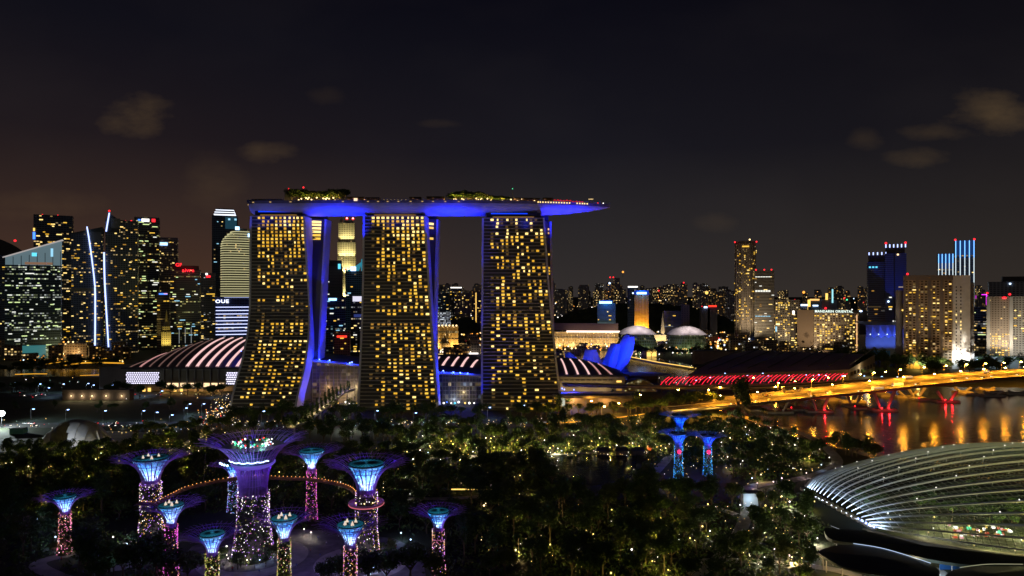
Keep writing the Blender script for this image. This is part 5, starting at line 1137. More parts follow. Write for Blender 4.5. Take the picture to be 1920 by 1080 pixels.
# low lit blocks in the middle distance
LOWM = [facade((.14, .11, .08), (.05, .04, .03), 4.5, 4.2, .6, .5, p_, .05, A_, B_, s_, 'low_facade') for p_, A_, B_, s_ in ((.35, YEL, WARM, 1.3), (.25, ORG, YEL, 1.2), (.15, WARM, WHITE, .9), (.5, YEL, ORG, 1.2))]
def low_block(px, D, wpx, zt, label, group, mi):
    w = wpx*D/F; q = pd(px, D); o = MB().prism([(-w/2, -8), (w/2, -8), (w/2, 8), (-w/2, 8)], 0, zt, 0, None, 1); o.box((0, 0, zt+.4), (w+1, 17, .7), 1)
    ob = o.build('low_building', [LOWM[mi], M_roof]); ob.location = (q.x, q.y, 0); ob.rotation_euler[2] = -math.atan2(q.x, q.y)*.8+rf_.uniform(-.3, .3); tag(ob, label, 'building', group)
for n_, x0, x1, d0, d1, z0, z1, reg in ((22, -10, 235, 1100, 1400, 8, 26, 'at the feet of the left skyline'), (6, 602, 672, 1150, 1500, 8, 18, 'between the left and middle towers'), (12, 820, 903, 1150, 1600, 8, 22, 'between the middle and right towers'),
                                        (26, 1040, 1380, 1150, 1650, 7, 24, 'around the theatre shells across the bay'), (24, 1380, 1640, 1150, 1500, 8, 30, 'below the tall hotels at the right'), (10, 1800, 1915, 1120, 1500, 8, 26, 'at the far right behind the bridge')):
    for i in range(n_): low_block(rf_.uniform(x0, x1), rf_.uniform(d0, d1), rf_.uniform(10, 30), rf_.uniform(z0, z1), 'low building with warm windows %s' % reg, 'low buildings %s' % reg, rf_.randrange(4))
q = pd(110, 1180); t = thing('low_terrace', 'long low tan terrace with a row of lamps on its roof, left skyline foot', 'building', (q.x, q.y, 0)); MB().prism([(-38, -10), (55, -10), (55, 10), (-38, 10)], 0, 24, 0, None, 0).build('wall', LOWM[0], t)
for k in range(9): MB().ball((-34+k*8, -8, 26.5), 1.5, 6).build('roof_lamp', E_warm if k % 3 else E_org, t)
for k in range(3): light('POINT', 'wall_lamp', (-25+k*30, -20, 8), 1.5e4, (1, .6, .22), t, .5)
# tiny far street lights nobody could count
def dots(name, n, fn, mats, wts, rr, seed):
    r = random.Random(seed); m = MB()
    for i in range(n):
        p = fn(r); s_ = r.uniform(*rr)*p.y/1000.0; k = r.choices(range(len(mats)), wts)[0]
        v = [p+Vector(q)*s_ for q in ((1, 0, 0), (-1, 0, 0), (0, 1, 0), (0, -1, 0), (0, 0, 1), (0, 0, -1))]
        for a, b, c in ((0, 2, 4), (2, 1, 4), (1, 3, 4), (3, 0, 4), (2, 0, 5), (1, 2, 5), (3, 1, 5), (0, 3, 5)): m.face([v[a], v[b], v[c]], k)
    return m.build(name, mats, kind='stuff')
DM = [E_warm, E_yel, E_org, E_white, E_cool, E_red]
dots('far_city_lights', 520, lambda r: pd(r.choice([r.uniform(1032, 1500), r.uniform(1032, 1700), r.uniform(820, 905)]), 2000+1900*r.random(), 4+r.random()**2*90), DM, (6, 6, 2, 3, 1, .5), (.6, 1.15), 3)
dots('shore_lights', 560, lambda r: (lambda x, y: gp(x, y, 11))(r.choice([r.uniform(1040, 1400), r.uniform(1040, 1660)]), 600+r.random()**.8*56), DM, (6, 7, 5, 3, .5, .8), (.7, 1.9), 4)
dots('shore_lights', 130, lambda r: gp(r.uniform(-5, 235), 628+r.random()*50, 5), DM, (5, 6, 4, 3, .6, .4), (.7, 1.5), 5)
dots('shore_lights', 110, lambda r: gp(r.uniform(820, 904), 600+r.random()*58, 9), DM, (6, 6, 4, 3, .2, .5), (.8, 1.8), 6)
dots('shore_lights', 90, lambda r: gp(r.uniform(606, 676), 628+r.random()*32, 5), DM, (6, 6, 4, 2, .5, .5), (.7, 1.4), 8)
dots('shore_lights', 70, lambda r: gp(r.uniform(1650, 1915), 640+r.random()*40, 5), DM, (6, 4, 4, 3, 1, .5), (.7, 1.4), 9)
def glow_line(label, pts, z, r_, mt, name='lit_road_edge', cat='lit road'):
    o = MB().tube(smooth_path([gp(a, b, z) for a, b in pts], 5), r_, 4).build(name, mt); return tag(o, label, cat)
E_gold = emis('gold_edge', (1, .46, .03), .95)
glow_line('gold glowing road edge left of the vault roofed hall', [(112, 686), (150, 681), (180, 680), (232, 681)], 6, .9, E_gold)
glow_line('second fainter gold road edge nearer the left skyline', [(86, 683), (120, 678), (165, 676), (200, 672)], 6, .5, E_gold)
glow_line('dull gold light strip along the left shore', [(28, 702), (60, 701), (88, 701)], 3, .5, E_gold); glow_line('short dull gold light strip beside the vault roofed hall', [(150, 704), (186, 703)], 3, .4, E_gold)
glow_line('long gold lit road edge under the trees right of the towers', [(1020, 795), (1090, 790), (1150, 784), (1210, 776)], 2, .35, E_gold)
dots('road_corner_lights', 60, lambda r: gp(r.gauss(405, 16), r.gauss(778, 9), 3), [E_warm, E_org, E_white, E_red, E_yel], (4, 4, 3, 2, 3), (.4, 1.0), 15)
dots('roadside_lights', 150, lambda r: gp(r.uniform(430, 1250), 792+r.gauss(0, 3), 2), [E_warm, E_white, E_yel, emis('mint_dot', (.5, .9, .7), .8)], (2, 4, 3, 3), (.35, .8), 16)
dots('left_ground_lights', 110, lambda r: gp(r.uniform(0, 440), r.choice((716, 741, 795, 800))+r.gauss(0, 4), 3), [E_warm, E_white, E_yel, emis('mint_dot', (1, 1, 1)), E_red], (3, 3, 3, 3, 1), (.35, .8), 17)
# rows of waterfront lamps (counted things)
wl0 = thing('waterfront_lamp', 'warm lamp in the row along the far quay seen right of the right tower', 'lamp', tuple(gp(1040, 642, 0)), 0, 'lamps along the far quay')
MB().tube([(0, 0, 0), (0, 0, 6)], .2, 4).build('pole', M_dark, wl0); MB().ball((0, 0, 6.8), 2.0, 8).build('globe', emis('quay_globe', (1, .80, .62), 3), wl0)
for px in (1050, 1061, 1067, 1073, 1082, 1096, 1107, 1118): dup(wl0, gp(px, 642+rf_.uniform(-1, 1)))
for i, px in enumerate(range(826, 884, 4)): dup(wl0, gp(px, 664), 0, .6, 'small lamp on the jetty seen between the middle and right towers', 'jetty lamps')
jt = thing('jetty', 'lit boardwalk jetty seen between the middle and right towers', 'jetty', tuple(gp(852, 666))); MB().box((0, 0, 1.2), (64, 6, 1.6)).build('deck', M_conc, jt); MB().box((0, -3.1, 2.2), (64, .3, .5)).build('light_strip', E_warm, jt)
o = MB().box((0, 0, 1.5), (26, 6, 3)).box((0, 0, 4), (16, 5, 2), 1).build('ferry', [M_white, E_white]); o.location = gp(888, 667); tag(o, 'white lit flat boat right of the jetty between the towers', 'boat')
t = thing('quay_steps', 'golden lit quay edge along the far side of the bay', 'quay'); P = [gp(1180, 672), gp(1230, 682), gp(1305, 694)]
for k in range(24):
    a = P[0].lerp(P[1], k/12) if k < 12 else P[1].lerp(P[2], (k-12)/12); b = P[0].lerp(P[1], (k+1)/12) if k < 12 else P[1].lerp(P[2], (k-11)/12); MB().tube([a+Vector((0, 0, 3)), b+Vector((0, 0, 3))], .55, 4).build('light_strip', E_yel, t)
m = MB(); m.tube([p+Vector((0, 2, 0)) for p in P], 3, 4); m.build('quay_wall', M_conc, t)
o = MB().box((0, 0, 2), (150, 9, 1.4)).box((0, -4.6, 3.4), (150, .3, .6), 1).build('footbridge', [M_conc, emis('mint_rail', (.45, .9, .75), .8)]); o.location = gp(1080, 653); tag(o, 'low footbridge with a pale mint rail light across the bay mouth', 'footbridge')
for px in (1055, 1078, 1115):
    pass
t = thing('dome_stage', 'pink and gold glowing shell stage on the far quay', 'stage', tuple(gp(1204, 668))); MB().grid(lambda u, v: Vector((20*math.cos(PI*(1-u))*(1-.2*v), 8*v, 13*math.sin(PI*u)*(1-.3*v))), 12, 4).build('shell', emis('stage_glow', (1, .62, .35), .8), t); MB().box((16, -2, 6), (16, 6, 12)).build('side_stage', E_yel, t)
for (px, py, c_, r_) in ((1087, 626, E_cool, 3.4), (1113, 628, E_white, 2.2), (1151, 627, E_white, 1.8), (1175, 592, E_cool, 2.8), (1165, 598, E_yel, 1.8), (1062, 598, E_cool, 2.2), (1230, 647, E_white, 2.0), (1364, 679, E_cool, 1.8), (1386, 681, E_white, 2), (1382, 690, E_white, 1.6), (1391, 685, E_warm, 1.6), (1337, 685, E_cool, 1.5), (1345, 685, E_white, 1.3), (1279, 656, E_red, 3), (1345, 642, E_red, 3), (1362, 624, E_red, 2.4), (1349, 637, E_cool, 2), (1343, 645, E_org, 4), (1443, 638, E_blue, 2.6), (1497, 648, emis('orange_neon', (1, .2, .05), 1.4), 2)):
    o = MB().tube([(0, 0, -6), (0, 0, 0)], .3, 4, 1).ball((0, 0, 0), r_, 8).build('quay_light', [c_, M_dark]); o.location = gp(px, py, 6); tag(o, 'bright round lamp among the shore buildings right of the towers', 'lamp', 'bright shore lamps')
t = thing('stall_row', 'blue glowing event stalls below the tall round cornered hotel', 'stall', tuple(gp(1422, 643))); MB().box((0, 0, 3), (30, 8, 5)).build('awning', emis('blue_awning', (.02, .2, 1), 1.4), t); MB().box((4, -5, 1.5), (16, 3, 2)).build('counter', E_roomC, t)
t = thing('lantern_tower', 'stacked golden lanterns at the shore below the tall hotel', 'lantern', tuple(gp(1379, 664)))
for i, (x, z) in enumerate(((0, 2), (0, 8), (0, 14), (8, 18), (10, 25), (22, 18), (18, 26), (28, 14), (4, 10), (9, 6))): MB().ball((x*.9, 0, z), 1.9, 6).build('lantern', E_yel if i % 3 else E_warm, t)
o = MB().box((0, 0, 10), (70, 14, 20)).box((0, 0, 20.4), (71, 15, .8), 1).build('plain_hall', [noisy('brown_wall', (.16, .10, .06), (.2, .13, .08)), M_roof]); o.location = gp(1342, 682); tag(o, 'plain brown low hall on the shore left of the dark grandstand', 'building')

# ---------------- grandstand roof and red bridge
t = thing('grandstand', 'huge dark purple roofed grandstand behind the red lit bridge', 'grandstand')
A_, B_, C_, D_ = pd(1290, 870, 6), pd(1592, 860, 14), pd(1640, 980, 22), pd(1420, 1080, 20)
m = MB(); m.grid(lambda u, v: (A_.lerp(B_, u)).lerp(D_.lerp(C_, u), v)+Vector((0, 0, 8*math.sin(PI*v))), 20, 8); m.build('roof', noisy('purple_roof', (.20, .13, .19), (.27, .20, .27), .03), t)
m = MB(); 
for p, q in ((A_, B_), (B_, C_)): m.face([(p.x, p.y, 0), (q.x, q.y, 0), tuple(q), tuple(p)])
m.build('wall', noisy('stand_wall', (.20, .18, .14), (.26, .23, .19), .1), t)
for k in range(8): p = B_.lerp(C_, (k+.5)/8); MB().box((p.x+.5, p.y-.8, 8), (3, 1, 5)).build('opening', M_dark, t)
for k in range(9): p = A_.lerp(D_.lerp(C_, 0), 0).lerp(B_, k/8); MB().tube([p+Vector((0, 0, 6)), D_.lerp(C_, k/8)+Vector((0, 0, 10))], .8, 4).build('roof_beam', M_dark, t)
light('POINT', 'wall_lamp', tuple(pd(1625, 900, 10)), 9000, (1, .75, .4), t, .4)
dots('red_bridge_sparks', 80, lambda r: pd(r.uniform(1236, 1590), r.uniform(752, 778), r.uniform(8, 18)), [E_red, E_warm, E_white], (8, 1.5, 1), (.4, .75), 31)
rb, P_, L_, st_ = road_deck('footbridge with slanting red lit ribs along its whole length', [pd(1235, 757, 7), pd(1330, 760, 8), pd(1420, 763, 8), pd(1500, 768, 9), pd(1580, 775, 10)], 9, 1.2, 'ribbed_bridge', 'bridge', M_conc, M_grey, .6)
E_rib = emis('rib_red', (1, .012, .05), 1.5)
n = 44
for k in range(n):
    u = k/(n-1); px = 1238+u*335; D = 757+u*18
    if 1362 < px < 1388: pass
    z0 = 7.5+u*2; L = 17 if k % 2 == 0 else 11
    a = pd(px, D-5, z0+1); b = pd(px+17, D+3, z0+9.5)
    if k % 2: a = pd(px+2, D+4, z0+2); b = pd(px+16, D+8, z0+8.5)
    MB().tube([a, a.lerp(b, .33)+Vector((-.5, 0, .7)), a.lerp(b, .66)+Vector((-.3, 0, .8)), b], .40, 5).build('lit_rib', E_rib, rb)
for k in range(11): p = pd(1240+k*33, 762+k*1.2, 0); MB().tube([p, p+Vector((0, 0, 7.5))], .8, 6).build('pier', M_dark, rb)
E_rl = [street_mesh(2.2, 9.5, None)]
# ---------------- gold lit road bridge
bpts = [pd(1250, 640, 3.0), pd(1345, 640, 7.5), pd(1460, 640, 13), pd(1580, 642, 19.0), pd(1700, 655, 24), pd(1810, 685, 26), pd(1920, 730, 24.5), pd(2060, 800, 22)]
gb, P_, L_, st_ = road_deck('long road bridge glowing gold under its street lamps, crossing the channel', bpts, 44, 3.2, 'road_bridge', 'bridge', noisy('deck_asphalt', (.13, .12, .10), (.17, .155, .13), .4), M_conc, 1.1)
st_([(-.5, .05), (.5, .05), (.5, 1.0), (-.5, 1.0)], 'median_barrier', M_conc)
for off in (-15, -11.5, -8, 8, 11.5, 15): st_([(off-.12, .065), (off+.12, .065), (off+.12, .07), (off-.12, .07)], 'lane_marking', diff('lane_paint', (.7, .7, .66), .6))
def along(P, s):
    acc = 0
    for i in range(len(P)-1):
        L = (P[i+1]-P[i]).length
        if acc+L >= s: return P[i].lerp(P[i+1], (s-acc)/L), (P[i+1]-P[i]).normalized()
        acc += L
    return P[-1], (P[-1]-P[-2]).normalized()
Lb = sum((P_[i+1]-P_[i]).length for i in range(len(P_)-1))
s_ = 45; k = 0
while s_ < Lb-5:
    p, d = along(P_, s_); nr = Vector((-d.y, d.x, 0)).normalized()
    for sd in (1, -1):
        q = p+nr*21*sd
        street_lamp(tuple(q), 'amber', 6.0e4, math.atan2(-nr.y*sd, -nr.x*sd), 1.0, 'amber street lamp standing on the %s edge of the gold lit bridge' % ('far' if sd > 0 else 'near'), 'amber lamps on the %s edge of the bridge' % ('far' if sd > 0 else 'near'), 165)
    s_ += 34
# piers
M_pier = noisy('pier_concrete', (.34, .32, .31), (.42, .40, .38), .2)
for (px, D, red) in ((1535, 632, 1), (1655, 640, 2), (1773, 690, 2), (1460, 628, 0), (1598, 690, 0), (1700, 720, 0), (1860, 730, 0), (1905, 745, 0)):
    c = pd(px, D, 0); MB().box((c.x, c.y, .9), (24, 10, 1.8)).build('pile_cap', M_pier, gb); MB().box((c.x-16, c.y+18, .9), (16, 26, 1.8)).build('pile_cap', M_pier, gb)
    zt = zz(735, D)-2 if px > 1500 else 10
    zt = min(zt, 21)
    for sx in (-1, 1):
        MB().tube([(c.x+sx*3, c.y-2, 1.6), (c.x+sx*10, c.y-2, zt+3)], 1.0, 6, 0, 1.7).build('leg', M_pier, gb)
        MB().tube([(c.x-14+sx*3, c.y+26, 1.6), (c.x-14+sx*9, c.y+26, zt+3)], 1.0, 6, 0, 1.7).build('leg', M_pier, gb)
        if red and (red == 2 or sx > 0):
            MB().ball((c.x+sx*3.2, c.y-4.6, 3.0), .9, 8).build('red_lamp', E_red, gb); light('POINT', 'red_light', (c.x+sx*3.4, c.y-5.4, 3.6), 2.6e3, (1, .01, .015), gb, .35)
    if red: MB().ball((c.x-22, c.y+8, 3), .8, 6).build('red_lamp', E_red, gb)
# ---------------- vehicles
def car_proto(name, label, cat, body_col, big=False):
    t = thing(name, label, cat); L, W_, Hh = (11, 2.5, 3.1) if big else (4.4, 1.8, 1.45)
    m = MB()
    if big: m.prism([(-L/2, -W_/2), (L/2, -W_/2), (L/2, W_/2), (-L/2, W_/2)], .5, Hh, 0, [(-L/2+.1, -W_/2+.1), (L/2-.2, -W_/2+.1), (L/2-.2, W_/2-.1), (-L/2+.1, W_/2-.1)])
    else: m.prism([(-L/2, -W_/2), (L/2, -W_/2), (L/2, W_/2), (-L/2, W_/2)], .3, .85, 0, [(-L/2+.05, -W_/2+.06), (L/2-.1, -W_/2+.06), (L/2-.1, W_/2-.06), (-L/2+.05, W_/2-.06)])
    m.build('body', diff('paint_'+name+label[:4], body_col, .3), t)
    if not big: MB().prism([(-1.7, -.8), (1.2, -.8), (1.2, .8), (-1.7, .8)], .85, 1.42, 0, [(-1.2, -.66), (.5, -.66), (.5, .66), (-1.2, .66)]).build('cabin', diff('car_glass', (.02, .02, .025), .1), t)
    else: MB().box((0, 0, 2.1), (L*.9, W_+.04, .9)).build('window', emis('bus_glow', (1, .8, .5), .7), t)
    for x in (-L*.3, L*.3):
        for y in (-W_/2+.1, W_/2-.1): MB().tube([(x, y-.1, .33), (x, y+.1, .33)], .34, 8).build('wheel', M_dark, t)
    for y in (-W_*.34, W_*.34):
        MB().box((L/2+.02, y, .65), (.1, .5, .3)).build('headlight', emis('headlight', (1, .92, .75), 5), t); MB().box((-L/2-.02, y, .7), (.1, .5, .3)).build('tail_light', emis('tail_light', (1, .02, .02), 3), t)
    return t
cars = [car_proto('car', 'silver car', 'car', (.4, .4, .42)), car_proto('car', 'dark car', 'car', (.03, .03, .04)), car_proto('car', 'white car', 'car', (.7, .7, .7)), car_proto('bus', 'white bus with lit windows', 'bus', (.6, .6, .6), True)]
used = set()
def put_car(i, p, ang, label, group): 
    if i not in used: o = cars[i]; used.add(i); o.location = p; o.rotation_euler = (0, 0, ang); o['label'] = label; o['group'] = group; return o
    return dup(cars[i], p, ang, 1, label, group)
nm = ('silver car', 'dark car', 'white car', 'white bus')
rc = random.Random(4)
for k in range(22):
    s_ = 60+k*(Lb-90)/22+rc.uniform(-5, 5); p, d = along(P_, s_); nr = Vector((-d.y, d.x, 0)).normalized(); off = rc.choice((-17, -13.2, -9.8, 9.8, 13.2, 17)); i = rc.choice((0, 1, 2, 0, 1, 2, 3))
    put_car(i, p+nr*off+Vector((0, 0, .08)), math.atan2(d.y, d.x)+(PI if off < 0 else 0), '%s driving along the gold lit bridge' % nm[i], '%ses on the bridge' % nm[i] if i == 3 else '%ss on the bridge' % nm[i])
for k in range(16):
    px = rc.choice((rc.uniform(0, 420), rc.uniform(0, 420), rc.uniform(430, 1200))); y = 797 if px < 430 else 798; far = rc.random() < .5; i = rc.choice((0, 1, 2, 0, 1, 2, 3)); q = gp(px, y, .08); q.y += 5 if far else -5
    put_car(i, q, PI if far else 0, '%s on the road in front of the towers and lawn' % nm[i], '%s%s on the front road' % (nm[i], 'es' if i == 3 else 's'))
for k in range(10):
    px = rc.uniform(0, 330); far = k % 2; i = rc.choice((0, 1, 2)); q = gp(px, 741.5, .08); q.y += 4 if far else -4
    put_car(i, q, PI if far else 0, '%s on the far road by the vault roofed hall' % nm[i], '%ss on the far road' % nm[i])

# ================================================================== supertrees
def supertree(label, px, base_y, D, Hh, style='small', ring_z=None, group='tree shaped towers of the grove', lamps=('W',), power=1.0, sil=False, tint=None):
    big = style == 'big'
    r0 = {'small': 1.9, 'mid': 4.0, 'big': 6.0}[style]; Rr = Hh*(.49 if style == 'small' else .455 if style == 'mid' else .47); Rd = {'small': Hh*.17, 'mid': 7.3, 'big': 10.0}[style]; zn = Hh*(.74 if style == 'small' else .74 if style == 'mid' else .58)
    c = pd(px, D, 0); t = thing('supertree', label, 'tree tower', (c.x, c.y, 0), 0, group); r = random.Random(int(px))
    MB().lathe([(r0*1.35, 0), (r0*1.12, Hh*.15), (r0, Hh*.35), (r0*.95, zn*.9), (r0*.8, zn)], 20).build('trunk', noisy('trunk_planting', (.025, .03, .018), (.07, .06, .04), .8), t, smooth=True)
    # planting on the trunk
    m = MB()
    for k in range(int(420*r0/2)):
        z = r.uniform(0, zn*.95); rr = r0*(1.35-.35*min(1, z/(Hh*.35)))+.2; a = r.uniform(0, 2*PI); p = Vector((rr*math.cos(a), rr*math.sin(a), z)); q = Vector((r.gauss(0, 1), r.gauss(0, 1), r.gauss(0, 1))).normalized()*.55; q2 = q.cross(Vector((r.gauss(0, 1), r.gauss(0, 1), r.gauss(0, 1)))).normalized()*.35
        m.face([p-q, p-q2, p+q, p+q2])
    m.build('planting', M_leaf[1], t, kind='stuff')
    # fairy lights
    cols = {'small': [emis('speck_pink', (1, .28, .55), 1.2), emis('speck_amber', (1, .55, .15), 1.2), emis('speck_violet', (.55, .22, 1), 1.3), E_white], 'mid': [emis('speck_violet', (1, 1, 1)), emis('speck_amber', (1, 1, 1)), E_white, emis('speck_olive', (.65, .6, .1), .7)], 'big': [emis('speck_violet', (1, 1, 1)), E_white, emis('speck_olive', (1, 1, 1)), emis('speck_pink', (1, 1, 1))]}[style]
    if sil: cols = [emis('speck_blue', (.03, .25, 1), 1.5), emis('speck_cyan', (.1, .65, 1), 1.6), emis('speck_blue', (1, 1, 1)), emis('speck_cyan', (1, 1, 1))]
    if tint: cols = {'pink': [emis('speck_pink', (1, .28, .55), 1.2), emis('speck_rose', (1, .35, .35), 1.0), emis('speck_amber', (1, .55, .15), 1.2), E_white], 'magenta': [emis('speck_magenta', (.95, .10, .75), 1.3), emis('speck_magenta', (1, 1, 1)), emis('speck_amber', (1, .55, .15), 1.2), emis('speck_violet', (.55, .22, 1), 1.3)], 'lime': [emis('speck_lime', (.65, .70, .12), 1.0), emis('speck_olive', (.65, .6, .1), .7), emis('speck_rose', (1, .35, .35), 1.0), E_white], 'blue': [emis('speck_ice', (.25, .45, 1), 1.3), emis('speck_violet', (1, 1, 1)), emis('speck_ice', (1, 1, 1)), E_white]}[tint]
    m = MB(); n = int({'small': 430, 'mid': 700, 'big': 950}[style])
    for k in range(n):
        z = zn*.97*(r.random()**.85); rr = r0*(1.35-.35*min(1, z/(Hh*.35)))+.45; a = r.uniform(0, 2*PI) if r.random() > .3 else r.choice((0, PI))+r.gauss(0, .12); s_ = r.uniform(.10, .26)*(.9 if style == 'small' else 1.0); m.box((rr*math.cos(a), rr*math.sin(a), z), (s_, s_, s_*1.2), r.choices(range(4), (5, 4, 2.5, .9))[0])
    m.build('fairy_lights', cols, t, kind='stuff')
    # lattice canopy of steel branches
    rod = noisy('branch_steel_sil' if sil else 'branch_steel', (.40, .19, .52) if not sil else (.08, .18, .5), (.48, .24, .60) if not sil else (.10, .22, .6), 1)
    def prof(s): a = s*PI/2; return r0*.9+(Rr-r0*.9)*(1-math.cos(a))**1.12, zn*.90+(Hh*1.02-zn*.90)*math.sin(a)**.92
    nb = {'small': 36, 'mid': 54, 'big': 60}[style]; th = {'small': .075, 'mid': .095, 'big': .12}[style]*(1.5 if sil else 1)
    m = MB()
    for k in range(nb):
        a0 = 2*PI*k/nb; tw = r.uniform(-.05, .05); P1 = []
        for j in range(6): rr, z = prof(j/5*.62); P1.append((rr*math.cos(a0+tw*j/5), rr*math.sin(a0+tw*j/5), z))
        m.tube(P1, th*1.3, 3, 0, th)
        for b in (-1, 1):
            P2 = [P1[-1]]; e_ = r.uniform(.86, 1.0); da = b*(.55*2*PI/nb)*r.uniform(.6, 1.5)
            for j in range(1, 5): rr, z = prof(.62+(e_-.62)*j/4); P2.append((rr*math.cos(a0+tw+da*j/4), rr*math.sin(a0+tw+da*j/4), z+r.uniform(-.15, .25)))
            m.tube(P2, th, 3, 0, th*.6)
    for s_ in (.12, .25, .38, .5, .62, .74, .85):
        rr, z = prof(s_); Q = [(rr*math.cos(2*PI*j/24), rr*math.sin(2*PI*j/24), z) for j in range(25)]; m.tube(Q, th*.7, 3)
    m.build('branch_canopy', rod, t)
    # inner lit funnel and its glass disc
    zf0, zf1 = zn*.86, Hh*(.975 if not big else .80)
    mt = MATS.get('funnel')
    if not mt:
        mt = bpy.data.materials.new('funnel'); mt.use_nodes = True; nt = mt.node_tree; nt.nodes.clear(); a_ = nt.nodes.new('ShaderNodeBsdfTranslucent'); b_ = nt.nodes.new('ShaderNodeBsdfDiffuse'); x_ = nt.nodes.new('ShaderNodeMixShader'); o_ = nt.nodes.new('ShaderNodeOutputMaterial')
        a_.inputs[0].default_value = (.75, .85, .9, 1); b_.inputs[0].default_value = (.4, .5, .6, 1); x_.inputs[0].default_value = .25; nt.links.new(a_.outputs[0], x_.inputs[1]); nt.links.new(b_.outputs[0], x_.inputs[2]); nt.links.new(x_.outputs[0], o_.inputs[0]); MATS['funnel'] = mt
    if not big:
        pf = [(r0*.55+(Rd-r0*.55)*(1-math.cos(s_*PI/2))**1.0, zf0+(zf1-zf0)*s_) for s_ in [k/10 for k in range(11)]]
        MB().lathe(pf, 28, 0, cap=False).build('funnel', mt, t, smooth=True)
        m = MB()
        for k in range(18):
            a = 2*PI*k/18; m.tube([((rr+.12)*math.cos(a), (rr+.12)*math.sin(a), z) for rr, z in pf], .14 if style == 'small' else .22, 4)
        for rr, z in (pf[5], pf[8]): m.tube([((rr+.12)*math.cos(2*PI*j/20), (rr+.12)*math.sin(2*PI*j/20), z) for j in range(21)], .10, 3)
        m.build('funnel_ribs', M_dark, t)
        f = power*(1 if style == 'small' else 3.4)
        if sil: light('POINT', 'canopy_light', (0, 0, Hh*.90), 1.5e3*f, (.002, .09, 1), t, .4)
        else: light('POINT', 'canopy_light', (0, 0, zf0+(zf1-zf0)*.50), 1.15e3*f, (.60, .80, 1), t, .35); light('POINT', 'canopy_light', (0, 0, zf0+(zf1-zf0)*.86), 9.0e2*f, (.008, .26, 1), t, .35)
    dz = Hh*.985 if not big else Hh*1.0
    disc = MB().lathe([(Rd*.99, dz), (Rd, dz+.25), (.1, dz+.5)], 32, 0, cap=False)
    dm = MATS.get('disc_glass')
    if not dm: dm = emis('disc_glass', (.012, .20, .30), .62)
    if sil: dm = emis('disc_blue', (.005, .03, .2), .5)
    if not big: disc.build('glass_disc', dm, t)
    m = MB()
    for k in range(24): a = 2*PI*k/24; m.tube([(.8*math.cos(a), .8*math.sin(a), dz+.62), (Rd*math.cos(a), Rd*math.sin(a), dz+.42)], .11 if style == 'small' else .17, 3)
    if not big:
        m.build('disc_spokes', M_dark, t); MB().tube([(Rd*math.cos(2*PI*j/32), Rd*math.sin(2*PI*j/32), dz+.3) for j in range(33)], .22 if style == 'small' else .34, 4).build('disc_rim', M_dark, t)
        if 'P' in lamps:
            for a in (.6, 2.4, 3.8, 5.3): MB().lathe([(.75, dz+.3), (.1, dz+1.9)], 6, c=(Rd*.42*math.cos(a), Rd*.42*math.sin(a), 0)).build('roof_cone', emis('cone_peach', (1, .80, .62), .8), t)
    # violet lights round the neck
    rr, z = prof(.30)
    vc = (.20, .035, 1) if not sil else (.004, .10, 1)
    for k in range(3 if not big else 6):
        a = 2*PI*k/(3 if not big else 6)-PI/2+.5; light('POINT', 'violet_light', ((rr+1.2+r0*.3)*math.cos(a), (rr+1.2+r0*.3)*math.sin(a), z-.6), (300 if style == 'small' else 800 if style == 'mid' else 420)*power*(3.2 if sil else 1), vc, t, .14)
    if not sil:
        for k in range(4): a = 2*PI*k/4+.4; rr, z = prof(.74); light('POINT', 'violet_light', (rr*.86*math.cos(a), rr*.86*math.sin(a), z+(.9 if style == 'small' else 1.6)), (55 if style == 'small' else 150 if style == 'mid' else 300), (.10, .05, 1), t, .08)
    # ground uplights at the trunk foot
    for k in range(3): a = -PI/2+(k-1)*1.0; light('SPOT', 'trunk_uplight', (r0*2.6*math.cos(a), r0*2.6*math.sin(a), .6), (1100 if style == 'small' else 4000)*(1 if not sil else 3), {None: (.75, .55, .9), 'pink': (1, .3, .5), 'magenta': (.9, .15, .9), 'lime': (.8, .8, .25), 'blue': (.25, .4, 1)}[tint] if not sil else (.01, .25, 1), t, .15, (0, 0, zn*.6), 55)
    if ring_z:
        R_ = r0*1.75; MB().lathe([(r0*1.05, ring_z), (R_, ring_z), (R_, ring_z+1.3), (R_-.15, ring_z+1.3), (R_-.15, ring_z+.3), (r0*1.05, ring_z+.3)], 32, 0, cap=False).build('ring_walk', noisy('ring_paint', (.5, .3, .3), (.55, .34, .34)), t)
        MB().tube([(R_*1.01*math.cos(2*PI*j/32), R_*1.01*math.sin(2*PI*j/32), ring_z+.3) for j in range(33)], .16, 4).build('ring_light', emis('ring_pink', (1, .22, .25), .7), t)
        for a in (-2.2, -1.5, -.9, -.4): MB().ball((R_*.8*math.cos(a), R_*.8*math.sin(a), ring_z+2.0), .3, 6).build('ring_lamp', E_warm, t)
    return t
supertree('leftmost small tree tower with pink lights on its trunk', 122, 1038, 288, 24.5, 'small', tint='pink')
supertree('mid sized tree tower at the left, wide blue canopy behind the others', 283, 1020, 300, 38, 'mid', None, power=.9, lamps=('W', 'P'))
supertree('small tree tower with magenta trunk in front of the mid sized left one', 321, 1080, 267, 27.5, 'small', lamps=('P',), tint='magenta')
supertree('small tree tower cut by the bottom edge, left of the tallest one', 398, 1132, 242, 25, 'small', tint='lime')
supertree('small blue tree tower half hidden behind the tallest one', 437, 960, 343, 24.5, 'small', tint='blue')
bigt = supertree('tallest tree tower with a lit round restaurant in its canopy', 475, 1046, 284, 49, 'big')
supertree('small tree tower right of the tallest one under the skywalk', 584, 975, 331, 34, 'small', power=1.5, tint='magenta')
supertree('small tree tower with yellow green trunk at the bottom, right of the tallest', 533, 1110, 250, 28, 'small', lamps=('P',), tint='lime')
supertree('mid sized tree tower at the right of the grove with a pink ring walk', 687, 1060, 278, 41, 'mid', 24, power=1.1)
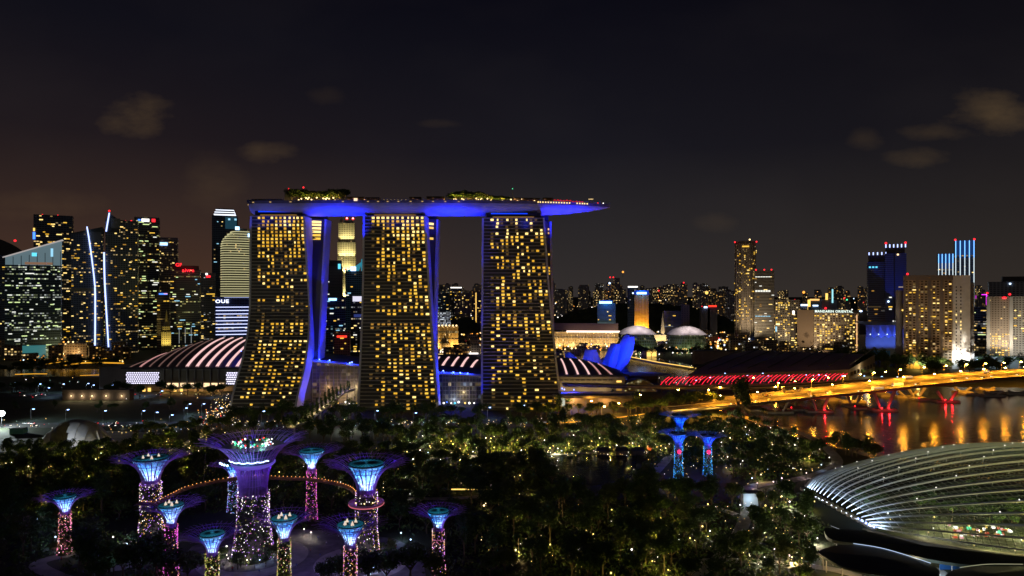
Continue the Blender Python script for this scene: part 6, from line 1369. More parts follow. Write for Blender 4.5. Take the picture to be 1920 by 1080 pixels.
supertree('small tree tower in front of the ring walk one', 657, 1129, 243, 28, 'small', lamps=('P',))
supertree('rightmost small tree tower of the grove standing apart', 822, 1077, 267, 25, 'small', power=.8)
for (px, by, D, Hh, lb) in ((1272, 897, 406, 27, 'left blue tree tower of the three with a red light on its trunk'), (1327, 893, 412, 24.5, 'right blue tree tower of the three, the smallest'), (1274, 0, 450, 30, 'rear blue tree tower of the three, only its canopy showing')):
    st = supertree(lb, px, by, D, Hh, 'small', None, 'three blue tree towers', sil=True, power=1.5)
    if by: MB().ball((0, -2.2, Hh*.60), 1.3, 8).build('red_lamp', emis('heart_red', (1, .02, .12), 1.6), st); light('POINT', 'red_light', (0, -4.6, Hh*.60), 900, (1, .02, .1), st, .3)
# restaurant pod in the tallest tower
m = MB().lathe([(6.5, 39.5), (9.2, 41.5), (10.0, 44.5), (10.2, 45)], 32, 0, cap=False)
MB().lathe([(7.5, 38.2), (8.8, 39.4), (8.8, 40), (7.5, 40)], 32, 0).build('pod_floor', emis('pod_violet', (.20, .12, .9), .45), bigt)
MB().lathe([(8.2, 40), (9.6, 45.4)], 32, 0, cap=False).build('pod_glass', facade((.02, .05, .06), (.02, .06, .06), 1.6, 1.4, .7, .6, .4, .1, (.35, .7, .6), (.8, .85, .4), .5), bigt)
MB().lathe([(11.8, 45.4), (12.4, 46), (12.4, 46.6), (.1, 47)], 36, 0).build('pod_roof', diff('pod_roof', (.015, .03, .028), .4), bigt)
MB().tube([(9.4*math.cos(-PI/2+(j-8)*.13), 9.4*math.sin(-PI/2+(j-8)*.13), 41.4+.3*(j % 3 == 0)) for j in range(17)], .22, 4).build('pod_light', E_cool, bigt)
r = random.Random(6)
for k in range(70):
    a = r.uniform(0, 2*PI); rr = r.choice((5.5, 6.5, 7.5, 8.2))*r.uniform(.9, 1.05); MB().ball((rr*math.cos(a), rr*math.sin(a), 47.3+r.random()*1.1), r.uniform(.22, .42), 5).build('party_light', r.choice((E_red, E_green, E_white, E_cool, E_cyan, E_pink, E_green, E_white)), bigt)
for (a, rr) in ((2.5, 5), (1.9, 6), (1.3, 6), (.8, 5.5)): inst('roof_tree', TREES['broad0'][1], bigt, (rr*math.cos(a)+.4, rr*math.sin(a), 45.4), (0, 0, a), (.3, .3, .3))
for a in (-2.5, -2.35, -2.2, -2.05): MB().ball((13*math.cos(a), 13*math.sin(a), 41.2), .5, 6).build('canopy_lamp', E_cool, bigt)
light('POINT', 'pod_lamp', (0, -13.5, 42), 2200, (.3, .5, 1), bigt, .4); light('POINT', 'pod_lamp', (3, 2, 50), 1500, (.3, .9, .7), bigt, .4)
# skywalk between the towers
zs_ = 23
sk = [(258, 945), (290, 945), (318, 932), (350, 917), (400, 905), (440, 899), (480, 896), (530, 898), (580, 900), (620, 906), (655, 916), (668, 928)]
wk, P_, L_, st_ = road_deck('curved hanging skywalk with warm lamps linking the tree towers', [gp(a, b, zs_) for a, b in sk], 1.6, .45, 'skywalk', 'walkway', M_dark, noisy('walk_paint', (.16, .09, .04), (.20, .12, .05)), .7)
Lw = sum((P_[i+1]-P_[i]).length for i in range(len(P_)-1)); s_ = 2
k = 0
while s_ < Lw-1:
    p, d = along(P_, s_); MB().ball(p+Vector((0, 0, 1.25)), .22, 5).build('rail_lamp', emis('rail_warm', (1, .40, .10), 1.6), wk); k += 1
    if k % 4 == 0: light('POINT', 'rail_light', tuple(p+Vector((0, -.8, 1.7))), 60, (1, .45, .12), wk, .1)
    s_ += Lw/62
for f in (.05, .3, .5, .7, .95): p, d = along(P_, Lw*f); MB().tube([p+Vector((0, 0, 1)), p+Vector((.5, 1, 14))], .05, 3).build('hanger_cable', M_grey, wk)

# ================================================================== glass shell conservatory
fd = thing('conservatory', 'huge shell shaped glass conservatory with white arched ribs at the right edge', 'conservatory')
XA, XB = 166.0, 348.0
def shell_pt(u, th, off=0.0):                 # u along X, th 0 (front) .. 1 (back)
    s_ = math.sin(PI*u); s7 = s_**.62
    cy = 353 - 26*s_**.8; w = 32 + 32*s7 + off; h = 32.5*s7 + off
    a = PI*th; x = XA+(XB-XA)*u
    return Vector((x+3*math.cos(a), cy - w*math.cos(a), .6+h*math.sin(a)**.9))
m_gl = bpy.data.materials.new('shell_glass'); m_gl.use_nodes = True; nt = m_gl.node_tree; nt.nodes.clear()
uvn = nt.nodes.new('ShaderNodeUVMap'); sx = nt.nodes.new('ShaderNodeSeparateXYZ'); nt.links.new(uvn.outputs[0], sx.inputs[0])
def nm_(op, a, b):
    n = nt.nodes.new('ShaderNodeMath'); n.operation = op
    for i, v in enumerate((a, b)):
        if isinstance(v, (int, float)): n.inputs[i].default_value = v
        elif v is not None: nt.links.new(v, n.inputs[i])
    return n.outputs[0]
la = nm_('GREATER_THAN', nm_('ABSOLUTE', nm_('SUBTRACT', nm_('FRACT', sx.outputs[0], None), .5), None), .455)
lb_ = nm_('GREATER_THAN', nm_('ABSOLUTE', nm_('SUBTRACT', nm_('FRACT', sx.outputs[1], None), .5), None), .44)
ln = nm_('MAXIMUM', la, lb_)
tr_ = nt.nodes.new('ShaderNodeBsdfTransparent'); tr_.inputs[0].default_value = (.84, .90, .88, 1); gs = nt.nodes.new('ShaderNodeBsdfGlossy'); gs.inputs['Roughness'].default_value = .15; gs.inputs['Color'].default_value = (.6, .7, .7, 1)
df = nt.nodes.new('ShaderNodeBsdfDiffuse'); df.inputs[0].default_value = (.40, .43, .41, 1); df2 = nt.nodes.new('ShaderNodeBsdfDiffuse'); df2.inputs[0].default_value = (.30, .34, .33, 1)
m1 = nt.nodes.new('ShaderNodeMixShader'); m1.inputs[0].default_value = .16; nt.links.new(tr_.outputs[0], m1.inputs[1]); nt.links.new(gs.outputs[0], m1.inputs[2])
m2 = nt.nodes.new('ShaderNodeMixShader'); m2.inputs[0].default_value = .10; nt.links.new(m1.outputs[0], m2.inputs[1]); nt.links.new(df2.outputs[0], m2.inputs[2])
m3 = nt.nodes.new('ShaderNodeMixShader'); nt.links.new(ln, m3.inputs[0]); nt.links.new(m2.outputs[0], m3.inputs[1]); nt.links.new(df.outputs[0], m3.inputs[2]); on = nt.nodes.new('ShaderNodeOutputMaterial'); nt.links.new(m3.outputs[0], on.inputs[0])
MB().grid(lambda u, v: shell_pt(.015+.97*u, .03+.94*v), 60, 36, 0, lambda a, b: (a*80, b*56)).build('glass_shell', m_gl, fd, smooth=True)
M_rib = noisy('rib_white', (.44, .47, .50), (.52, .55, .58), .3, .45)
NR = 22
for k in range(NR):
    th = .05+.76*(1-(1-k/(NR-1))**1.45)
    m = MB(); prev = None; N = 46
    for i in range(N+1):
        u = .0005+.999*i/N; p = shell_pt(u, th, 1.7); pn = shell_pt(min(.9999, u+.004), th, 1.7); d = (pn-p).normalized() if i < N else d
        out = (shell_pt(u, th, 3.2)-shell_pt(u, th, 1.0)); out = out.normalized() if out.length > 1e-4 else Vector((0, 0, 1)); sd = d.cross(out).normalized()
        wd = (.30+.18*math.sin(PI*u)); hh = .5+.22*math.sin(PI*u)
        q = [p-sd*wd-out*.2, p+sd*wd-out*.2, p+sd*wd*.8+out*hh, p-sd*wd*.8+out*hh]
        if prev:
            for j in range(4): m.face([prev[j], q[j], q[(j+1) % 4], prev[(j+1) % 4]])
        prev = q
    m.build('rib', M_rib, fd, weld=True)
    f = shell_pt(.0005, th, 1.7); MB().box((f.x-.8, f.y, .6), (3, 2.2, 1.6)).build('rib_foot', M_conc, fd)
    if k < 21:
        light('SPOT', 'rib_light', (f.x-4.0, f.y-3.0, 1.2), (1.3e4 if k > 5 else 5e3), (.60, .78, 1), fd, .25, (f.x+22, f.y-6, 11), 62, .9)
    if k < 5:
        for dxx in (0, 1.6): MB().ball((f.x-2.5+dxx, f.y-2, 2.2-dxx*.5), .42, 6).build('foot_lamp', emis('foot_blue', (.35, .5, 1), 5), fd)
for k in range(22):                            # struts between rib and glass
    for i in range(1, 12):
        u = .04+.055*i+.004*(k % 2); th = .05+.76*(1-(1-k/(NR-1))**1.45); a = shell_pt(u, th, .1); b = shell_pt(u, th, 1.8)
        if (i+k) % 2 == 0: MB().tube([a, b], .16, 4).build('strut', M_rib, fd)
        if (i*3+k) % 4 == 0 and k > 2: MB().ball(b+Vector((0, -.5, .9)), .26, 5).build('rib_lamp', E_white, fd)
MB().grid(lambda u, v: Vector((XA-3+(XB-XA+6)*u, 318-40*math.sin(PI*u)**.7-6+6*v, 1.6*(1-(2*v-1)**2)+.1)), 30, 3).build('plinth', M_conc, fd)
# planting inside
ring_ = MB(); 
for i in range(62):
    u = rf_.uniform(.06, .55); th = rf_.uniform(.12, .8); q = shell_pt(u, th); s_ = .55+.5*rf_.random(); cyv = 353-26*math.sin(PI*u)**.8
    yv = cyv+(q.y-cyv)*rf_.uniform(.2, .85)
    if q.z < 5: s_ *= .5
    tree(rf_.choice(['broad0', 'broad1', 'tall0', 'palm', 'palm', 'broad4']), (q.x, yv, .2), s_*.9, 'tree growing inside the glass conservatory', 'trees inside the conservatory')
for i in range(26):
    u = rf_.uniform(.10, .62); cyv = 353-26*math.sin(PI*u)**.8; w = (32+32*math.sin(PI*u)**.62); yv = cyv-w*rf_.uniform(.15, .85)
    light('POINT', 'plant_light', (XA+(XB-XA)*u, yv, rf_.uniform(3, 8)), rf_.uniform(2200, 6500), rf_.choice([(1, .74, .16), (1, .9, .35), (1, .85, .5)]), fd, .25)
for i in range(26):
    u = rf_.uniform(.07, .40); cyv = 353-26*math.sin(PI*u)**.8; w = (32+32*math.sin(PI*u)**.62); yv = cyv-w*rf_.uniform(.3, .93)
    garden_lamp((XA+(XB-XA)*u, yv, .3), rf_.choice(['yellow', 'yellow', 'white', 'warm']), 0, rf_.uniform(.5, 1.3), 'small lamp among the plants inside the conservatory', 'lamps inside the conservatory', 'plant_lamp')
fl_ = thing('flower_display', 'colourful lit flower display inside the conservatory', 'flower display', (210, 306, .3))
for i in range(46):
    MB().box((rf_.uniform(-12, 12), rf_.uniform(-4, 4), rf_.uniform(.6, 5)), (rf_.uniform(.6, 1.8), .8, rf_.uniform(.5, 1.2))).build('flower_panel', rf_.choice([E_pink, emis('bloom_red', (1, .12, .05), .9), emis('bloom_gold', (1, .6, .1), 1.1), E_green, emis('bloom_gold', (1, 1, 1)), E_white]), fl_)
# berm and low dark roofs in front of it
def slab_px(name, label, cat, pts, z, th, mat, extra=None):
    t = thing(name, label, cat); P = [gp(a, b, z) for a, b in pts]; P2 = smooth_path(P+[P[0]], 4)[:-1]; c = sum(P2, Vector())/len(P2); m = MB()
    for i in range(len(P2)):
        a, b = P2[i], P2[(i+1) % len(P2)]; m.face([a, b, (c+Vector((0, 0, 1.2)))]); m.face([(a.x, a.y, a.z-th), (b.x, b.y, b.z-th), b, a]); m.face([(b.x, b.y, b.z-th), (a.x, a.y, a.z-th), (c.x, c.y, c.z-th)])
    m.build('roof', mat, t); 
    for k in range(0, len(P2), 3): p = P2[k].lerp(c, .12); MB().tube([(p.x, p.y, 0), (p.x, p.y, z-.2)], .25, 6).build('column', M_grey, t)
    return t, P2
M_can = noisy('canopy_skin', (.015, .017, .02), (.022, .024, .03), .2, .5)
t, P2 = slab_px('petal_canopy', 'black petal shaped canopy roof at the bottom right', 'canopy', [(1530, 1034), (1560, 1024), (1605, 1022), (1655, 1028), (1705, 1044), (1752, 1062), (1758, 1076), (1700, 1078), (1630, 1072), (1570, 1058)], 7, .9, M_can)
t, P2 = slab_px('petal_canopy', 'second black canopy roof cut by the bottom right corner', 'canopy', [(1768, 1084), (1785, 1070), (1825, 1062), (1900, 1062), (1990, 1068), (1990, 1120), (1780, 1110)], 7, .9, M_can)
t, P2 = slab_px('planted_roof', 'broad dark planted roof sweeping along the foot of the conservatory', 'green roof', [(1545, 994), (1590, 992), (1660, 1003), (1740, 1026), (1830, 1046), (1990, 1052), (1990, 1066), (1850, 1062), (1740, 1048), (1640, 1024), (1560, 1012)], 5, 1.2, noisy('roof_turf', (.012, .016, .01), (.025, .03, .018), .2))
def kerb_tube(label, pts, z, r_, mt, name='light_rail', cat='light rail'):
    o = MB().tube(smooth_path([gp(a, b, z) for a, b in pts], 6), r_, 4).build(name, mt); return tag(o, label, cat)
kerb_tube('thin pale curved rail light beside the conservatory feet', [(1558, 986), (1590, 998), (1640, 1016), (1700, 1030)], 4, .12, emis('rail_pale', (.6, .65, .7), .5))
kerb_tube('pale blue white light line behind the black petal canopy', [(1600, 1019), (1650, 1027), (1700, 1041), (1745, 1056)], 7.3, .14, emis('rail_cool', (.55, .72, 1), .9))
kerb_tube('short pale light line under the second black canopy', [(1800, 1064), (1850, 1058), (1918, 1058)], 6, .14, emis('rail_pale2', (.5, .5, .3), .6))
o = MB().box((0, 0, 1.4), (11, .5, 2.6)).build('screen_wall', facade((.02, .1, .3), (.05, .25, .6), .8, .7, .9, .9, .8, 1, (.05, .3, 1), (.6, .8, .3), .8)); o.location = gp(1788, 1068, 0); tag(o, 'colourful blue lit display wall between the black canopies', 'display wall')
for q in ((1735, 1064, 3000, (.6, .8, 1)), (1770, 1072, 2500, (.6, .8, 1)), (1715, 1052, 2000, (1, .75, .5)), (1660, 1036, 1400, (.7, .85, 1)), (1570, 1066, 1500, (1, .6, .2)), (1600, 1078, 2000, (1, .7, .3)), (1680, 1084, 1500, (.9, .9, .6))): light('POINT', 'path_light', tuple(gp(q[0], q[1], 3.5)), q[2], q[3], None, .15)
pxrib([(1640, 1036), (1700, 1054), (1750, 1068), (1775, 1090)], 7, .10, 'path', M_path)
pxrib([(1300, 1052), (1400, 1052), (1500, 1060), (1570, 1070), (1640, 1090)], 5, .10, 'path', M_path)
for i in range(16): 
    px, py = 1528+i*4.2, 1042+i*1.6; garden_lamp(gp(px, py, 0), 'warm' if i % 4 else 'white', 260 if i % 3 == 0 else 0, .55, 'small orange lamp on the stepped terrace left of the black petal canopy', 'terrace lamps left of the black canopy', 'terrace_lamp')
# tensioned grey event shell at the left
ts = thing('event_shell', 'grey tent like shell with an arched opening beside the pale plaza', 'tent', tuple(gp(143, 832)))
m = MB(); NU, NV = 26, 12
def tp(u, v):
    x = -25+50*u; k = max(0.0, math.sin(PI*min(1, u*1.02+.0)))**.55*(1.0 if u < .72 else 1-.75*((u-.72)/.28)**1.2); a = PI*v
    return Vector((x+4*v, -11*math.cos(a)*(.5+.5*k), 17.5*k*math.sin(a)**.8 if 0 < v < 1 else 0))
for j in range(NV):
    for i in range(NU):
        u, v = (i+.5)/NU, (j+.5)/NV
        if ((u-.36)/.13)**2+((v-.0)/.40)**2 < 1: continue
        m.face([tp(i/NU, j/NV), tp((i+1)/NU, j/NV), tp((i+1)/NU, (j+1)/NV), tp(i/NU, (j+1)/NV)])
m.build('membrane', noisy('membrane_grey', (.20, .21, .22), (.34, .35, .36), .12, .55), ts, smooth=True)
for u in (.12, .24, .48, .60, .74, .88): MB().tube([tp(u, v/10)+Vector((0, -.1, .15)) for v in range(0 if u > .5 or u < .2 else 4, 11)], .18, 4).build('seam_cable', M_grey, ts)
MB().tube([tp(u/20, .5)+Vector((0, 0, .2)) for u in range(1, 20)], .25, 4).build('ridge_cable', M_grey, ts); MB().tube([tp(.80, .4), tp(.9, .15)+Vector((2, -2, 0)), tp(1, 0)+Vector((3, -3, .2))], .5, 4).build('edge_beam', diff('beam_pale', (.5, .5, .5)), ts)
light('SPOT', 'white_floodlight', tuple(gp(60, 842, 4)), 3.0e4, (.85, .92, 1), None, .4, tuple(gp(118, 822, 8)), 60)  # spot added to bring out the front of the grey shell
o = MB().box((0, 0, 2.2), (11, 5, 4.4)).box((0, 0, 4.6), (11.6, 5.6, .4), 1).build('site_cabin', [diff('cabin_green', (.10, .32, .25)), M_roof]); o.location = gp(35, 813); tag(o, 'green flat roofed cabin left of the grey tent shell', 'cabin')
# floodlight at the left edge
t = thing('floodlight_mast', 'very bright white floodlight on a mast at the left edge of the photo', 'floodlight', tuple(pd(3, 557, 0))); MB().tube([(0, 0, 0), (0, 0, 11.5)], .25, 6).build('pole', M_dark, t)
MB().ball((0, 0, 12), 2.4, 10).build('lamp_head', emis('flood_white', (.9, 1, 1), 6), t); light('POINT', 'lamp_light', (2, -4, 11), .7e5, (.85, 1, .98), t, .8)
# low dark wall with five wall lamps
t = thing('retaining_wall', 'long dark brick wall with a row of warm lamps, beyond the tent shell', 'wall', tuple(gp(187, 750))); MB().prism([(-36, -4), (33, -4), (33, 4), (-36, 4)], 0, 11, 0).build('wall', noisy('dark_brick', (.06, .045, .04), (.09, .07, .06), .3), t)
for k, px in enumerate((139, 159, 178, 204, 233)): q = gp(px, 750)-gp(187, 750); MB().ball((q.x, -4.6, 5), .7, 6).build('wall_lamp', E_warm, t); light('POINT', 'lamp_light', (q.x, -6, 4.6), 1500, (1, .75, .42), t, .2)
# street lamps
def sl(px, py, kind, group, label, z=9.8, p=1.2e4, rz=0, s=1.0): street_lamp(gp(px, py, z).xy.to_3d(), kind, p*.28, rz, s, label, group)
for px, py in ((25, 718), (72, 720), (88, 727), (116, 720), (162, 719), (172, 722), (207, 722)): sl(px, py, 'blue', 'blue white street lamps on the far road', 'blue white street lamp on the far road left of the vault roofed hall')
for px, py in ((265, 727), (325, 712), (380, 713), (250, 729), (398, 729), (300, 735)): sl(px, py, 'blue', 'street lamps in front of the hall', 'blue white street lamp in front of the vault roofed hall', 8.8, 9e3)
for px, py in ((58, 767), (123, 768), (193, 770), (265, 770), (290, 773), (345, 765), (352, 757), (410, 765), (318, 778), (378, 757)): sl(px, py, 'blue', 'blue white street lamps on the near road', 'blue white street lamp on the near road behind the tent shell', 9.8, 1.1e4)
for px, py in ((490, 771), (775, 774), (914, 764), (978, 760), (703, 770)): sl(px, py, 'blue', 'street lamps at the tower feet', 'blue white street lamp at the foot of the three towers', 9.8, 7e3)
for px, py in ((1104, 752), (1128, 762), (1196, 740), (1155, 756), (1346, 726), (1267, 731)): sl(px, py, 'amber', 'amber lamps right of the towers', 'amber street lamp on the road right of the towers', 9.8, 1.3e4)
for px, py in ((1302, 711), (1328, 706), (1356, 698), (1398, 702), (1427, 698), (1436, 703), (1476, 702), (1508, 701), (1532, 701), (1545, 702), (1576, 703), (1617, 703), (1650, 704), (1679, 705)): sl(px, py, 'blue', 'white lamps behind the red ribs', 'white street lamp standing behind the red lit ribs', 11, 4e3)
for px, py in ((1409, 706), (1486, 713), (1526, 717), (1549, 706), (1590, 712), (1610, 700), (1625, 711), (1657, 695), (1450, 723)): sl(px, py, 'amber', 'amber lamps behind the road bridge', 'amber street lamp between the red ribs and the gold bridge', 11, 5e3)
# ------------------------------------------------------------------ link bridge with cypresses
lbp = [pd(660, 676, 15), pd(640, 655, 14.5), pd(610, 600, 12), pd(575, 548, 9), pd(545, 525, 7.5)]
lk, P_, L_, st_ = road_deck('planted link bridge leading from the left glass hall down to the garden', lbp, 9, 1.4, 'link_bridge', 'bridge', M_path, M_conc, 1.0)
for k in range(26): p, d = along(P_, 4+k*6.4); nr = Vector((-d.y, d.x, 0)); tree('cypress', p+nr*(3.4 if k % 2 else -2.6)-Vector((0, 0, .3)), rnd.uniform(.8, 1.25), 'slim cypress on the link bridge by the left glass hall', 'cypresses on the link bridge')
for k in range(14): p, d = along(P_, 5+k*11.5); MB().ball(p+Vector((1.5, -3.8, 1.2)), .35, 5).build('rail_lamp', E_warm, lk); light('POINT', 'rail_light', tuple(p+Vector((1, -2, 2))), 700, (1, .72, .3), lk, .15)
for k in range(6): p, d = along(P_, 8+k*28); MB().tube([(p.x, p.y, 0), (p.x, p.y, p.z-1)], .7, 6).build('pier', M_conc, lk)

# ================================================================== garden planting and lamps
def inpoly(x, y, P):
    c = False; j = len(P)-1
    for i in range(len(P)):
        if (P[i][1] > y) != (P[j][1] > y) and x < (P[j][0]-P[i][0])*(y-P[i][1])/(P[j][1]-P[i][1])+P[i][0]: c = not c
        j = i
    return c
KEEP = [[(1036, 856), (1110, 850), (1198, 854), (1205, 900), (1180, 940), (1120, 950), (1060, 938), (1030, 900)], [(775, 862), (790, 852), (915, 858), (1040, 858), (1040, 874), (915, 880)],
        [(385, 1015), (470, 998), (560, 988), (650, 996), (750, 1008), (800, 1035), (810, 1090), (640, 1130), (360, 1130), (330, 1060), (360, 1025)],
        [(1345, 768), (1400, 793), (1460, 818), (1560, 845), (1640, 870), (1930, 930), (1990, 728), (1345, 745)],
        [(1500, 925), (1560, 905), (1660, 870), (1930, 870), (1930, 1090), (1520, 1090), (1520, 1010), (1580, 990)],
        [(60, 820), (205, 806), (305, 810), (288, 830), (200, 846), (70, 850), (-60, 852), (-60, 820)], [(1232, 876), (1366, 876), (1366, 940), (1232, 940)], [(160, 1035), (300, 1012), (330, 1060), (200, 1075)], [(1395, 905), (1440, 905), (1440, 955), (1395, 955)]]
PATHS = [[(290, 858), (330, 842), (380, 815)], [(1190, 905), (1225, 888), (1245, 868), (1262, 856), (1330, 850), (1400, 842)], [(1380, 925), (1420, 910), (1480, 902), (1545, 885), (1570, 866), (1552, 842), (1520, 820), (1480, 805), (1430, 795)],
         [(1300, 1080), (1345, 1050), (1380, 1010), (1400, 960), (1392, 925)], [(130, 1090), (70, 1060), (120, 1042), (190, 1035), (240, 1020)], [(760, 935), (840, 935), (910, 930)]]
pathpts = []
for P in PATHS:
    Q = smooth_path([gp(a, b) for a, b in P], 8); pathpts += [q.xy for q in Q]
supers = [gp(122, 1038), gp(283, 1020), gp(321, 1080), gp(475, 1046), gp(584, 975), gp(687, 1060), gp(822, 1077), gp(1272, 897), gp(1327, 893)]
rt_g = random.Random(11)
ZONES = [  # polygon in the photo, spacing m, size, kinds, label, group, lamp chance, lamp kinds, power
    ([(740, 822), (1240, 822), (1240, 850), (900, 855), (740, 856)], 11.5, (.75, 1.15), None, 'yellow green uplit tree in the band behind the garden lake', 'uplit trees behind the lake', .75, ('yellow', 'yellow', 'white'), 2600),
    ([(0, 846), (390, 826), (400, 880), (0, 888)], 11.5, (.7, 1.1), None, 'uplit tree below the tent shell and pale plaza', 'uplit trees below the pale plaza', .7, ('yellow', 'yellow', 'warm'), 1500),
    ([(-30, 888), (420, 880), (420, 960), (-30, 1000)], 13, (.9, 1.35), None, 'dark tree among the left tree towers', 'dark trees around the left tree towers', .05, ('yellow', 'cool'), 700),
    ([(-30, 1000), (230, 1000), (330, 1030), (330, 1100), (-30, 1100)], 14, (.9, 1.3), None, 'dark tree in the bottom left corner of the garden', 'dark trees bottom left', .04, ('yellow',), 700),
    ([(500, 850), (760, 850), (900, 885), (900, 930), (500, 930)], 11.5, (.7, 1.15), None, 'tree behind the right hand tree towers of the grove', 'trees behind the grove', .40, ('yellow', 'warm', 'white'), 1500),
    ([(500, 930), (660, 930), (800, 940), (790, 1000), (560, 990)], 13, (.9, 1.3), None, 'dark tree between the skyway and the paved plaza', 'dark trees beside the plaza', .04, ('cool',), 600),
    ([(900, 865), (1050, 880), (1180, 912), (1230, 960), (1200, 1100), (820, 1100), (800, 1000), (880, 940)], 12.5, (.9, 1.45), None, 'dark tree in the wood between the grove and the lake', 'dark trees right of the grove', .20, ('yellow', 'warm'), 1100),
    ([(1180, 905), (1400, 915), (1400, 1100), (1180, 1100)], 12, (.85, 1.35), None, 'tree in the wood below the blue tree towers', 'trees below the blue tree towers', .34, ('yellow', 'yellow', 'white'), 1200),
    ([(1400, 925), (1500, 930), (1545, 985), (1525, 1100), (1390, 1100)], 12, (.7, 1.1), None, 'tree on the slope left of the conservatory', 'trees left of the conservatory', .5, ('yellow', 'warm', 'white'), 1500),
    ([(1200, 800), (1400, 785), (1520, 822), (1550, 860), (1480, 895), (1390, 905), (1210, 880)], 12, (.65, 1.1), None, 'garden tree between the blue tree towers and the channel', 'trees beside the channel', .45, ('yellow', 'white', 'white', 'warm'), 1300),
]
cand = []
for zi, (P, spc, sz, kinds, lab, grp, lc, lk_, pw) in enumerate(ZONES):
    ys = [p[1] for p in P]; xs = [p[0] for p in P]; pts = []
    D_a, D_b = gp(0, max(ys)).y, gp(0, min(ys)).y
    xa = min(gp(min(xs), y).x for y in (min(ys), max(ys))); xb = max(gp(max(xs), y).x for y in (min(ys), max(ys)))
    y_ = D_a
    row = 0
    while y_ < D_b:
        x_ = xa+(row % 2)*spc*.5
        while x_ < xb:
            q = Vector((x_+rt_g.uniform(-.35, .35)*spc, y_+rt_g.uniform(-.35, .35)*spc)); px = CX+q.x/q.y*F; py = HY+H/q.y*F
            if inpoly(px, py, P) and not any(inpoly(px, py, K) for K in KEEP) and all((q-s.xy).length > 10 for s in supers) and all((q-s).length > 5.5 for s in pathpts): cand.append((q, zi))
            x_ += spc
        y_ += spc*.87; row += 1
cand.sort(key=lambda c: c[0].y)
print('garden trees', len(cand))
wood_v, n_tree = [], 0
LIM = 215
for n_, (q, zi) in enumerate(cand):
    P, spc, sz, kinds, lab, grp, lc, lk_, pw = ZONES[zi]; kd = anytree(); s_ = rt_g.uniform(*sz); rz = rt_g.uniform(0, 6.28)
    keep = n_ < LIM
    if keep: tree(kd, (q.x, q.y, 0), s_, lab, grp, 'garden_tree' if kd != 'palm' else 'palm_tree')
    else: wood_v.append((kd, q, s_, rz, zi))
    if rt_g.random() < lc:
        k = rt_g.choice(lk_); a = rt_g.uniform(-2.4, -.7)
        garden_lamp((q.x+math.cos(a)*4.2*s_, q.y+math.sin(a)*4.2*s_, 0), k, pw*rt_g.choice((.5, 1.0, 2.6, 4.6))*rt_g.uniform(.6, 1.4), rt_g.uniform(.7, 1.1), 'small garden lamp beside the %s' % {0: 'uplit trees behind the lake', 1: 'uplit trees below the pale plaza', 2: 'dark trees at the left of the garden', 3: 'dark trees bottom left', 4: 'trees behind the grove', 5: 'trees beside the plaza', 6: 'dark wood right of the grove', 7: 'wood below the blue tree towers', 8: 'slope left of the conservatory', 9: 'trees beside the channel'}[zi], 'lamps in garden zone of %s' % grp)
def merged(name, items):
    import numpy as np
    for part in (0, 1):
        V, Fc, mi, off = [], [], [], 0; mats = [M_bark] if part == 0 else M_leaf
        for (kd, q, s_, rz, _) in items:
            me = TREES[kd][part]; n = len(me.vertices); co = np.empty(n*3); me.vertices.foreach_get('co', co); co = co.reshape(-1, 3)*s_
            c, s = math.cos(rz), math.sin(rz); x = co[:, 0]*c-co[:, 1]*s+q.x; y = co[:, 0]*s+co[:, 1]*c+q.y; V.append(np.stack([x, y, co[:, 2]], 1))
            step = 2 if (part == 1 and q.y > 480) else 1
            for p in list(me.polygons)[::step]: Fc.append([v+off for v in p.vertices]); mi.append(0 if part == 0 else M_leaf.index(me.materials[0]))
            off += n
        me = bpy.data.meshes.new(name); me.from_pydata(np.concatenate(V).tolist(), [], Fc)
        for mm in mats: me.materials.append(mm)
        me.polygons.foreach_set('material_index', mi); o = bpy.data.objects.new(name+('_trunks' if part == 0 else ''), me); C.objects.link(o); o['kind'] = 'stuff'
# far belts of trees: one mass each, they read as dark woodland
def belt(pts, n, spread, s0, s1, kinds=('broad0', 'broad1', 'broad2', 'broad3', 'tall0')):
    for i in range(n):
        u = rt_g.random()*(len(pts)-1); k = int(u); a, b = gp(*pts[k]), gp(*pts[min(k+1, len(pts)-1)]); p = a.lerp(b, u-k); wood_v.append((rt_g.choice(kinds), Vector((p.x, p.y+rt_g.uniform(-spread, spread))), rt_g.uniform(s0, s1), rt_g.uniform(0, 6), 0))
belt([(430, 790), (700, 784), (1000, 783), (1245, 772)], 95, 10, .9, 1.35)
belt([(430, 812), (700, 808), (1040, 806), (1240, 800)], 85, 12, .8, 1.25)
belt([(560, 830), (760, 822), (1040, 818), (1200, 815)], 60, 14, .8, 1.2)
belt([(1240, 768), (1345, 762)], 22, 12, 1.1, 1.6)
belt([(1020, 764), (1240, 750)], 20, 6, .7, 1.0)
belt([(-20, 700), (200, 690)], 60, 70, .9, 1.4); belt([(-20, 735), (90, 735)], 12, 6, .9, 1.2); belt([(0, 772), (410, 768)], 14, 10, .5, .8); belt([(250, 815), (440, 805)], 30, 10, .7, 1.0)
belt([(1560, 690), (1720, 688)], 60, 55, 1.3, 2.1); belt([(1720, 698), (1925, 692)], 60, 45, 1.1, 1.9); belt([(1560, 705), (1690, 703)], 14, 10, .7, 1.0)
belt([(1060, 645), (1380, 660)], 30, 60, 1.0, 1.6); belt([(1150, 668), (1240, 668), (1330, 672)], 46, 14, 1.2, 1.9); belt([(830, 650), (905, 650)], 12, 40, 1.0, 1.5); belt([(1560, 845), (1640, 868)], 10, 5, .9, 1.3)
merged('far_woodland', wood_v)
m = MB(); 
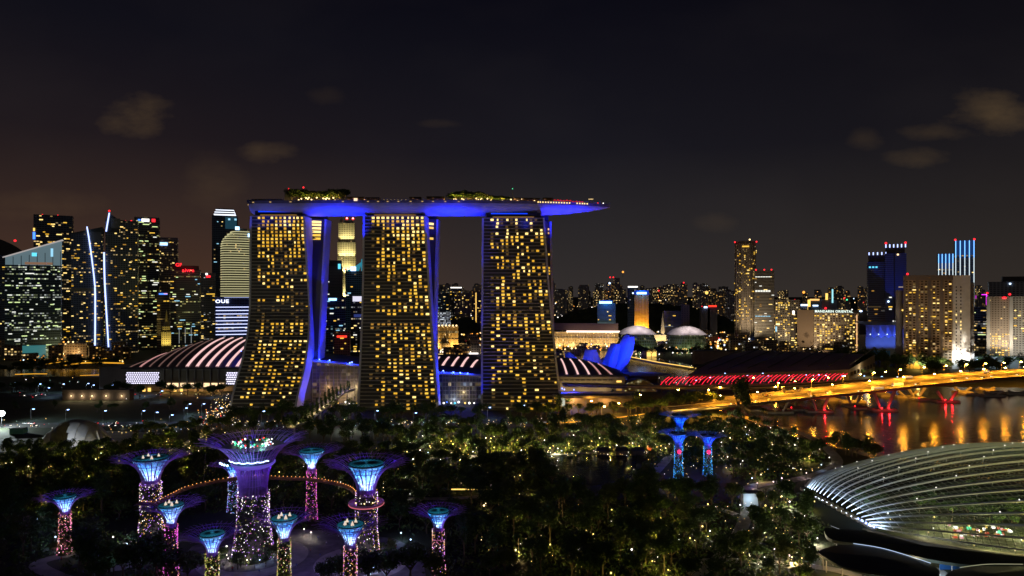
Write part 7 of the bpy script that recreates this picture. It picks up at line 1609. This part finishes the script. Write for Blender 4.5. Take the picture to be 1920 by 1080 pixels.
for zi, (P, spc, sz, kinds, lab, grp, lc, lk_, pw) in enumerate(ZONES):
    xs = [p[0] for p in P]; ys = [p[1] for p in P]
    D_a, D_b = gp(0, max(ys)).y, gp(0, min(ys)).y; N = int((D_b-D_a)*(max(xs)-min(xs))/F*(D_a+D_b)/2/15)
    for _ in range(min(N, 1500)):
        y_ = rt_g.uniform(D_a, D_b); py = HY+H/y_*F; px = rt_g.uniform(min(xs), max(xs)); q = pd(px, y_, 0)
        if not inpoly(px, py, P) or any(inpoly(px, py, K) for K in KEEP) or any((q.xy-s).length < 4.2 for s in pathpts): continue
        hs = rt_g.uniform(.7, 2.2); k_ = rt_g.randrange(3)
        for __ in range(9):
            p = q+Vector((rt_g.gauss(0, 1.1)*hs, rt_g.gauss(0, 1.1)*hs, rt_g.random()*hs)); a = Vector((rt_g.gauss(0, 1), rt_g.gauss(0, 1), rt_g.gauss(0, .7))).normalized()*.75*hs**.5; b = a.cross(Vector((rt_g.gauss(0, 1), rt_g.gauss(0, 1), rt_g.gauss(0, 1)))).normalized()*.4
            m.face([p-a, p-b, p+a, p+b], k_)
m.build('undergrowth', M_leaf, kind='stuff')
# planted beds round the big trunks
for (c_, R_, n_) in ((gp(475, 1046), 14.5, 60), (gp(687, 1060), 12, 40), (gp(283, 1020), 11, 26), (gp(122, 1038), 5, 8)):
    for k in range(n_//3):
        a = 2*PI*k/(n_//3)+rt_g.uniform(-.2, .2); rr = R_*rt_g.uniform(.62, 1.0); s_ = rt_g.uniform(.35, .75)
        tree(rt_g.choice(['broad0', 'broad1', 'palm', 'broad2', 'tall1']), (c_.x+rr*math.cos(a), c_.y+rr*math.sin(a), -.4), s_, 'small tree in the planted bed round a wide tree tower trunk', 'small trees in the trunk beds', 'bed_tree')
        if k % 2 == 0: garden_lamp((c_.x+rr*.8*math.cos(a+.2), c_.y+rr*.8*math.sin(a+.2), 0), rt_g.choice(('cool', 'white', 'pink')), 260, .6, 'small bright lamp in the planted bed round a wide tree tower trunk', 'lamps in the trunk beds', 'bed_lamp')
# individual trees that stand out
for px in (202, 213, 222, 238, 262, 302, 320, 352, 372, 392, 402, 415): tree(rt_g.choice(['broad0', 'broad1', 'broad3']), gp(px, 741+rt_g.uniform(-2, 8)), rt_g.uniform(1.0, 1.3), 'round street tree in front of the vault roofed hall', 'street trees before the hall', 'street_tree', rt_g.uniform(1.2, 1.5))
for (px, py, s_, kd) in ((292, 1082, 1.7, 'broad1'), (262, 1090, 1.5, 'broad3'), (318, 1092, 1.3, 'broad0'), (352, 1094, 1.2, 'broad2'), (640, 1100, 1.1, 'broad1'), (612, 1102, 1.0, 'broad0'), (690, 1096, 1.2, 'broad3'), (725, 1098, 1.3, 'broad4'), (770, 1090, 1.4, 'broad1'), (812, 1098, 1.2, 'broad2'), (168, 1046, 1.3, 'broad0'), (150, 1060, 1.2, 'broad4'), (205, 1072, 1.2, 'broad1')): tree(kd, gp(px, py), s_, 'big dark tree in front of the paved plaza at the bottom edge', 'big dark trees at the bottom edge', 'garden_tree')
bt = gp(1384, 788); tree('tall1', bt, 2.6, 'very tall dark tree standing in front of the red lit ribs and gold bridge', None, 'tall_tree'); tree('tall0', bt+Vector((6, 3, 0)), 1.9, 'shorter dark tree right against the very tall one', None, 'tall_tree'); tree('palm', gp(1432, 792), 1.4, 'lone palm at the channel edge right of the very tall dark tree', None, 'palm_tree')
# uplit front belt: headlamps and street light catching the leaves
for k in range(34): px = rt_g.uniform(440, 1240); light('POINT', 'road_lamp_light', tuple(gp(px, 795, 5)), rt_g.uniform(300, 1500), (1, .62, .2) if px > 1020 or px < 560 else (.95, .95, .7), None, .2)
for k in range(26): px = rt_g.uniform(1030, 1345); light('POINT', 'road_lamp_light', tuple(gp(px, 779-(px-1030)*.03, 4)), rt_g.uniform(1500, 4000), (1, .5, .06), None, .2)
# scattered small lamps without reach
SP = [((0, 848, 400, 878), 34, ('yellow', 'warm', 'white'), 'tiny lamp under the trees below the pale plaza', .55), ((760, 845, 1230, 856), 30, ('white', 'pink', 'yellow'), 'small bright lamp along the far shore of the garden lake', .6), ((1210, 800, 1540, 890), 52, ('white', 'yellow', 'warm', 'pink'), 'small lamp in the garden beside the channel', .6),
      ((900, 890, 1380, 1070), 34, ('yellow', 'warm', 'white'), 'tiny lamp deep in the wood between grove and conservatory', .45), ((1380, 900, 1520, 1070), 34, ('white', 'warm', 'yellow'), 'small lamp on the slope left of the conservatory', .55), ((190, 790, 440, 812), 22, ('white', 'warm', 'yellow'), 'small lamp along the road beside the pale plaza', .55), ((560, 840, 780, 930), 26, ('yellow', 'warm'), 'tiny lamp under the trees behind the grove', .45), ((440, 788, 1240, 800), 30, ('warm', 'white'), 'small lamp along the road in front of the towers', .5), ((395, 745, 440, 795), 22, ('warm', 'white', 'yellow'), 'small bright lamp at the road corner left of the left tower', .8)]
for (x0, y0, x1, y1), n_, ks, lb, s_ in SP:
    for i in range(n_):
        px, py = rt_g.uniform(x0, x1), rt_g.uniform(y0, y1)
        if i % 3 == 0: garden_lamp(gp(px, py), rt_g.choice(ks), 150 if i % 2 == 0 else 0, s_*rt_g.uniform(.7, 1.25), lb, lb.replace('tiny lamp', 'tiny lamps').replace('small lamp', 'small lamps').replace('small bright lamp', 'small bright lamps'))
def in_box(r):
    (x0, y0, x1, y1), n_, ks, lb, s_ = r.choices(SP, [q[1] for q in SP])[0]; return gp(r.uniform(x0, x1), r.uniform(y0, y1), 2.5)
dots('garden_lights', 620, in_box, [E_warm, E_yel, E_white, E_cool, emis('globe_yellow', (1, 1, 1))], (5, 5, 4, .5, 4), (.35, .8), 12)
for a, b in (((335, 848), (392, 806)), ((345, 850), (400, 808))):
    for k in range(15): q = gp(a[0]+(b[0]-a[0])*k/14, a[1]+(b[1]-a[1])*k/14); garden_lamp(q, 'warm' if k % 3 else 'yellow', 300 if k % 3 == 0 else 0, .5, 'small lamp lining the footbridge left of the tallest tree tower', 'lamps lining the footbridge', 'rail_lamp')
for (px, py, k, pw) in ((883, 882, 'cool', 900), (1410, 908, 'cool', 300), (570, 1007, 'white', 1400), (583, 1013, 'white', 1400), (752, 1014, 'cool', 1600), (770, 1027, 'cool', 1800), (228, 1040, 'cool', 2200), (238, 1035, 'cool', 1800), (104, 1022, 'cool', 1600), (112, 1030, 'cool', 1600), (138, 1032, 'cool', 1600), (212, 1022, 'white', 1200), (170, 1043, 'yellow', 1000), (188, 1042, 'yellow', 1000), (440, 1050, 'cool', 1800), (500, 1042, 'cool', 1800), (520, 1035, 'white', 1500), (425, 1040, 'white', 1500), (1408, 940, 'white', 900), (1388, 960, 'white', 700), (1466, 908, 'pink', 900), (1420, 918, 'pink', 900), (1450, 915, 'pink', 900), (1512, 898, 'pink', 900), (1540, 882, 'cool', 500), (1555, 868, 'white', 700), (1522, 845, 'white', 700), (1452, 1045, 'pink', 1400), (1480, 1058, 'pink', 1600), (1518, 1052, 'cool', 1200), (645, 1055, 'cool', 900), (920, 922, 'pink', 500), (1085, 1048, 'white', 600), (1188, 892, 'pink', 500)):
    garden_lamp(gp(px, py), k, pw, .9, 'bright %s lamp on a garden path' % {'cool': 'blue white', 'white': 'white', 'yellow': 'yellow', 'pink': 'pinkish white'}[k], 'bright %s path lamps' % k, 'path_lamp')
o = MB().ball((0, 0, 3.2), 1.9, 14).tube([(0, 0, 0), (0, 0, 1.4)], .5, 6, 1).build('orange_globe', [emis('orange_sphere', (1, .16, .02), .75), M_dark]); o.location = gp(1218, 848); tag(o, 'big glowing orange ball lantern between the lake and the blue tree towers', 'lantern')
o = MB().box((0, 0, 2.2), (22, .6, .5)).build('light_rail', E_yel); o.location = gp(884, 925); tag(o, 'short golden light rail left of the dark wood', 'light rail')
t = thing('kiosk', 'pale blue lit kiosk wall on the path left of the conservatory', 'kiosk', tuple(gp(1412, 950))); MB().box((-1, 2, 3.4), (8, 4, 6.8)).build('wall', diff('kiosk_wall', (.45, .5, .55)), t); MB().box((3.8, 0, 2.6), (2.4, 3, 5.2)).build('dark_box', M_dark, t); MB().box((-1, 2, 7), (9, 5, .4)).build('roof', M_roof, t); light('POINT', 'kiosk_light', (-2, -3.5, 4), 900, (.6, .82, 1), t, .3)
for px in (1130, 1165, 1195): 
    t = thing('lake_hut', 'low dark hut on the far shore of the garden lake', 'hut', tuple(gp(px, 852)), 0, 'huts on the lake shore'); MB().box((0, 0, 1.5), (8, 5, 3)).build('wall', M_bark, t); MB().prism([(-5, -3.5), (5, -3.5), (5, 3.5), (-5, 3.5)], 3, 5, 0, [(-3.5, -.3), (3.5, -.3), (3.5, .3), (-3.5, .3)]).build('roof', M_roof, t)
# ------------------------------------------------------------------ people on the plaza
def person_mesh(walk):
    V = [(0, 0, .95), (0, 0, 1.2), (0, 0, 1.42), (0, 0, 1.52), (0, .02, 1.66), (-.19, 0, 1.4), (-.25, -.06*walk, 1.12), (-.26, -.16*walk, .88), (.19, 0, 1.4), (.25, .06*walk, 1.12), (.26, .12*walk, .88), (-.1, 0, .88), (-.11, .14*walk, .48), (-.11, .08*walk, .06), (.1, 0, .88), (.11, -.10*walk, .48), (.11, -.22*walk, .06), (-.11, .08*walk-.14, .03), (.11, -.22*walk-.14, .03)]
    E = [(0, 1), (1, 2), (2, 3), (3, 4), (2, 5), (5, 6), (6, 7), (2, 8), (8, 9), (9, 10), (0, 11), (11, 12), (12, 13), (0, 14), (14, 15), (15, 16), (13, 17), (16, 18)]
    Rr = [.15, .15, .13, .06, .11, .065, .05, .035, .065, .05, .035, .10, .07, .045, .10, .07, .045, .035, .035]
    me = bpy.data.meshes.new('body'); me.from_pydata(V, E, []); o = bpy.data.objects.new('tmp', me); C.objects.link(o)
    md = o.modifiers.new('s', 'SKIN'); 
    for i, r_ in enumerate(Rr): me.skin_vertices[0].data[i].radius = (r_, r_)
    me.skin_vertices[0].data[0].use_root = True; o.modifiers.new('d', 'SUBSURF').levels = 1
    bpy.context.view_layer.update(); ev = o.evaluated_get(bpy.context.evaluated_depsgraph_get()); out = bpy.data.meshes.new_from_object(ev); bpy.data.objects.remove(o); return out
import bmesh
PCOL = [(diff('shirt_white', (.6, .6, .6)), diff('trousers_dark', (.03, .03, .05))), (diff('shirt_red', (.45, .05, .05)), diff('trousers_dark', (0, 0, 0))), (diff('shirt_blue', (.08, .12, .35)), diff('trousers_grey', (.2, .2, .2)))]
PM = []
try:
    for w_ in (0, 1):
        base = person_mesh(w_)
        for sh, tr in PCOL:
            me = base.copy(); me.materials.clear(); [me.materials.append(x) for x in (tr, sh, diff('skin', (.35, .22, .15)))]
            for p in me.polygons: p.material_index = 0 if p.center.z < .93 else 2 if p.center.z > 1.5 else 1
            PM.append(me)
    hair = MB().ball((0, .02, 1.70), .125, 8).mesh('hair', diff('hair_black', (.01, .01, .01)))
    cn = ('white top', 'red top', 'blue top')
    for i, (px, py) in enumerate(((570, 1030), (582, 1036), (600, 1045), (612, 1022), (622, 1060), (604, 1066), (635, 1010), (655, 1016), (700, 1020), (725, 1026), (742, 1030), (758, 1040), (765, 1046), (540, 1050), (556, 1064), (420, 1062), (436, 1070), (596, 1012), (612, 1075), (115, 1052), (112, 1054), (730, 1040), (708, 1064), (486, 1075))):
        k = i % 6; t = thing('person', 'small standing person in a %s on the violet lit plaza' % cn[k % 3] if k < 3 else 'small walking person in a %s on the violet lit plaza' % cn[k % 3], 'person', tuple(gp(px, py, .15)), rt_g.uniform(0, 6), 'people on the plaza'); inst('body', PM[k], t); inst('hair', hair, t)
except Exception as ex_: print('people failed', ex_)
# soft violet and blue plaza lamps hung on the tree towers' planters
for (px, py, p, c_) in ((600, 1035, 900, (.40, .30, 1)), (560, 1060, 700, (.4, .25, 1)), (740, 1030, 900, (.45, .4, .9)), (450, 1065, 800, (.4, .4, 1)), (230, 1050, 700, (.3, .45, 1)), (660, 1030, 700, (.5, .35, .9))): light('POINT', 'plaza_light', tuple(gp(px, py, 9)), p, c_, None, .12)

# ------------------------------------------------------------------ sub-parts sit under the part they belong to
SUB = {'disc_spokes': 'glass_disc', 'disc_rim': 'glass_disc', 'roof_cone': 'glass_disc', 'funnel_ribs': 'funnel', 'fairy_lights': 'trunk', 'planting': 'trunk', 'roof_rib': 'roof', 'mullion': 'glass_wall', 'rim_light': 'rim_band', 'party_light': 'pod_roof', 'roof_tree': 'pod_roof', 'pod_light': 'pod_glass',
       'ring_lamp': 'ring_walk', 'ring_light': 'ring_walk', 'lane_marking': 'carriageway', 'headlight': 'body', 'tail_light': 'body', 'slot_window': 'wall', 'door': 'wall', 'opening': 'wall', 'cornice': 'wall', 'foyer_lamp': 'foyer_glazing', 'strut': 'glass_shell', 'dot_screen': 'screen_frame', 'crown_ring': 'crown_core', 'rail_lamp': 'parapet', 'floor_band': 'wall'}
def stem_(n): return n.rsplit('.', 1)[0] if n.rsplit('.', 1)[-1].isdigit() else n
for root in [o for o in C.objects if o.parent is None and 'category' in o.keys()]:
    kids = list(root.children); by = {}
    for k in kids: by.setdefault(stem_(k.name), []).append(k)
    for k in kids:
        p_ = SUB.get(stem_(k.name))
        if p_ and by.get(p_) and not k.children:
            q_ = by[p_][0]
            if q_.location.length < 1e-6 and q_.scale == Vector((1, 1, 1)): k.parent = q_
